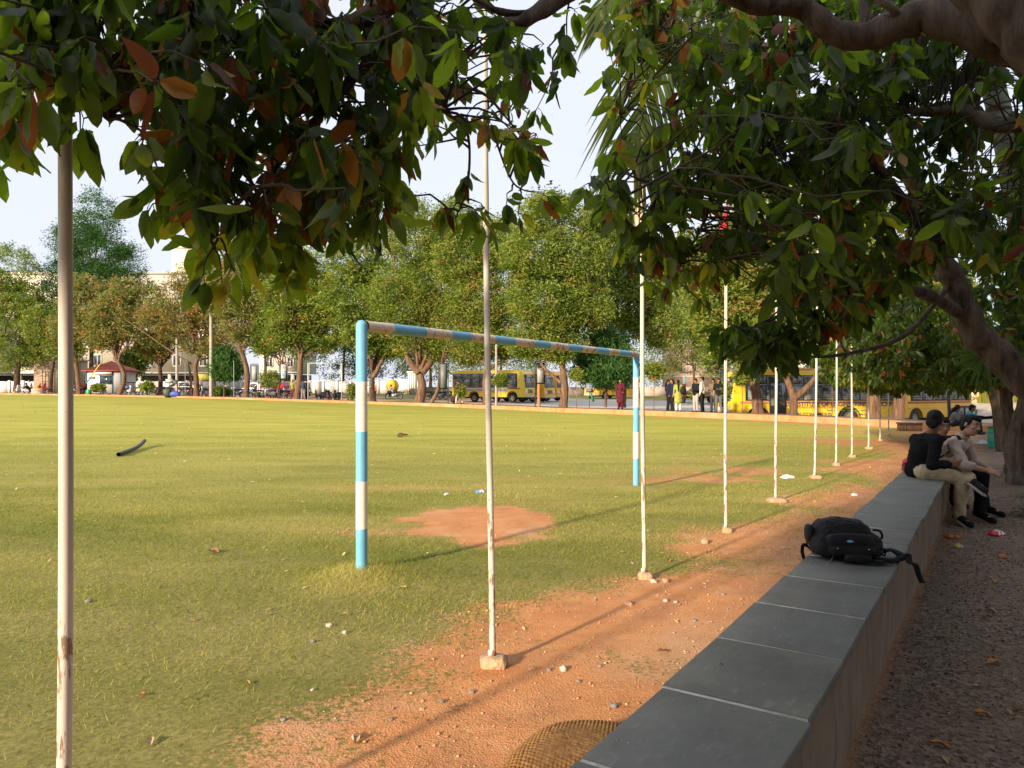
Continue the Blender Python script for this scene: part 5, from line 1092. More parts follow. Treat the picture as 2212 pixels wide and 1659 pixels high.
# dark orange signboard strip on the far building line
ys = thing('banner_board', 'yellow banner hanging above the white wall right of the twin trunks', 'banner', (X(438, 108), 108, 0)); m = MB(); m.box((0, 0, 3.05), (2.2, .06, .95)); m.build('banner_cloth', pm('yellow_banner', (.65, .6, .12), .7, .15, 2), ys)
m = MB(); [m.tube([(x, .1, .8), (x, .1, 3.6)], .04, 6) for x in (-1.1, 1.1)]; m.build('banner_poles', STL, ys)
# ================================================================== trees across the field
GREENA = [(0, (.04, .075, .014)), (.25, (.09, .14, .024)), (.5, (.17, .225, .037)), (.72, (.28, .32, .06)), (.80, (.34, .17, .06)), (.9, (.42, .2, .085)), (1, (.3, .11, .05))]
LFA = leafmat('neem_leaf', GREENA, .38, .6, .25)
LFD = leafmat('feathery_leaf', [(0, (.02, .06, .015)), (.4, (.04, .11, .025)), (1, (.10, .19, .05))], .35, .6, .25)
LFB = leafmat('dusty_leaf', [(0, (.06, .08, .025)), (.3, (.13, .15, .04)), (.55, (.22, .22, .07)), (.75, (.30, .25, .12)), (.85, (.36, .18, .075)), (1, (.46, .21, .09))], .38, .65, .2)
BRK = bark('grey_brown_bark', (.055, .028, .017), (.25, .145, .09), 7, 1.0, .08)
BRD = bark('dark_bark', (.03, .017, .012), (.13, .08, .055), 7, 1.0, .08)

def cards(n, C, spread, L, W, droop, rg, tint):
    """n leaf cards round the points C"""
    p = C + rg.normal(0, 1, (n, 3)) * spread
    d = rg.normal(0, 1, (n, 3)); d[:, 2] = d[:, 2] * .6 - droop; d = nrm(d); s = nrm(np.cross(d, rg.normal(0, 1, (n, 3))))
    l = L * (.6 + .8 * rg.random(n))[:, None]; w_ = W * (.6 + .8 * rg.random(n))[:, None]
    V = np.stack([p - d * l * .5, p + s * w_ * .5 - d * l * .05, p + d * l * .5, p - s * w_ * .5 - d * l * .05], 1).reshape(-1, 3)
    return V, np.arange(4 * n).reshape(n, 4)

def curve(a, b, sag, rg, n=7, wob=.12):
    a = np.asarray(a, float); b = np.asarray(b, float); L = np.linalg.norm(b - a); t = np.linspace(0, 1, n)[:, None]
    p = a * (1 - t) + b * t; p[:, 2] += sag * L * np.sin(np.pi * t[:, 0]); off = rg.normal(0, 1, (n, 3)) * wob * L * .5; off[0] = off[-1] = 0
    k = np.array([.25, .5, .25]); o2 = off.copy(); o2[1:-1] = off[:-2] * .25 + off[1:-1] * .5 + off[2:] * .25
    return p + o2 * np.sin(np.pi * t)

def tree(label, Y, trunk, fork, crowns, n=5200, leaf=None, brk=None, r0=.3, L=.26, W=.085, tint=(.15, .6), dry=.1, nl=7, seed=0, z0=None, name='tree', clump=.62, perc=26, droop=.3, bare_=0, cat='tree', gr='trees along the far kerb', pods=0, flat=1.0):
    """trunk: list of (px, py) from the foot up; fork: index where limbs start; crowns: (px, py, rx, ry) ellipses, all at depth Y"""
    rg = np.random.default_rng(seed + 100); leaf = leaf or LFA; brk = brk or BRK
    base = P(*trunk[0], Y)
    if z0 is not None: base[2] = z0
    t = thing(name, label, cat, base, 0, gr)
    pts = [np.zeros(3)] + [P(a, b, Y) - base + np.array([0, .25 * rg.normal() * (i > 0), 0]) for i, (a, b) in enumerate(trunk[1:])]
    pts = spl(pts, 4 * len(pts)); k = len(pts); r0 = r0 * .74; rad = r0 * np.linspace(1, .62, k); rad[0] *= 1.3; rad[1] *= 1.1
    m = MB(); m.tube(pts, rad, 11, wob=.13)
    top = pts[-1]; E = []
    for (a, b, rx, ry) in crowns:
        c = P(a, b, Y) - base; s = Y / F_; E.append((c, np.array([rx * s, rx * s * .85 * flat, ry * s])))
    vol = np.array([e[1].prod() for e in E]) ** .8; vol /= vol.sum()
    tips = []; limbs = []
    for q in range(nl):
        c, r = E[rg.choice(len(E), p=vol)] if q >= len(E) else E[q]
        d = nrm(rg.normal(0, 1, 3) * [1, 1, .7] + [0, 0, .1]); end = c + d * r * .62; st = pts[rg.integers(max(1, int(k * .72)), k)] if q % 3 else top
        cv = curve(st, end, -.06, rg, 8, .16); rr_ = r0 * .42 * np.linspace(1, .22, 8); m.tube(cv, rr_, 7, wob=.1)
        limbs.append(cv)
        for u in range(5):
            s0 = cv[rg.integers(3, 8)]; c2, r2 = E[rg.choice(len(E), p=vol)] if u == 0 else (c, r)
            e2 = c2 + nrm(rg.normal(0, 1, 3)) * r2 * (.75 + .2 * rg.random())
            if np.linalg.norm(e2 - s0) > 1.1 * max(r2): continue
            cv2 = curve(s0, e2, .02, rg, 6, .2); m.tube(cv2, r0 * .14 * np.linspace(1, .25, 6), 5); tips += [cv2[-1], cv2[-2], cv2[-3]]
    m.build('trunk', brk, t, True)
    n = int(n * 3.0); nc = max(6, n // perc); C = []
    for q in range(nc):
        c, r = E[rg.choice(len(E), p=vol)]; d = nrm(rg.normal(0, 1, 3)); rad_ = .52 + .5 * rg.random() ** .6
        C.append(c + d * r * rad_ * (1 + .22 * (rg.random() - .5)))
    C = np.array(C); 
    if tips: C = np.concatenate([C[: int(nc * .8)], np.array(tips)[rg.integers(0, len(tips), nc - int(nc * .8))]])
    if bare_: C = C[rg.random(len(C)) > bare_]; nc = len(C)
    s = Y / F_ * 1600 / 60 / 26.7
    V, Fq = cards(nc * perc, np.repeat(C, perc, 0), clump * np.array([.5, .5, .34]), L, W, droop, rg, None)
    ct = np.clip(rg.normal((tint[0] + tint[1]) / 2, (tint[1] - tint[0]) / 2.6, nc), .02, .74); dryc = rg.random(nc) < dry
    ti = np.repeat(ct, perc) + rg.normal(0, .07, nc * perc); ti = np.clip(ti, .01, .74); dr = np.repeat(dryc, perc) & (rg.random(nc * perc) < .6); ti[dr] = .82 + .17 * rg.random(dr.sum())
    m = MB(); m.add(V, Fq, 0, ti); m.build('crown', leaf, t)
    if pods:   # hanging dry pods
        pc = C[rg.integers(0, nc, pods)]; pc = pc[pc[:, 2] < np.percentile(C[:, 2], 75)]; q = len(pc) * 9
        V, Fq = cards(q, np.repeat(pc, 9, 0), np.array([.22, .22, .18]), .24, .05, 1.6, rg, None); m = MB(); m.add(V, Fq, 0, .82 + .18 * rg.random(q)); m.build('dry_pods', leaf, t)['kind'] = 'stuff'
    return t
T = []
# backdrop trees (deep)
tree('tall dark feathery tree, the highest crown at the left, behind the smaller trees', 88, [(196, 846), (198, 700), (200, 560)], 1, [(200, 560, 80, 55), (200, 640, 115, 80), (210, 470, 45, 55), (150, 520, 45, 40), (262, 590, 50, 45), (205, 425, 22, 24), (120, 700, 45, 60), (285, 545, 30, 20), (200, 500, 60, 50), (160, 600, 60, 50), (240, 650, 60, 50)], 24000, LFD, BRD, .35, .30, .085, (.15, .75), 0, 9, 1, name='tree', clump=.75, droop=.15, gr='trees behind the parked vehicles')
tree('yellow green tree cut by the left edge of the picture', 84, [(36, 846), (40, 780), (55, 730), (30, 640)], 1, [(10, 575, 70, 50), (-40, 640, 80, 60), (50, 660, 60, 60), (15, 760, 70, 45), (95, 740, 40, 50), (20, 660, 70, 60)], 14000, LFA, BRD, .45, .28, .09, (.25, .7), .02, 8, 2, gr='trees behind the parked vehicles')
tree('slim dark tree behind the squatting group at the far left', 86, [(78, 846), (84, 800), (92, 760)], 1, [(85, 745, 42, 45), (60, 770, 35, 25)], 3500, LFA, BRD, .22, .26, .08, (.1, .5), .02, 5, 3, gr='trees behind the parked vehicles')
row = [ # label, trunk px,py..., Y back, crowns, n, leaf kind, r, dry, seed
 ('dark trunked tree just left of the first flagpole', [(108, 846), (112, 800), (118, 770)], 78, [(140, 740, 40, 40), (90, 700, 40, 40)], 3000, 'A', .30, .03, 4),
 ('tree with a double leaning trunk beside the kiosk, brownish crown', [(172, 848), (168, 815), (160, 770), (170, 730)], 75, [(190, 665, 62, 62), (145, 700, 42, 45), (225, 720, 45, 40), (180, 620, 40, 28), (150, 760, 30, 26)], 6500, 'B', .33, .10, 5),
 ('curving trunk tree in front of the kiosk with a sparse brown crown', [(256, 850), (268, 822), (262, 795), (246, 770)], 72, [(250, 690, 60, 55), (300, 655, 55, 50), (215, 720, 40, 35), (330, 710, 45, 40), (260, 630, 45, 30)], 7000, 'B', .33, .14, 6),
 ('dark pruned tree right of the kiosk with few orange leaves', [(346, 853), (347, 820), (350, 788)], 75, [(345, 745, 45, 35), (370, 700, 50, 45), (320, 740, 30, 25)], 3000, 'B', .36, .2, 7),
 ('pair of trunks with a knot and wide half bare orange crown', [(424, 856), (424, 820), (422, 790), (430, 760)], 70, [(430, 720, 62, 50), (385, 660, 60, 55), (450, 650, 50, 60), (345, 690, 45, 35), (420, 600, 50, 35), (470, 745, 40, 25)], 5600, 'B', .36, .34, 8),
 ('forked tree left of the white car with a dull green crown', [(531, 857), (534, 810), (525, 775), (515, 745)], 68, [(525, 690, 60, 60), (480, 640, 50, 50), (560, 640, 50, 60), (520, 590, 50, 35), (575, 720, 35, 40)], 7500, 'B', .38, .07, 9),
 ('thin leaning tree beside the first banner post', [(597, 858), (606, 820), (612, 790)], 67.5, [(600, 700, 45, 45), (575, 740, 30, 28)], 2400, 'A', .17, .05, 10),
 ('thick straight tree by the two standing men, several upright limbs', [(640, 864), (646, 825), (650, 790), (648, 765)], 64, [(650, 690, 62, 62), (690, 640, 62, 55), (610, 640, 50, 55), (660, 580, 55, 45), (700, 720, 45, 40), (610, 725, 40, 30)], 9000, 'A', .42, .05, 11),
 ('forked dark tree just behind the near goal post', [(806, 872), (803, 830), (806, 800)], 60.8, [(800, 720, 60, 45), (770, 650, 75, 60), (830, 620, 70, 60), (760, 560, 60, 50), (840, 740, 50, 35)], 9000, 'A', .36, .02, 12),
 ('broad tree with three heavy limbs right of the near goal post', [(905, 873), (912, 835), (906, 805)], 57, [(900, 730, 55, 38), (870, 650, 75, 65), (950, 620, 80, 75), (900, 520, 80, 60), (880, 455, 50, 38), (960, 520, 55, 50), (950, 740, 40, 35)], 14000, 'A', .55, .04, 13),
 ('leaning bare trunk growing right of the broad tree', [(928, 874), (945, 845), (952, 800), (960, 760)], 56, [(985, 700, 50, 55), (1010, 760, 40, 30)], 3500, 'A', .22, .06, 14),
 ('tree rising behind the second flagpole with dried pods', [(1050, 875), (1048, 830), (1052, 790)], 52.5, [(1040, 735, 65, 42), (1040, 650, 75, 65), (1000, 560, 65, 60), (1070, 530, 70, 60), (985, 470, 45, 42), (1090, 740, 45, 35)], 12500, 'A', .30, .10, 15),
 ('tree with an angled branch right of the emblem banner', [(1216, 885), (1220, 840), (1216, 800), (1212, 770)], 46.5, [(1200, 740, 62, 40), (1190, 650, 90, 75), (1160, 550, 80, 65), (1240, 560, 75, 70), (1185, 455, 60, 42), (1265, 660, 60, 55), (1130, 740, 40, 30), (1280, 480, 45, 40)], 17000, 'A', .36, .04, 16),
 ('tree behind the third flagpole rising above the far goal post', [(1345, 880), (1350, 800), (1345, 700)], 52, [(1350, 640, 80, 80), (1330, 540, 70, 60), (1400, 590, 70, 70), (1420, 700, 60, 50), (1350, 500, 45, 40)], 12000, 'A', .28, .04, 17),
 ('tree with a pale trunk before the nose of the big bus', [(1637, 897), (1635, 860), (1630, 820), (1626, 800)], 38, [(1600, 730, 80, 60), (1560, 640, 80, 80), (1650, 620, 80, 80), (1600, 540, 80, 70), (1500, 560, 60, 60), (1660, 740, 55, 45)], 15000, 'A', .40, .12, 18),
 ('dark V shaped tree in front of the big bus', [(1713, 897), (1714, 860), (1706, 815), (1690, 795)], 37, [(1700, 700, 80, 70), (1760, 650, 80, 80), (1720, 560, 90, 70), (1790, 740, 60, 50)], 13000, 'A', .28, .3, 19),
 ('thick tree at the tail of the big bus', [(1888, 905), (1885, 860), (1880, 800)], 32, [(1860, 720, 100, 70), (1900, 620, 100, 90), (1800, 620, 80, 80)], 12000, 'A', .42, .2, 20),
 ('dark tree in front of the farthest amber bus', [(1938, 908), (1942, 870), (1945, 810)], 30.5, [(1950, 730, 90, 60), (2010, 660, 90, 80)], 9000, 'A', .36, .15, 21)]
for (lab, tr, Y, cr, n, kd_, r, dry, sd_) in row:
    near_ = Y < 58
    t = tree(lab, Y, tr, 1, cr, int(n * (1.6 if near_ else 1.15)), LFA if kd_ == 'A' else LFB, BRD if ('dark' in lab and Y > 60) else BRK, r, .30 if Y > 60 else .22, .11 if Y > 60 else .08, (.22, .72) if kd_ == 'A' else (.2, .72), dry, 10 if Y > 50 else 8, sd_, z0=float(bedz(tr[0][0])) - .1 if Y < kerbY(tr[0][0]) + 4 else None, clump=.6 if Y > 50 else .5, bare_=.28 if (kd_ == 'B') else 0, pods=70 if kd_ == 'B' or sd_ in (15, 18) else 18)
# V branch of the tree before the big bus and low branch by the banner: extra limbs as parts
def limb(tidx_label, pts, Y, r):
    o = next(q for q in bpy.data.objects if q.get('label') == tidx_label); b = np.array(o.location); m = MB(); p = spl([P(a, c, Y) - b for a, c in pts], 12); m.tube(p, np.linspace(r, r * .45, 12), 9, wob=.1); m.build('limb', BRK, o, True)
limb('dark V shaped tree in front of the big bus', [(1713, 862), (1735, 845), (1758, 820), (1768, 800)], 37, .2)
limb('tree with an angled branch right of the emblem banner', [(1210, 826), (1190, 808), (1172, 790), (1160, 765)], 46.5, .13)
limb('pair of trunks with a knot and wide half bare orange crown', [(420, 790), (395, 775), (350, 745), (300, 710), (270, 690)], 70, .09)
limb('pair of trunks with a knot and wide half bare orange crown', [(413, 856), (412, 815), (405, 780)], 70, .15)
limb('broad tree with three heavy limbs right of the near goal post', [(905, 805), (885, 780), (870, 745), (850, 700)], 57, .3); limb('broad tree with three heavy limbs right of the near goal post', [(912, 805), (932, 780), (945, 750), (960, 700)], 57, .3)
limb('forked dark tree just behind the near goal post', [(806, 815), (820, 790), (835, 755), (845, 720)], 60.8, .2)
# far backdrop wood and trees behind the lot
bk = [('pale green trees closing the view behind the parked scooters', 112, [(740, 836), (745, 740)], [(740, 770, 60, 60), (690, 700, 80, 80), (790, 760, 60, 70), (760, 640, 80, 80), (850, 790, 50, 45)], 8000, 31, LFA, (.1, .45)),
      ('tree mass behind the yellow tank trailer', 115, [(930, 836), (930, 740)], [(920, 790, 60, 45), (870, 700, 90, 90), (980, 740, 90, 90), (930, 600, 90, 90)], 9000, 32, LFA, (.2, .6)),
      ('tree mass behind the light yellow bus', 112, [(1080, 840), (1085, 740)], [(1080, 770, 90, 60), (1150, 740, 90, 80), (1060, 640, 90, 90), (1180, 620, 90, 90)], 9500, 33, LFA, (.25, .65)),
      ('tree mass behind the small amber bus', 118, [(1290, 842), (1290, 750)], [(1290, 780, 80, 50), (1250, 700, 80, 80), (1350, 700, 90, 90), (1380, 790, 55, 40), (1300, 600, 90, 80)], 8500, 34, LFA, (.2, .6)),
      ('dusty tree behind the group of standing people', 105, [(1500, 846), (1498, 790)], [(1500, 740, 75, 65), (1450, 700, 70, 80), (1560, 720, 60, 80), (1480, 620, 90, 80), (1425, 800, 40, 35)], 9000, 35, LFB, (.2, .6)),
      ('tree with fine leaves beyond the nose of the big bus', 80, [(1560, 850), (1555, 790)], [(1550, 760, 45, 60), (1500, 680, 60, 70), (1580, 640, 70, 70)], 6000, 36, LFA, (.2, .6)),
      ('small dark tree behind the roof of the kiosk', 92, [(280, 838), (284, 805), (292, 785)], [(285, 790, 26, 24), (262, 800, 18, 14), (300, 770, 30, 20)], 2400, 37, LFA, (.1, .5)),
      ('big dull green tree behind the cars', 98, [(575, 836), (572, 760)], [(580, 690, 70, 70), (620, 640, 70, 70), (540, 620, 60, 60), (640, 745, 40, 40)], 8000, 38, LFA, (.1, .45)),
      ('tree with pale leaves at the back behind the twin trunks', 96, [(462, 836), (462, 780)], [(480, 600, 60, 55), (540, 560, 60, 55), (600, 560, 60, 50), (420, 640, 40, 40)], 5000, 39, LFB, (.35, .74)),
      ('trees with yellow leaves high behind the big bus', 60, [(1780, 860), (1780, 760)], [(1760, 640, 120, 90), (1680, 500, 120, 110), (1800, 480, 110, 110), (1900, 560, 120, 120)], 13000, 40, LFA, (.4, .74))]
for (lab, Y, tr, cr, n, sd_, lf, ti) in bk: tree(lab, Y, tr, 1, cr, n, lf, BRD, .3, .34, .13, ti, .05 if sd_ != 40 else .3, 7, sd_, clump=.95, perc=30, gr='trees behind the parked vehicles')

# small planted trees, ashoka tree, bushes, saplings
tree('weeping tree with long drooping dark leaves left of the far goal post', 48.5, [(1308, 900), (1309, 850), (1311, 800)], 1, [(1310, 800, 72, 22), (1305, 770, 58, 22), (1312, 735, 45, 25), (1310, 822, 50, 12)], 6500, LFD, BRK, .13, .40, .06, (.35, .95), 0, 9, 51, z0=float(bedz(1308)), clump=.55, droop=1.1, gr='young trees on the planting bed')
tree('young weeping tree with bright drooping leaves left of the forked trunk', 69, [(484, 858), (484, 830), (485, 800)], 1, [(487, 795, 36, 24), (485, 770, 26, 22), (490, 812, 30, 8)], 2600, LFD, BRK, .10, .42, .08, (.5, 1.), 0, 6, 52, z0=float(bedz(484)), clump=.5, droop=1.0, gr='young trees on the planting bed')
tree('low round bush by the concrete pole', 70, [(478, 858), (478, 852)], 1, [(478, 848, 17, 11)], 1600, LFA, BRD, .05, .2, .07, (.1, .5), 0, 6, 53, z0=float(bedz(478)), clump=.35, gr='young trees on the planting bed', name='bush', cat='bush')
saps = [(212, 838, 15, 8, 'sapling with a flat round crown in front of the kiosk window', 55), (317, 835, 15, 11, 'thin sapling between the kiosk and the dark pruned tree', 56), (580, 820, 22, 20, 'leafy sapling hiding the side of the red car', 57), (760, 845, 8, 16, 'wispy sapling left of the near goal post', 58), (994, 845, 9, 12, 'wispy sapling at the rear of the light yellow bus', 59), (1081, 822, 14, 12, 'small sapling leaning on the grey pole', 60), (1245, 810, 11, 12, 'thin sapling right of the third bus', 61),
        (1412, 802, 22, 17, 'round headed sapling right of the far goal post', 62), (1505, 855, 7, 10, 'tiny sapling behind the woman with the backpack', 63), (1562, 845, 10, 22, 'sapling between the standing men and the bus nose', 64), (1797, 800, 14, 14, 'sapling crown showing above the big bus roof', 65), (1603, 812, 13, 18, 'sapling in front of the door side windows of the big bus', 66), (1440, 1, 0, 0, '', 0)]
for (px, py, rx, ry, lab, sd_) in saps[:-1]:
    Y = float(kerbY(px)) + 1.0; b = HY + (CH - float(bedz(px))) / Y * F_
    tree(lab, Y, [(px, b), (px + 1, (b + py) / 2), (px, py)], 1, [(px, py, rx, ry), (px + rx * .3, py - ry * .5, rx * .6, ry * .5)], 620, LFA, BRK, .028, .2, .075, (.3, .74), .02, 5, sd_, z0=float(bedz(px)), clump=.22, perc=14, gr='young trees on the planting bed', name='sapling', cat='sapling')
# reeds by the yellow wall, garden plants
m = MB(); n_ = 900; xx = X(2150, 58) + rng.random(n_) * 3.2 - .8; yy = 58 + rng.random(n_); d = np.stack([rng.normal(0, .25, n_), rng.normal(0, .2, n_), 1.3 + .8 * rng.random(n_)], 1); p = np.stack([xx, yy, np.full(n_, .3)], 1); w_ = np.array([.04, 0, 0])
m.add(np.stack([p - w_, p + w_, p + d], 1).reshape(-1, 3), np.arange(3 * n_).reshape(-1, 3), 0, .3 + .6 * rng.random(n_)); tag(m.build('reeds', LFA), 'green reeds growing in front of the yellow wall', 'reeds')
m = MB(); m.ell((0, 0, 0), (.10, .06, .05), 10, 7); m.add([(0, 0, 0), (-.12, .3, .12), (.1, .3, .1)], [[0, 1, 2]]); m.add([(0, 0, 0), (-.12, -.3, .1), (.1, -.3, .12)], [[0, 2, 1]]); m.add([(-.08, 0, 0), (-.22, .04, 0), (-.22, -.04, 0)], [[0, 1, 2]])
o = m.build('bird', BLKP, None, True); o.location = P(1190, 397, 42); tag(o, 'small dark bird flying above the central tree', 'bird')
# ================================================================== near trees with big leaves
BSTOP = [(0, (.012, .028, .006)), (.2, (.024, .045, .011)), (.45, (.050, .080, .016)), (.7, (.092, .135, .022)), (.76, (.27, .17, .03)), (.84, (.27, .115, .022)), (.92, (.15, .05, .018)), (1, (.09, .03, .016))]
def bigleaf():
    k = N('broad_leaf'); t = k.attr('tint'); base = k.ramp(t, BSTOP); c = k.coord(); f = k.noise(c, 30, 3)
    base = k.mix(k.range(f, .3, .8, 0, .35), base, k.mix(1.0, base, (1.7, 1.5, 1.2), 'MULTIPLY'))
    tr = k.mix(k.range(t, .73, .76), k.mix(1.0, base, (4.6, 4.7, 1.2), 'MULTIPLY'), k.mix(1.0, base, (1.7, 1.5, 1.1), 'MULTIPLY'))
    p = k.bsdf(Base_Color=base, Roughness=.42, Specular_IOR_Level=.4)
    return k.fin(k.n('MixShader', 0, None, _0=.5, _1=p, _2=k.n('BsdfTranslucent', 0, None, Color=tr)))
BIG = bigleaf()
NB = bark('rough_limb_bark', (.022, .015, .011), (.165, .12, .09), 13, 1.0, .035)
NTW = pm('twig_bark', (.06, .045, .032), .85, .3, 20, .4, 90)

def bigleaves(A, D, L, W, tint, rg, K=7):
    """A base points, D hanging directions; each leaf is a curved, folded blade with a wavy rim"""
    n = len(A); t = np.linspace(0, 1, K); prof = np.sin(np.pi * np.clip(t, 0, 1) ** .88) ** .62; prof[-1] = 0; prof[0] = .04
    D = nrm(D); side = nrm(np.cross(D, rg.normal(0, 1, (n, 3)))); up = np.cross(side, D)
    bend = rg.normal(.1, .45, n)[:, None]; fold = (.15 + .5 * rg.random(n))[:, None]; ph = rg.random(n)[:, None] * 6.28; wv = (.075 * rg.random(n))[:, None]; tw = rg.normal(0, .5, n)[:, None]
    L = L[:, None]; W = W[:, None]; T = t[None]
    V = np.zeros((n, K, 3, 3))
    mid = A[:, None, :] + D[:, None, :] * (T * L)[..., None] + up[:, None, :] * (bend * L * T ** 2)[..., None] - np.array([0, 0, 1.]) * ((.10 * L) * T ** 2)[..., None]
    for s, k in ((-1, 0), (0, 1), (1, 2)):
        a = tw * T; wd = (W * prof[None] * .5)
        off = side[:, None, :] * (s * wd * np.cos(a) * np.cos(fold))[..., None] + up[:, None, :] * (abs(s) * wd * np.sin(fold) + s * wd * np.sin(a) + wv * L * abs(s) * np.sin(T * 13 + ph + s))[..., None]
        V[:, :, k] = mid + off
    V = V.reshape(-1, 3); i = np.arange(K - 1)
    f = np.concatenate([np.stack([i * 3, i * 3 + 1, i * 3 + 4, i * 3 + 3], 1), np.stack([i * 3 + 1, i * 3 + 2, i * 3 + 5, i * 3 + 4], 1)])
    F = (f[None] + (np.arange(n) * K * 3)[:, None, None]).reshape(-1, 4)
    return V, F, np.repeat(tint, len(f))

def inpoly(x, y, poly):
    r = np.zeros(len(x), bool); n = len(poly)
    for i in range(n):
        x0, y0 = poly[i]; x1, y1 = poly[(i + 1) % n]
        c = ((y0 > y) != (y1 > y)) & (x < (x1 - x0) * (y - y0) / (y1 - y0 + 1e-9) + x0); r ^= c
    return r

HOLES = [(1348, 190, 1400, 470, .75), (1545, 400, 1590, 500, .85), (1020, 60, 1075, 300, .5), (100, 50, 158, 430, .82), (2010, 540, 2170, 800, .6), (2105, 95, 2212, 480, .82), (1925, 300, 2040, 560, .5)]
class Near:
    def __init__(s, label, base, seed, group='trees leaning over the wall'):
        s.t = thing('tree', label, 'tree', base, 0, group); s.b = np.array(base, float); s.rg = np.random.default_rng(seed); s.nodes = []; s.A = []; s.D = []; s.L = []; s.W = []; s.T = []; s.tw = MB(); s.br = MB()
    def branch(s, pts, r0, r1, node=True, part=None, wob=.1, n=10):
        p = spl(pts, max(8, len(pts) * 6)); rr_ = np.linspace(r0, r1, len(p)) * (1 + .08 * np.sin(np.arange(len(p)) * 1.1))
        m = MB() if part else s.br; m.tube(p - s.b, rr_, n, wob=wob)
        if part: m.build(part, NB, s.t, True)
        if node: s.nodes.append(p)
    def pb(s, pl, r0, r1, **k): s.branch([P(a, b, Y) for a, b, Y in pl], r0, r1, **k)
    def clusters(s, C, nl=(5, 9), L=.11, dead=.06, dclust=.05, spread=.05, tint=(.1, .6), twig=True, droop=1.1, wr=.48):
        rg = s.rg; allp = np.concatenate(s.nodes) if s.nodes else None
        for c in C:
            px_, py_ = c[0] / c[1] * F_ + CX if c[1] > .5 else 0, HY - (c[2] - CH) / max(c[1], .5) * F_
            if any(x0 < px_ < x1 and y0 < py_ < y1 and rg.random() < pr for x0, y0, x1, y1, pr in HOLES): continue
            if twig and allp is not None:
                d = np.linalg.norm(allp - c, axis=1) * (1 + .3 * rg.random(len(allp))); q = allp[np.argmin(d)]; dist = np.linalg.norm(q - c)
                if .02 < dist < 1.6:
                    cv = curve(q, c, .08 + .1 * rg.random(), rg, 6, .22); s.tw.tube(cv - s.b, np.linspace(.0045 + .003 * dist, .0018, 6), 5, caps=False)
            k = rg.integers(*nl); dc = rg.random() < dclust; ct = rg.uniform(*tint)
            hd = nrm(rg.normal(0, 1, (k, 3)) + [0, 0, -droop]); hd[:, 2] = np.minimum(hd[:, 2], .35)
            a = c + hd * (.25 + .5 * rg.random(k))[:, None] * spread
            for q in range(k): 
                if rg.random() < .5: s.tw.tube(np.array([c, a[q]]) - s.b, [.0016, .0012], 3, caps=False)
            l = L * (.65 + .6 * rg.random(k)); s.A.append(a); s.D.append(nrm(hd + [0, 0, -.55]))
            s.L.append(l); s.W.append(l * wr * (.8 + .4 * rg.random(k)))
            ti = np.clip(ct + rg.normal(0, .12, k), .01, .72); dd = rg.random(k) < (.75 if dc else dead); ti[dd] = rg.uniform(.76, 1., dd.sum()); s.T.append(ti)
    def region(s, poly, n, Yf, **k):
        rg = s.rg; x0, x1 = min(p[0] for p in poly), max(p[0] for p in poly); y0, y1 = min(p[1] for p in poly), max(p[1] for p in poly); C = []
        while len(C) < n:
            x = rg.uniform(x0, x1, 4 * n); y = rg.uniform(y0, y1, 4 * n); ok = inpoly(x, y, poly) & (fbm(x / 60 + 3, y / 60, 2) + .12 * rg.random(4 * n) > k.get('gap', .36)); C += [P(a, b, Yf(a, b) * (1 + k.get('dv', .12) * rg.normal())) for a, b in zip(x[ok], y[ok])]
        kk = {q: v for q, v in k.items() if q not in ('gap', 'dv')}; s.clusters(C[:n], **kk)
    def finish(s):
        if s.br.n: s.br.build('limb', NB, s.t, True)
        if s.tw.n: s.tw.build('twigs', NTW, s.t, True)
        V, F, T = bigleaves(np.concatenate(s.A) - s.b, np.concatenate(s.D), np.concatenate(s.L), np.concatenate(s.W), np.concatenate(s.T), s.rg)
        m = MB(); m.add(V, F, 0, T); m.build('foliage', BIG, s.t, True); return s.t

# ---- tree A: stands beside the camera on the right, its limbs cross the top of the picture
A = Near('near tree with big dark and orange leaves hanging across the top left of the picture', (1.55, .55, 0), 5)
trunkA = [(1.55, .55, -.05), (1.5, .6, .9), (1.62, .7, 1.7), (1.85, 1.3, 2.5)]
A.branch(trunkA, .15, .11, part='trunk', wob=.14, n=14)
A.branch([(1.85, 1.3, 2.45), (2.1, 2.0, 2.75)] + [P(2230, 90, 3.0), P(2122, 70, 3.1), P(2010, 34, 3.2), P(1948, 52, 3.25), P(1862, 80, 3.3), P(1792, 62, 3.3), P(1720, 12, 3.3), P(1636, 10, 3.2), P(1560, -20, 3.1), P(1440, -90, 3.0)], .10, .030)
A.branch([(1.85, 1.3, 2.4), (1.5, 1.9, 3.3), P(1440, -160, 2.9), P(1232, -20, 2.9), P(1154, 31, 2.8), P(1107, 50, 2.75), P(998, 44, 2.65)], .07, .011)
A.branch([P(1154, 31, 2.8), P(1080, 25, 2.75), P(1030, 0, 2.7), P(990, -30, 2.7)], .015, .009)
A.branch([(1.62, .7, 1.7), (.9, 1.3, 3.2), P(960, -250, 2.5), P(900, -40, 2.45), P(848, 5, 2.4), P(763, 50, 2.35), P(650, 74, 2.3), P(576, 83, 2.2), P(500, 100, 2.2)], .06, .012)
A.pb([(960, -250, 2.5), (926, 0, 2.5), (945, 109, 2.5), (960, 206, 2.5), (958, 240, 2.5)], .022, .008); A.pb([(920, -30, 2.5), (857, 87, 2.4), (801, 131, 2.35), (700, 240, 2.3), (640, 300, 2.3), (560, 420, 2.25)], .022, .006)
A.pb([(890, -30, 2.5), (870, 60, 2.6), (840, 160, 2.6), (800, 300, 2.55), (770, 380, 2.5)], .014, .004)
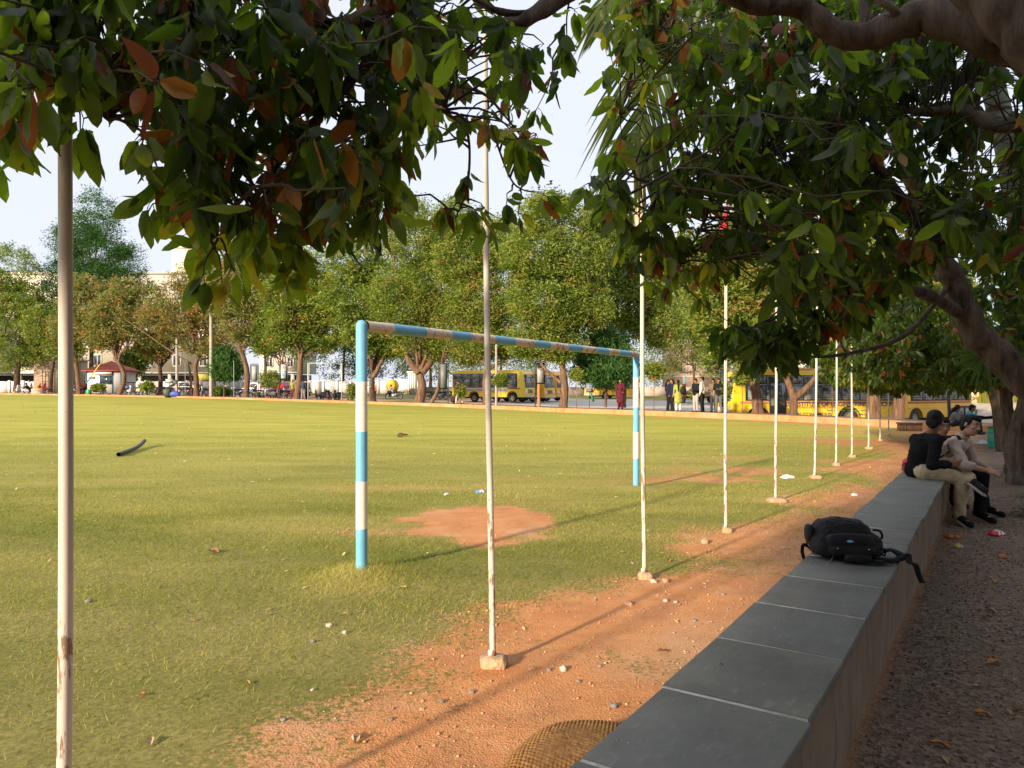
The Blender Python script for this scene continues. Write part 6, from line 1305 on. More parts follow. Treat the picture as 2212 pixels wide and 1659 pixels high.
A.pb([(600, -120, 2.2), (480, -40, 2.15), (410, 40, 2.1), (350, 160, 2.1), (330, 200, 2.1)], .02, .006); A.pb([(350, -100, 2.1), (253, 0, 2.05), (193, 47, 2.0), (146, 125, 2.0), (112, 206, 2.0)], .016, .005); A.pb([(182, 78, 2.0), (200, 120, 2.0), (215, 160, 2.0), (232, 216, 2.0), (236, 260, 2.0)], .007, .003)
A.pb([(960, -250, 2.5), (600, -120, 2.2), (350, -100, 2.1), (100, -60, 2.0), (-60, 20, 1.95), (0, 60, 1.95), (90, 40, 1.95)], .03, .009); A.pb([(20, -40, 1.95), (18, 100, 1.95), (10, 220, 1.95), (30, 300, 1.95)], .009, .003)
A.pb([(1050, 530, 2.85), (1040, 600, 2.9)], .003, .002) if False else None
A.pb([(958, 240, 2.5), (1010, 290, 2.75), (1010, 400, 2.8), (985, 470, 2.8)], .007, .003); A.pb([(1060, 270, 2.8), (1100, 380, 2.85), (1130, 410, 2.9), (1170, 415, 2.9)], .005, .002); A.pb([(950, 180, 2.6), (1040, 200, 2.8), (1090, 250, 2.85), (1130, 300, 2.9)], .007, .003)
A.pb([(998, 44, 2.65), (1070, 120, 2.8), (1110, 80, 2.9), (1130, 60, 3)], .005, .003); A.pb([(1240, -40, 3.0), (1225, 30, 3.0), (1225, 90, 3.0)], .005, .002)
A.pb([(560, 420, 2.25), (520, 480, 2.2), (450, 520, 2.2)], .006, .003); A.pb([(640, 300, 2.3), (640, 420, 2.3), (620, 520, 2.3), (615, 580, 2.3)], .006, .0025); A.pb([(770, 380, 2.5), (760, 430, 2.5), (740, 480, 2.5)], .005, .002)
A.pb([(2330, 190, 2.5), (2235, 75, 2.6), (2150, 0, 2.7), (2060, -90, 2.8)], .11, .09)
A.pb([(1862, 78, 3.3), (1868, 20, 3.35), (1866, -60, 3.4)], .022, .018); A.pb([(1948, 50, 3.25), (1930, 22, 3.2), (1905, 0, 3.2), (1890, -40, 3.2)], .02, .012)
dA = lambda x, y: np.interp(x, [0, 300, 700, 900, 1200, 1300], [1.95, 2.08, 2.3, 2.5, 2.85, 3.0])
A.region([(-60, -120), (260, -120), (270, 20), (240, 120), (150, 200), (60, 250), (-60, 260)], 74, dA, L=0.0924, dead=.08, dclust=.06, gap=.3)
A.region([(-40, 230), (80, 220), (190, 250), (185, 290), (60, 320), (-40, 330)], 13, dA, L=0.1012, tint=(.3, .68), gap=.1, dead=.04)
A.region([(150, 90), (300, 60), (330, 180), (270, 200), (190, 150)], 12, dA, L=0.0924, gap=.2)
A.region([(260, -120), (960, -120), (960, 150), (900, 260), (760, 280), (560, 330), (420, 300), (330, 200), (280, 90)], 255, dA, L=0.0827, dead=.09, dclust=.13, gap=.32, tint=(.02, .38))
A.region([(300, 260), (460, 260), (480, 360), (440, 440), (380, 420), (310, 330)], 22, dA, L=0.0880, gap=.25)
A.region([(400, 420), (560, 400), (680, 430), (640, 560), (560, 520), (470, 570), (410, 500)], 30, dA, L=0.0836, gap=.33, tint=(.2, .68), dead=.08)
A.clusters([P(*q) for q in [(440, 590, 2.15), (478, 600, 2.2), (500, 575, 2.2), (615, 600, 2.3), (640, 585, 2.3), (330, 440, 2.1), (345, 395, 2.1), (1010, 370, 2.8), (985, 440, 2.8), (1010, 450, 2.8), (960, 450, 2.75), (1050, 480, 2.85), (1095, 430, 2.85), (1172, 420, 2.9), (1120, 460, 2.9), (1040, 440, 2.8)]], L=0.0836, tint=(.3, .7), dead=.1, dclust=0)
A.region([(560, 300), (880, 260), (870, 400), (830, 460), (760, 520), (700, 470), (620, 430)], 74, dA, L=0.0827, gap=.33, dead=.07)
A.region([(860, 20), (1100, -60), (1130, 60), (1150, 180), (1175, 240), (1130, 300), (1040, 290), (940, 280), (880, 240)], 66, dA, L=0.0810, gap=.36, dead=.06, tint=(.15, .65))
A.region([(1100, 280), (1165, 290), (1150, 340), (1110, 340)], 6, dA, L=0.0880, gap=0); A.clusters([P(*q) for q in [(1195, 160, 2.95), (1225, 45, 3.0), (1230, 95, 3.0), (1205, 85, 3.0), (1240, 20, 3.0), (1175, 95, 2.95)]], nl=(4, 7), L=0.0880)
# unseen leaf clusters added above and behind the camera to shade the hanging leaves
C = []
for q in range(520):
    u, v = rng.random(2); c0 = (-.4 - 1.2 * u) if q < 260 else (-1.35 - 1.15 * u); t0 = (-3.5 + 3.6 * v) if q < 260 else (-5.2 + 1.8 * v); pz = (2.7 + 2.9 * rng.random()) if q < 260 else (3.55 + 2.5 * rng.random()); C.append(np.array([sv[0] * t0 + rv[0] * c0, sv[1] * t0 + rv[1] * c0, pz]))
C = [c for c in C if not (c[1] > .3 and abs(c[0]) < c[1] * .8 + .3 and c[2] < 1.5 + c[1] * .6 + .35)]
A.clusters(C, L=.16, twig=False, wr=.6, nl=(6, 10))
A.finish()

# ---- tree B: leaning trunk on the right
B = Near('near tree with a thick leaning trunk and dense dark foliage filling the upper right', (5.0, 5.2, 0), 9)
B.branch([(5.35, 4.9, -.1), (5.15, 5.2, .6), P(2330, 905, 6.1), P(2212, 819, 6.3), P(2151, 762, 6.4), P(2108, 719, 6.45), P(2079, 661, 6.5), P(2059, 604, 6.5), P(2036, 561, 6.5), P(2011, 469, 6.5), P(1970, 380, 6.4), P(1931, 260, 6.3), P(1886, 139, 6.1), P(1865, 35, 5.9), P(1840, -80, 5.7)], .155, .05, part='trunk', wob=.09, n=22)
B.pb([(2085, 690, 6.45), (2060, 668, 6.4), (1993, 633, 6.1), (1902, 612, 5.8), (1860, 560, 5.5), (1790, 520, 5.2), (1730, 470, 5.0)], .06, .016)
B.pb([(1940, 622, 6.0), (1916, 639, 5.8), (1864, 679, 5.6), (1836, 702, 5.4), (1764, 722, 5.2), (1700, 745, 5.0)], .03, .008); B.pb([(1800, 560, 5.3), (1744, 610, 5.2), (1687, 679, 5.0), (1635, 702, 4.9), (1578, 756, 4.8), (1560, 775, 4.8)], .02, .006)
B.pb([(2040, 575, 6.5), (2000, 500, 5.0), (1850, 320, 4.6), (1728, 316, 4.5), (1638, 337, 4.4), (1586, 368, 4.4), (1534, 399, 4.4), (1464, 413, 4.3), (1374, 385, 4.2)], .04, .008); B.pb([(1534, 399, 4.4), (1480, 440, 4.3), (1420, 462, 4.2), (1370, 440, 4.2), (1310, 420, 4.1)], .012, .004); B.pb([(1534, 399, 4.4), (1530, 450, 4.4), (1500, 520, 4.4), (1440, 600, 4.4)], .012, .004)
B.pb([(1931, 260, 6.3), (1940, 235, 5.2), (2070, 236, 4.4), (2085, 225, 4.3)], .04, .02) if False else B.pb([(1945, 235, 4.6), (2000, 242, 4.5), (2070, 236, 4.4), (2100, 245, 4.3), (2150, 270, 4.2), (2260, 262, 4.0)], .022, .045)
B.pb([(1865, 35, 5.9), (1700, 90, 5.0), (1560, 110, 4.6), (1450, 60, 4.3), (1380, 120, 4.2), (1340, 250, 4.2)], .035, .006); B.pb([(1700, 90, 5.0), (1690, 220, 4.7), (1660, 300, 4.6), (1600, 420, 4.6), (1570, 560, 4.6)], .015, .005); B.pb([(1931, 260, 6.3), (1820, 250, 5.4), (1760, 400, 5.0), (1700, 560, 4.9)], .03, .006)
B.pb([(2059, 604, 6.5), (1960, 720, 6.2), (1850, 760, 6.0), (1740, 770, 5.6), (1640, 740, 5.2)], .025, .006)
dB = lambda x, y: np.interp(x, [1200, 1400, 1600, 1800, 2000, 2250], [3.9, 4.2, 4.6, 5.0, 5.2, 4.6])
B.region([(1300, -60), (1560, -60), (1620, 100), (1600, 300), (1480, 340), (1400, 300), (1330, 240), (1290, 80)], 125, dB, L=.108, gap=.40, dead=.07, tint=(.25, .7), dv=.07)
B.region([(1560, -60), (2260, -60), (2260, 600), (2150, 560), (2060, 500), (1960, 600), (1880, 660), (1760, 620), (1660, 600), (1600, 450), (1580, 300)], 1050, dB, L=.115, gap=.26, dead=.05, dclust=.05, tint=(.05, .55), dv=.13)
B.region([(1340, 290), (1600, 300), (1620, 560), (1520, 600), (1400, 540), (1290, 430), (1300, 380)], 150, dB, L=.105, gap=.42, dead=.07, tint=(.15, .65), dv=.07)
B.region([(1640, 560), (1900, 600), (1880, 680), (1780, 700), (1680, 660)], 60, dB, L=.115, gap=.33, dead=.05, tint=(.05, .4), dv=.07)
B.region([(1545, 700), (1600, 690), (1700, 690), (1760, 740), (1700, 775), (1600, 775), (1560, 750)], 44, lambda x, y: 4.9, L=.12, gap=.2, dead=.02, tint=(.02, .3), dv=.05)
B.clusters([P(*q) for q in [(1262, 400, 4.1), (1280, 385, 4.1), (1300, 440, 4.1), (1365, 560, 4.2), (1345, 520, 4.2), (1400, 600, 4.3), (1440, 610, 4.4), (1500, 580, 4.4), (1520, 640, 4.5), (1460, 560, 4.4), (1350, 360, 4.2), (1320, 330, 4.2)]], L=.105, tint=(.15, .6), dead=.05, dclust=0)
B.finish()

# ---- farther trees along the wall, forming the dark arch
def arch_tree(lab, base, H, trunk, r, clus, seed, L=.13, tint=(.02, .35), n=500, dead=.03, limbs=()):
    q = Near(lab, base, seed); q.branch(trunk, r, r * .5, part='trunk', wob=.16, n=14)
    for l in limbs: q.branch(l, r * .4, r * .08)
    C = []
    for (c, rad, k) in clus:
        k = int(k * 1.5); d = nrm(q.rg.normal(0, 1, (k, 3))); C += list(np.array(c) + d * np.array(rad) * (q.rg.random((k, 1)) ** .4))
    q.clusters(C, L=L, tint=tint, dead=dead, spread=.1, nl=(7, 12), droop=.8, twig=False, wr=.46); q.tw.n and None
    return q.finish()
b1 = GP(2208, 1047); arch_tree('thick grooved trunk at the right edge beside the gravel, dark crown above', b1, 5, [b1, P(2200, 980, b1[1]), P(2212, 900, b1[1] - .1), P(2230, 820, b1[1] - .1), P(2220, 700, b1[1])], .20, [(P(2150, 560, 11.5), (2.0, 2.2, 1.3), 260), (P(2050, 640, 11), (1.5, 1.8, .9), 160), (P(2230, 620, 10.5), (1.6, 2.2, 1.5), 160)], 21)
b2 = GP(2186, 1024); arch_tree('dark straight trunk left of the thick grooved trunk, with a fork near its top', b2, 5, [b2, P(2187, 960, 12.8), P(2180, 900, 12.8), P(2168, 840, 12.8), P(2150, 760, 12.8)], .125, [(P(2050, 770, 13), (1.6, 2.0, .55), 240), (P(2140, 730, 13.5), (1.6, 2.5, .9), 240), (P(1960, 740, 13.5), (1.3, 1.5, .7), 200)], 22, limbs=[[P(2172, 880, 12.8), P(2190, 840, 12.8), P(2205, 800, 12.9)]])
b3 = GP(2157, 944); Y3 = b3[1]; arch_tree('slim far trunk with a low arching dark limb above the green drum', b3, 5, [b3, P(2156, 905, Y3), P(2150, 860, Y3), P(2162, 830, Y3), P(2140, 780, Y3)], .12, [(P(1960, 790, 20), (2.4, 2.6, .72), 420), (P(2080, 790, 21), (1.6, 3.0, .62), 300), (P(1900, 770, 19), (1.6, 2, .9), 280), (P(2160, 780, 20), (2.0, 3.0, .8), 260), (P(2030, 700, 21), (2.6, 3, 1.6), 420)], 23, L=.15,
    limbs=[[P(2156, 850, Y3), P(2126, 833, Y3), P(2098, 832, Y3 - .3), P(2050, 822, Y3 - .6), P(1980, 800, Y3 - 1)], [P(2152, 885, Y3), P(2142, 855, Y3), P(2137, 840, Y3)]])
arch_tree('sunlit lighter green tree overhanging the last flagpoles', (11.6, 17.5, 0), 5, [(11.6, 17.5, 0), (11.4, 17.5, 1.4), (10.8, 17.2, 2.6), (10.0, 17.0, 3.4)], .15, [(P(1880, 740, 17), (1.2, 1.4, .75), 240), (P(1850, 800, 16.5), (.55, .8, .30), 80), (P(1800, 690, 17), (1.3, 1.3, .9), 240), (P(1920, 790, 17), (.8, 1.2, .42), 130), (P(1950, 640, 17), (1.6, 1.5, 1.2), 220), (P(1850, 620, 17), (1.3, 1.5, 1.0), 180)], 24, L=.12, tint=(.35, .72), dead=.06)

# ---- palm with ringed trunk and hanging fronds
def ringed():
    k = N('ringed_palm_trunk'); c = k.coord(); z = k.sep(c, 2); f = k.noise(c, 9, 5, .6); w_ = k.n('TexWave', 'Fac', {'bands_direction': 'Z'}, Vector=c, Scale=1.75, Distortion=1.2)
    b = k.mix(k.range(f, .3, .7), (.15, .19, .13), (.30, .34, .26)); b = k.mix(k.range(w_, .9, .99), b, (.13, .08, .06)); b = k.mix(k.range(k.noise(c, 3, 4), .5, .7, 0, .6), b, (.34, .36, .31))
    return k.fin(k.bsdf(Base_Color=b, Roughness=.75, Normal=k.bump(k.math('ADD', f, k.range(w_, .85, 1)), .6, .02)))
pmt = thing('palm_tree', 'palm with a smooth grey green ringed trunk at the upper right, behind the leaning tree', 'palm', (5.05, 5.6, 0))
pb_ = np.array([5.05, 5.6, 0]); m = MB(); pp = spl([pb_, P(2290, 800, 5.75), P(2240, 640, 5.8), P(2205, 486, 5.8), P(2167, 278, 5.8), P(2122, 104, 5.8), P(2060, -90, 5.8)], 60)
rad = .092 - .012 * np.linspace(0, 1, 60); m.tube(pp - pb_, rad, 18, wob=.02); m.build('trunk', ringed(), pmt, True)
m = MB()
for q in range(6, 60, 2): 
    m = MB(); d = nrm(pp[min(q + 1, 59)] - pp[q - 1]); m.tube(np.array([pp[q] - d * .006, pp[q] + d * .006]) - pb_, rad[q] * 1.045, 18); m.build('ring_scar', pm('ring_scar', (.12, .075, .055), .9, .3, 12), pmt, True)
PALM = leafmat('palm_frond', [(0, (.02, .045, .01)), (.5, (.05, .09, .02)), (1, (.12, .13, .04))], .4, .5, .3)
def frond(par, base, path, Ls, n, sd_, label=None, wd=.013, dirs=((-1, 0, -.9), (.35, 0, -1.1))):
    rg = np.random.default_rng(sd_); p = spl(path, n); m = MB(); m.tube(p - base, np.linspace(.016, .003, n), 6); 
    for i in range(2, n):
        for d in dirs:
            l = Ls * math.sin(math.pi * (.12 + .80 * i / n)) * (.8 + .4 * rg.random()); dd = nrm(np.array(d) + rg.normal(0, .14, 3)); q = p[i]; k = 7; t = np.linspace(0, 1, k)
            pts = q + dd * (t * l)[:, None] + np.array([0, 0, -1.]) * (t ** 2 * l * .5)[:, None]; sd = nrm(np.cross(dd, [0, 1, .2])) * wd; w_ = np.sin(np.pi * (.15 + .84 * t))[:, None]
            V = np.concatenate([pts - sd * w_, pts + sd * w_]) - base; m.add(V, [[a, a + 1, k + a + 1, k + a] for a in range(k - 1)], 0, .1 + .85 * rg.random())
    o = m.build('frond', PALM, par, True); return o
frond(pmt, pb_, [P(1960, -160, 5.6), P(1700, -120, 5.4), P(1500, -30, 5.2), P(1420, 110, 5.1), P(1385, 260, 5.1), P(1372, 340, 5.1)], .62, 90, 3)
frond(pmt, pb_, [P(1960, -160, 5.6), P(1600, -160, 5.6), P(1420, -110, 5.6), P(1330, -20, 5.6), P(1300, 60, 5.6)], .5, 60, 4)
fp = thing('fan_palm', 'small fan palm with pointed leaf fingers under the leaning trunk', 'palm', tuple(GP(2190, 1040))); fb = GP(2190, 1040)
m = MB(); c = P(2128, 765, 8.6); m.tube(spl(np.array([fb, fb + [.0, .1, 1.6], c + [.3, .6, .05], c]) - fb, 12), .010, 6, 0); rg = np.random.default_rng(2)
for q in range(22):
    a = R(150 + q * 6.2); l = .42 * (.8 + .3 * rg.random()); d = np.array([math.cos(a), .25 * rg.normal(), math.sin(a) * .8]); t = np.linspace(0, 1, 6); pts = c + d * (t * l)[:, None] - np.array([0, 0, 1]) * (t ** 2 * .07)[:, None]; sd = nrm(np.cross(d, [0, 1, 0])) * .013; w_ = np.sin(np.pi * (.2 + .79 * t))[:, None]
    m.add(np.concatenate([pts - sd * w_, pts + sd * w_]) - fb, [[i, i + 1, 7 + i, 6 + i] for i in range(5)], 0, .2 + .5 * rg.random())
m.build('fan_leaf', PALM, fp, True)
def spiky(lab, c, n, l, sd_):
    rg = np.random.default_rng(sd_); m = MB()
    for q in range(n):
        a = rg.random() * 6.28; e = .5 + .9 * rg.random(); d = np.array([math.cos(a), math.sin(a), e]); d = nrm(d); t = np.linspace(0, 1, 7); L_ = l * (.6 + .6 * rg.random()); pts = d * (t * L_)[:, None] - np.array([0, 0, 1]) * (t ** 2 * L_ * .55)[:, None]; sd = nrm(np.cross(d, [0, 0, 1])) * .011; w_ = np.sin(np.pi * (.2 + .79 * t))[:, None]
        m.add(np.concatenate([pts - sd * w_, pts + sd * w_]), [[i, i + 1, 8 + i, 7 + i] for i in range(6)], 0, .3 + .7 * rg.random())
    o = m.build('spider_plant', PALM, None, True); o.location = c; tag(o, lab, 'plant')
spiky('striped green grassy plant at the right edge, lower of the two', GP(2226, 1115), 60, .42, 5); spiky('small green grassy plant at the right edge beside the grooved trunk', GP(2222, 1075), 40, .36, 6)

# unseen trees added outside the view to block sky light and deepen the shade
def overhead(lab, base, H, clus, seed):
    q = Near(lab, base, seed); b = np.array(base, float); q.branch([b + [0, 0, -.1], b + [.1, .05, 1.2], b + [-.05, .1, 2.4], b + [-.3, .2, 3.4]], .2, .11, part='trunk', wob=.14, n=12); C = []
    for (c, rad, k) in clus: d = nrm(q.rg.normal(0, 1, (k, 3))); C += list(np.array(c) + d * np.array(rad) * (q.rg.random((k, 1)) ** .35))
    C = [c for c in C if c[1] < .4 or (c[0] / c[1] * F_ + CX) > 2330 or (HY - (c[2] - CH) / c[1] * F_) < -130]
    q.clusters(C, L=.26, twig=False, wr=.6, nl=(7, 11), spread=.16, droop=.6, tint=(.05, .5)); q.finish()
overhead('unseen tree added right of the view to shade the gravel', (5.2, .6, 0), 5, [((5.0, 1.2, 3.9), (2.8, 2.8, 1.1), 420), ((8.2, 4.5, 3.4), (2.2, 3.0, 1.6), 300)], 71)
overhead('unseen tree added behind the camera to shade the near end of the wall', (1.4, -3.6, 0), 5, [((1.6, -2.6, 4.1), (3.0, 2.6, 1.1), 460), ((4.4, -3.4, 3.4), (2.4, 2.4, 1.6), 260)], 72)
overhead('unseen tall tree added right of the grooved trunks to deepen the shade', (12.5, 9.0, 0), 6, [((11.5, 8.5, 3.6), (2.6, 3.4, 2.0), 420), ((9.0, 11.5, 5.2), (3.0, 4.0, 1.2), 360), ((6.0, 8.0, 5.4), (2.6, 3.6, .8), 360)], 73)
# ================================================================== people
def skin(name, c):
    k = N(name); g = k.coord(); f = k.noise(g, 14, 4)
    return k.fin(k.bsdf(Base_Color=k.mix(f, tuple(q * .82 for q in c), c), Roughness=.55, Subsurface_Weight=.08, Subsurface_Radius=(.02, .008, .004), Subsurface_Scale=.5))
SK1 = skin('brown_skin', (.30, .155, .09)); SK2 = skin('light_brown_skin', (.42, .235, .15)); SK3 = skin('dark_brown_skin', (.2, .10, .06))
HAIR = pm('black_hair', (.006, .005, .0045), .55, .3, 60, .4, 300, spec=.2); BRDM = pm('beard_hair', (.05, .028, .02), .8, .3, 60, spec=.1); EYEW = pm('eye_white', (.30, .27, .24), .5, .05, spec=.2); EYED = pm('eye_dark', (.02, .012, .008), .2, .1); LIP = pm('lips', (.32, .13, .09), .5, .1)
folds = bpy.data.textures.new('cloth_folds', 'CLOUDS'); folds.noise_scale = .075; folds.noise_depth = 3
def cloth(col, rough=.9): return pm('cloth_%d_%d_%d' % tuple(int(q * 200) for q in col), col, rough, .18, 9, .35, 160, spec=.08, bd=.004)

def organic(m, name, mat, par, vox, it=3, fold=0.0):
    o = m.build(name, mat, par, True); r_ = o.modifiers.new('remesh', 'REMESH'); r_.mode = 'VOXEL'; r_.voxel_size = vox; r_.use_smooth_shade = True
    s_ = o.modifiers.new('smooth', 'SMOOTH'); s_.iterations = it; s_.factor = .5
    if fold: d = o.modifiers.new('folds', 'DISPLACE'); d.texture = folds; d.strength = fold; d.mid_level = .5
    return o
def hand(m, w_, d, nrm_, side, s=1.0, curl=.5):
    """palm, four unequal bent fingers and a thumb leaving the side of the palm"""
    d = nrm(d); n_ = nrm(nrm_ - d * np.dot(nrm_, d)); x = np.cross(d, n_) * side; M = np.stack([x, d, n_], 1)
    m.ell(w_ + d * .045 * s, (.040 * s, .052 * s, .016 * s), 12, 8, M=M, e=.7)
    for q, (o, l) in enumerate(((-.029, .066), (-.010, .076), (.010, .071), (.028, .055))):
        a = w_ + d * .088 * s + x * o * s; c1 = curl * (.6 + .12 * q); b = a + (d * math.cos(c1) - n_ * math.sin(c1)) * l * .48 * s; c2 = c1 * 2.1; c = b + (d * math.cos(c2) - n_ * math.sin(c2)) * l * .34 * s; c3 = c1 * 2.9; e = c + (d * math.cos(c3) - n_ * math.sin(c3)) * l * .26 * s
        m.cap(a - d * .012 * s, b, .0092 * s, .0085 * s, 7); m.cap(b, c, .0085 * s, .0078 * s, 7); m.cap(c, e, .0078 * s, .0066 * s, 7)
    a = w_ + d * .022 * s - x * .030 * s; b = a + (d * .55 - x * .75 - n_ * .3) * .042 * s; c = b + (d * .85 - x * .3 - n_ * .35) * .034 * s; m.cap(a, b, .0125 * s, .0105 * s, 7); m.cap(b, c, .0105 * s, .008 * s, 7)

STAND = dict(pel=(0, 0, .96), che=(0, 0, 1.30), nek=(0, -.01, 1.46), hed=(0, .015, 1.615), shl=(-.175, 0, 1.415), shr=(.175, 0, 1.415), ell=(-.225, -.03, 1.14), elr=(.225, -.03, 1.14), wrl=(-.235, .05, .90), wrr=(.235, .05, .90),
             hil=(-.085, 0, .93), hir=(.085, 0, .93), knl=(-.10, .02, .50), knr=(.10, .02, .50), anl=(-.105, -.02, .09), anr=(.105, -.02, .09), tol=(-.13, .13, .035), tor=(.13, .13, .035), f=(0, 1, -.05), u=(0, 0, 1))
SQUAT = dict(STAND, pel=(0, -.1, .26), che=(0, .06, .56), nek=(0, .13, .70), hed=(0, .17, .85), shl=(-.175, .1, .66), shr=(.175, .1, .66), ell=(-.22, .28, .46), elr=(.22, .28, .46), wrl=(-.1, .45, .44), wrr=(.1, .45, .44), hil=(-.09, -.06, .26), hir=(.09, -.06, .26), knl=(-.17, .3, .48), knr=(.17, .3, .48), anl=(-.14, .06, .09), anr=(.14, .06, .09), tol=(-.16, .22, .035), tor=(.16, .22, .035))
SIT = dict(STAND, pel=(0, 0, .52), che=(0, .05, .84), nek=(0, .09, 1.0), hed=(0, .13, 1.16), shl=(-.175, .08, .96), shr=(.175, .08, .96), ell=(-.22, .2, .72), elr=(.22, .2, .72), wrl=(-.1, .42, .66), wrr=(.1, .42, .66), hil=(-.09, .03, .5), hir=(.09, .03, .5), knl=(-.14, .44, .5), knr=(.14, .44, .5), anl=(-.13, .42, .09), anr=(.13, .42, .09), tol=(-.15, .58, .035), tor=(.15, .58, .035))
def pose(b, **k): return dict(b, **k)

def person(label, loc, rz, J, sk=None, shirt=(.1, .1, .1), legs=(.05, .05, .06), sleeve=1.0, hair='short', kurta=0, shoe=(.03, .03, .03), scale=1.0, fem=False, vox=.016, group=None, detail=False, scarf=None, sole=None, hat=None, back=None, beard=False, world=False, jacket=None):
    sk = sk or SK1; t = thing('person', label, 'person', loc, rz, group); t.scale = (scale,) * 3
    J = {k: (np.array(v, float) - (np.array(loc, float) if world and k not in ('f', 'u', 'dnl', 'dnr', 'hdl', 'hdr') else 0)) for k, v in J.items()}
    b = MB(); A = 1.0 if not fem else .9; pel, che, nek = J['pel'], J['che'], J['nek']
    up = nrm(che - pel); rt = nrm(J['shr'] - J['shl']); fw = nrm(np.cross(up, rt)); M = np.stack([rt, fw, up], 1)
    def torso(m, g):
        m.ell(pel, (.152 * A + g, .112 + g, .115 + g), 16, 10, M=M, e=.85); m.cap(pel + up * .03, che - up * .06, .118 * A + g, .128 * A + g, 14); m.ell(che, (.160 * A + g, .108 + g, .165 + g), 16, 10, M=M, e=.85)
        m.cap(J['shl'], J['shr'], .056 + g, .056 + g, 10); m.cap(che + up * .08, nek - up * .02, .09 + g * .7, .062 + g * .4, 12)
    def arm(m, s, g, frac=1.0):
        a, e, w_ = J['sh' + s], J['el' + s], J['wr' + s]; m.cap(a, e if frac > .5 else a + (e - a) * frac * 1.9, .052 * A + g, .040 * A + g, 10)
        if frac > .5: m.cap(e, e + (w_ - e) * (frac - .5) * 2, .040 * A + g, (.040 - .014 * (frac - .5) * 2) * A + g, 10)
    def leg(m, s, g, g2=None):
        g2 = g if g2 is None else g2; a, k_, n_ = J['hi' + s], J['kn' + s], J['an' + s]; m.cap(a, k_, .088 * A + g, .056 * A + g, 12); m.cap(k_, n_, .055 * A + g, .036 + g2, 12)
        if g2 < .01: m.ell(k_ + (n_ - k_) * .3 - fw * .01, (.05, .05, .09), 10, 8)
    torso(b, 0)
    for s in 'lr': arm(b, s, 0); leg(b, s, 0); b.cap(J['an' + s], J['to' + s], .038, .028, 8)
    h = J['hed']; f = nrm(J['f']); u = nrm(J['u'] - f * np.dot(J['u'], f)); r = np.cross(f, u); H = np.stack([r, f, u], 1)
    def hp(x, y, z): return h + H @ np.array([x, y, z])
    b.cap(nek - up * .02, hp(0, -.02, -.06), .056 * A, .052 * A, 12)
    b.ell(hp(0, -.008, .022), (.074, .092, .09), 18, 12, M=H); b.ell(hp(0, .022, -.035), (.056, .064, .078), 16, 10, M=H, e=.9); b.ell(hp(0, .052, -.088), (.028, .026, .022), 10, 8, M=H)
    b.cap(hp(0, .084, .022), hp(0, .104, -.024), .009, .0145, 8); b.ell(hp(0, .094, -.028), (.018, .012, .009), 8, 6, M=H); b.cap(hp(-.034, .074, .034), hp(.034, .074, .034), .013, .013, 8); b.ell(hp(0, .080, -.056), (.022, .011, .009), 10, 6, M=H)
    for s in (-1, 1): b.ell(hp(s * .077, -.01, -.005), (.009, .02, .031), 8, 7, M=H); b.ell(hp(s * .042, .06, -.02), (.022, .02, .02), 8, 6, M=H)
    for s, sg in (('l', -1), ('r', 1)):
        d = nrm(J['wr' + s] - J['el' + s]); hand(b, J['wr' + s], J.get('hd' + s, d), J.get('hn' + s, np.cross(d, fw) * -sg + np.array([0, 0, .2])), sg, 1.0, .55)
    organic(b, 'body', sk, t, vox * (.62 if detail else 1), 2)
    m = MB(); torso(m, .018)
    if kurta:
        k1 = (J['knl'] + J['knr']) / 2; e = pel + (k1 - pel) * kurta; m.cap(pel, e, .15, .175, 16)
        for s in 'lr': m.cap(J['hi' + s], J['hi' + s] + (J['kn' + s] - J['hi' + s]) * kurta, .11, .12, 12)
    for s in 'lr': arm(m, s, .016, sleeve)
    organic(m, 'kurta' if kurta else 'shirt', cloth(shirt), t, vox, 2, .034 if detail else .014)
    m = MB(); m.ell(pel - up * .02, (.160 * A + .012, .122, .11), 16, 10, M=M)
    for s in 'lr': leg(m, s, .016, .026)
    organic(m, 'trousers', cloth(legs), t, vox, 2, .03 if detail else .012)
    for s in 'lr':
        a, o_ = J['an' + s], J['to' + s]; d = nrm(o_ - a); dn_ = J.get('dn' + s); g = d * 1.0; dn = np.array([0, 0, -1.]) if detail is False else nrm(np.cross(np.cross(d, nrm(J['kn' + s] - a)), d)) * -1
        dn = nrm(np.array(dn_, float) - d * np.dot(dn_, d)) if dn_ is not None else dn
        m = MB(); hl = a + dn * .035 - d * .045; m.cap(hl, o_ + d * .03, .040, .034, 12); m.cap(a + dn * .01, o_ - d * .06 + dn * .0, .046, .036, 10); organic(m, 'shoe', cloth(shoe, .6), t, min(vox, .01), 2)
        if sole:
            m = MB(); sx_ = nrm(np.cross(d, dn)); Ms = np.stack([sx_, d, -dn], 1); L_ = np.linalg.norm(o_ - a) + .12; m.ell((hl + o_) / 2 + dn * .030 + d * .015, (.047, L_ / 2 + .03, .017), 18, 6, M=Ms, e=.8, e2=.5); m.build('sole', pm('white_rubber', (.36, .32, .26), .7, .15, 20), t, True)
    m = MB()
    if hair == 'scarf': m.ell(hp(0, -.02, .01), (.10, .112, .13), 16, 12, M=H); m.cap(hp(0, -.05, -.08), che + up * .05 - fw * .05, .09, .15, 12); organic(m, 'headscarf', cloth(scarf), t, vox, 3)
    else:
        m.ell(hp(0, -.028, .035), (.084, .090, .094), 18, 12, M=H); m.ell(hp(0, .018, .078), (.070, .068, .036), 14, 8, M=H); m.ell(hp(0, -.062, -.02), (.074, .05, .075), 14, 8, M=H)
        for s in (-1, 1): m.ell(hp(s * .062, .01, .035), (.020, .035, .042), 8, 7, M=H)
        if hair == 'long': m.cap(hp(0, -.08, -.02), che - fw * .12 + up * .12, .06, .055, 10); m.cap(che - fw * .12 + up * .12, (che + pel) / 2 - fw * .15, .055, .03, 10)
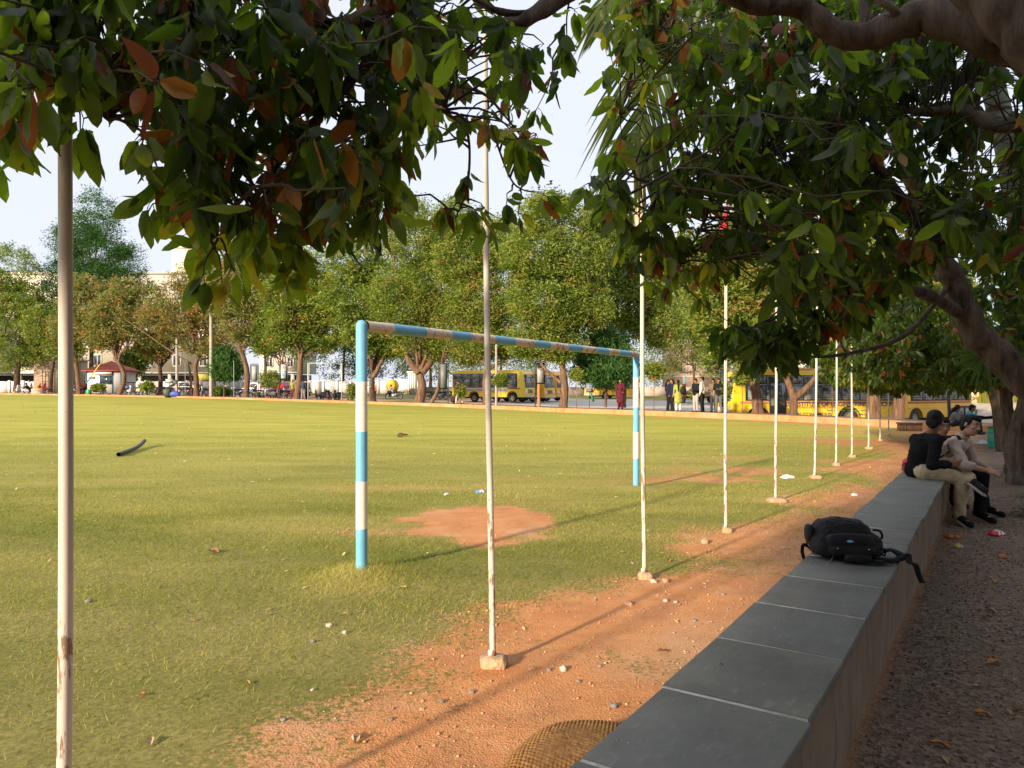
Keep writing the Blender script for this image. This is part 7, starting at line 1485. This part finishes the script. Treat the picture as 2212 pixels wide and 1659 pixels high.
        organic(m, 'hair', HAIR, t, vox * .6, 1, .03 if detail else 0)
    if detail:
        for s in (-1, 1):
            m = MB(); m.ell(hp(s * .030, .0810, .010), (.0125, .008, .0055), 10, 7, 0, M=H); m.ell(hp(s * .030, .0865, .010), (.0062, .0035, .0056), 8, 6, 1, M=H); m.build('eye', [EYEW, EYED], t, True)
            m = MB(); m.cap(hp(s * .014, .094, .034), hp(s * .048, .080, .038), .0045, .003, 6); m.build('eyebrow', HAIR, t, True)
        if beard:
            m = MB(); m.cap(hp(-.018, .094, -.044), hp(.018, .094, -.044), 0.0036, .0036, 6); m.build('moustache', BRDM, t, True)
            m = MB(); m.ell(hp(0, .050, -.092), (.026, .024, .018), 10, 7, M=H); organic(m, 'beard', BRDM, t, .005, 2)
    if scarf and hair != 'scarf': m = MB(); m.tube(spl([J['shr'] + up * .07 + fw * .06, nek + fw * .09 - up * .1, J['shl'] + up * .07, J['shl'] - fw * .13 - up * .2, J['hil'] - fw * .14], 24), .032, 8); organic(m, 'scarf', cloth(scarf), t, vox, 2)
    return t, H, J

GPX = 'people standing along the kerb'
def standp(px, back, rz, lab, **k):
    b = BP(px, back); return person(lab, b, R(rz), k.pop('J', STAND), group=GPX, **k)
W1 = pose(STAND, knl=(-.10, .16, .52), anl=(-.10, .20, .10), tol=(-.12, .36, .04), anr=(.10, -.28, .12), tor=(.12, -.14, .04), knr=(.1, -.05, .50), wrl=(-.12, .28, 1.12), wrr=(.12, .28, 1.12), ell=(-.22, .06, 1.14), elr=(.22, .06, 1.14), f=(0, .8, -.6), hed=(0, .06, 1.60))
PH = pose(STAND, wrl=(-.10, .28, 1.16), wrr=(.10, .30, 1.18), ell=(-.22, .05, 1.14), elr=(.22, .05, 1.14), f=(0, .9, -.35))
standp(632, 1.6, 175, 'man in a yellow green shirt standing left of the thick straight tree', shirt=(.26, .27, .08), legs=(.14, .05, .05), sleeve=.4)
standp(655, .7, 10, 'man in dark checked shirt and grey trousers, back turned, beside the thick tree', shirt=(.05, .06, .08), legs=(.25, .22, .21)); standp(664, 1.1, -25, 'man in dark clothes next to the man in the checked shirt', shirt=(.03, .03, .045), legs=(.02, .02, .03))
standp(808, 2.6, 0, 'person in a pale pink shirt right of the near goal post', shirt=(.5, .28, .28), legs=(.06, .06, .08), scale=.95)
standp(991, .9, 95, 'man in black and red top and white trousers looking at his phone', shirt=(.05, .02, .025), legs=(.5, .45, .38), J=W1, scarf=(.3, .02, .03))
standp(980, 1.4, -70, 'person crouching behind the man in black and red', shirt=(.05, .035, .035), legs=(.06, .04, .04), J=SQUAT, scale=1.05)
standp(1340, .9, 150, 'woman in a long maroon dress standing alone under the weeping tree', shirt=(.10, .018, .03), legs=(.12, .015, .03), kurta=1.0, hair='long', fem=True, J=pose(STAND, wrl=(-.26, .25, 1.02)), scale=1.02, scarf=(.03, .015, .02))
standp(1443, .9, -90, 'woman in navy with long black hair, left of the standing group', shirt=(.02, .022, .045), legs=(.015, .015, .02), hair='long', fem=True, J=PH, scale=.98)
standp(1452, .7, 100, 'woman in a dark navy jacket facing the woman in yellow green', shirt=(.02, .02, .05), legs=(.02, .018, .02), hair='long', fem=True, scale=1.0)
gw, _, gj = standp(1465, .6, -8, 'woman in a yellow green tunic and white leggings wearing a black backpack', shirt=(.30, .32, .08), legs=(.6, .56, .5), kurta=.85, hair='long', fem=True, scale=.97)
standp(1503, .6, 120, 'man in a black shirt with a white lanyard and pale jeans', shirt=(.015, .015, .018), legs=(.38, .35, .33), J=PH, scale=1.0)
standp(1517, .7, 60, 'man in a cream shirt and black trousers, tallest of the standing group', shirt=(.6, .52, .42), legs=(.015, .015, .02), scale=1.06)
standp(1541, 1.3, 140, 'man in a brown shirt half hidden behind the man in the black shirt', shirt=(.18, .13, .09), legs=(.05, .05, .06), J=PH)
standp(1552, .6, 170, 'man in black half sleeve shirt and grey trousers by the nose of the big bus', shirt=(.015, .015, .02), legs=(.12, .115, .12), sleeve=.45, J=pose(STAND, wrl=(.02, .2, 1.2), anl=(-.15, .05, .09), tol=(-.2, .2, .03)))
b = BP(1474, .35); bk2 = thing('backpack', 'black school backpack worn by the woman in yellow green', 'backpack', (b[0] + .05, b[1], b[2] + 1.12), R(-8)); m = MB(); m.ell((0, 0, 0), (.15, .10, .22), 14, 10, e=.7, e2=.7); m.build('bag_body', BK, bk2, True); m = MB(); m.ell((.0, -.09, -.05), (.11, .04, .12), 12, 8, e=.6); m.build('front_pocket', BK, bk2, True)
GQ = 'people sitting on the far left kerb'
for (px, back, rz, lab, k) in [(61, 1.2, 100, 'person in a black top and pale trousers squatting on the far left kerb', dict(shirt=(.02, .02, .025), legs=(.5, .5, .5))), (67, 2.6, 150, 'person in a white shirt behind the squatting person in black', dict(shirt=(.6, .6, .6), legs=(.05, .05, .08), J=SIT)),
                               (82, 1.4, -100, 'person with an orange headscarf squatting on the far left kerb', dict(shirt=(.45, .2, .03), legs=(.3, .1, .03), hair='scarf', scarf=(.55, .27, .04), fem=True)), (92, 1.0, -60, 'person in maroon squatting right of the orange headscarf', dict(shirt=(.25, .03, .05), legs=(.2, .05, .05), hair='scarf', scarf=(.3, .06, .06), fem=True))]:
    kk = dict(k); J_ = kk.pop('J', SQUAT); person(lab, BP(px, back), R(rz), J_, group=GQ, scale=1.15, vox=.022, **kk)
person('person in dark red sitting in the shade left of the kiosk', BP(183, 1.8), R(180), SIT, shirt=(.08, .02, .02), legs=(.03, .02, .03), sk=SK3, vox=.022, scale=1.05)
person('man in a white shirt riding the motorcycle with the blue cloth', YP(847, 76.8) + [0, 0, .28], R(95), pose(SIT, wrl=(-.25, .5, .68), wrr=(.25, .5, .68), anl=(-.16, .25, .02), anr=(.16, .25, .02), tol=(-.16, .4, .0), tor=(.16, .4, .0)), shirt=(.65, .63, .6), legs=(.04, .04, .05), vox=.022)

# ---- the three seated people near the camera
def wpose(d): return {k: (P(*v) if k not in ('f', 'u', 'hdl', 'hdr', 'hnl', 'hnr', 'dnl', 'dnr') else np.array(v, float)) for k, v in d.items()}
# the man in black, back turned
JA = wpose(dict(pel=(1986, 1011, 8.38), che=(1996, 968, 8.32), nek=(2007, 938, 8.25), hed=(2020, 911, 8.20), shr=(2022, 953, 8.08), shl=(1979, 950, 8.46), elr=(2012, 1006, 8.02), wrr=(2048, 1003, 7.98), ell=(1996, 998, 8.68), wrl=(2052, 1004, 8.30),
      hir=(1996, 1019, 8.25), hil=(1994, 1015, 8.48), knr=(2078, 1034, 8.12), anr=(2072, 1113, 8.10), tor=(2094, 1126, 7.93), knl=(2060, 1000, 8.45), anl=(2096, 1034, 8.06), tol=(2124, 1056, 7.90), f=(.72, .62, -.28), u=(.12, .05, 1), dnl=(-.25, -.2, -1)))
JA['tor'][2] = .045; JA['anr'][2] = .10
pA = P(1986, 1011, 8.38); pA[2] = .49
person('man in black shirt and beige trousers on the wall, leg crossed, head turned away', pA, 0, JA, sk=SK1, shirt=(.012, .012, .014), legs=(.46, .37, .24), shoe=(.02, .02, .022), sole=True, detail=True, vox=.010, world=True)
JB = wpose(dict(pel=(2036, 1004, 8.78), che=(2056, 972, 8.56), nek=(2078, 944, 8.44), hed=(2098, 920, 8.34), shr=(2060, 962, 8.24), shl=(2088, 958, 8.66), elr=(2082, 1004, 8.10), wrr=(2132, 1016, 8.02), ell=(2104, 998, 8.62), wrl=(2140, 1014, 8.26),
      hir=(2042, 1014, 8.55), hil=(2048, 1010, 8.92), knr=(2122, 1024, 8.28), anr=(2116, 1106, 8.36), tor=(2142, 1122, 8.20), knl=(2104, 1020, 8.72), anl=(2128, 1100, 8.74), tol=(2160, 1112, 8.62), f=(.36, -.93, -.12), u=(.30, 0, 1)))
JB['tor'][2] = JB['tol'][2] = .04; JB['anr'][2] = .1; JB['anl'][2] = .1
pB = P(2036, 1004, 8.78); pB[2] = .49
tB, HB, jB = person('bearded man in pale pink shirt and black trousers leaning forward on the wall', pB, 0, JB, sk=SK2, shirt=(.50, .39, .33), legs=(.014, .014, .018), shoe=(.015, .015, .016), sleeve=.66, detail=True, vox=.010, beard=True, world=True)
m = MB(); c = [P(2052, 942, 8.2), P(2066, 950, 8.14), P(2064, 975, 8.2), P(2046, 995, 8.3)]
def loc_(L, o): return [np.array(q) - np.array(o.location) for q in L]
ribbon(spl(loc_([P(2026, 985, 8.52), P(2030, 962, 8.34), P(2048, 945, 8.20), P(2066, 940, 8.22), P(2074, 950, 8.16)], tB), 20), .035, 'bag_strap', BK2, tB, .006); ribbon(spl(loc_([P(2028, 990, 8.2), P(2040, 982, 8.12), P(2052, 975, 8.12)], tB), 10), .03, 'bag_strap', BK2, tB, .006)
m = MB(); cB = [P(2066, 930, 8.35), P(2078, 944, 8.24), P(2086, 954, 8.22)]; m = MB(); nb_ = jB['nek']; m.lathe([(.070, -.02), (.082, .0), (.078, .035), (.066, .03)], nb_ + [0, 0, .0], 'z', 16); m.build('collar', cloth((.50, .39, .33)), tB, True)
JC = wpose(dict(pel=(2026, 993, 9.55), che=(2030, 962, 9.42), nek=(2034, 942, 9.34), hed=(2036, 922, 9.28), shr=(2022, 952, 9.3), shl=(2048, 952, 9.4), elr=(2024, 980, 9.2), wrr=(2050, 990, 9.1), ell=(2055, 978, 9.4), wrl=(2060, 990, 9.2),
      hir=(2030, 1000, 9.4), hil=(2036, 1000, 9.6), knr=(2066, 1000, 9.1), anr=(2062, 1064, 9.15), tor=(2072, 1076, 9.0), knl=(2074, 998, 9.3), anl=(2074, 1062, 9.35), tol=(2086, 1074, 9.2), f=(-.12, -.98, -.05), u=(.05, 0, 1)))
for q in ('tor', 'tol'): JC[q][2] = .04
for q in ('anr', 'anl'): JC[q][2] = .1
pC = P(2026, 993, 9.55); pC[2] = .49
person('young woman with tied back hair whose face shows between the two seated men', pC, 0, JC, sk=SK1, shirt=(.03, .015, .02), legs=(.14, .012, .02), fem=True, detail=True, vox=.011, world=True)
# red rucksack behind the man in black, key ring
rb_ = thing('rucksack', 'small red rucksack with a black strap behind the man in black', 'rucksack', P(1966, 1013, 8.75)); rb_.location[2] = .5; rb_.scale = (.72,) * 3
m = MB(); m.ell((0, 0, .12), (.11, .10, .12), 14, 10, e=.7, e2=.7); m.build('bag_body', pm('red_nylon', (.5, .02, .04), .6, .2, 10), rb_, True); ribbon(spl([(-.1, -.03, .16), (-.15, -.05, .13), (-.16, -.05, .06), (-.13, -.04, .03)], 12), .02, 'strap', BK2, rb_)
kr = thing('key_ring', 'key with a small red tag held by the man in pink', 'keys', P(2158, 1018, 8.0)); m = MB(); m.tube([(-.03, 0, 0), (.02, 0, .012), (.035, 0, .012)], .004, 6); m.build('key', MET, kr); m = MB(); m.box((.015, 0, -.04), (.018, .006, .045)); m.build('tag', RED, kr)
# standing person at the right edge, only a hand in the picture
q0 = P(2262, 1100, 9.4); q0[2] = .0
JD = pose(STAND); person('person mostly outside the right edge, one hand before the grooved trunk', (q0[0], q0[1], 0), R(200), pose(STAND, wrl=(-.36, .12, 1.12), ell=(-.28, .0, 1.22), wrr=(.34, .10, 1.08), elr=(.30, -.02, 1.2), hdr=(.1, .1, -1), hdl=(.1, .1, -1)), sk=SK2, shirt=(.2, .22, .28), legs=(.03, .03, .05), sleeve=.6, vox=.011)
# two women on the far kerb
JE = wpose(dict(pel=(2088, 914, 24.1), che=(2094, 900, 24.0), nek=(2097, 891, 24.0), hed=(2101, 882, 23.9), shr=(2094, 896, 23.8), shl=(2099, 896, 24.2), elr=(2104, 906, 23.7), wrr=(2108, 893, 23.7), ell=(2106, 908, 24.2), wrl=(2112, 905, 24.1), hir=(2092, 916, 24.0), hil=(2092, 916, 24.2),
      knr=(2114, 914, 23.8), anr=(2114, 934, 23.8), tor=(2122, 937, 23.7), knl=(2116, 914, 24.1), anl=(2118, 932, 24.1), tol=(2126, 935, 24.1), f=(.95, -.3, -.3), u=(0, 0, 1)))
pE = P(2088, 914, 24.1); pE[2] = .27
person('woman in a teal patterned top sitting on the far kerb, hand to her mouth', pE, 0, JE, sk=SK1, shirt=(.06, .26, .28), legs=(.02, .02, .025), fem=True, vox=.016, world=True, group='women sitting on the far kerb')
JF = {k: (v + np.array([-.18, .5, -.02]) if k not in ('f', 'u') else v) for k, v in JE.items()}; JF['f'] = np.array([.9, .3, -.5])
person('woman in grey with very long black hair bending forward behind the woman in teal', pE + [-.18, .5, 0], 0, JF, sk=SK1, shirt=(.16, .17, .19), legs=(.03, .03, .04), fem=True, hair='long', vox=.016, world=True, group='women sitting on the far kerb')
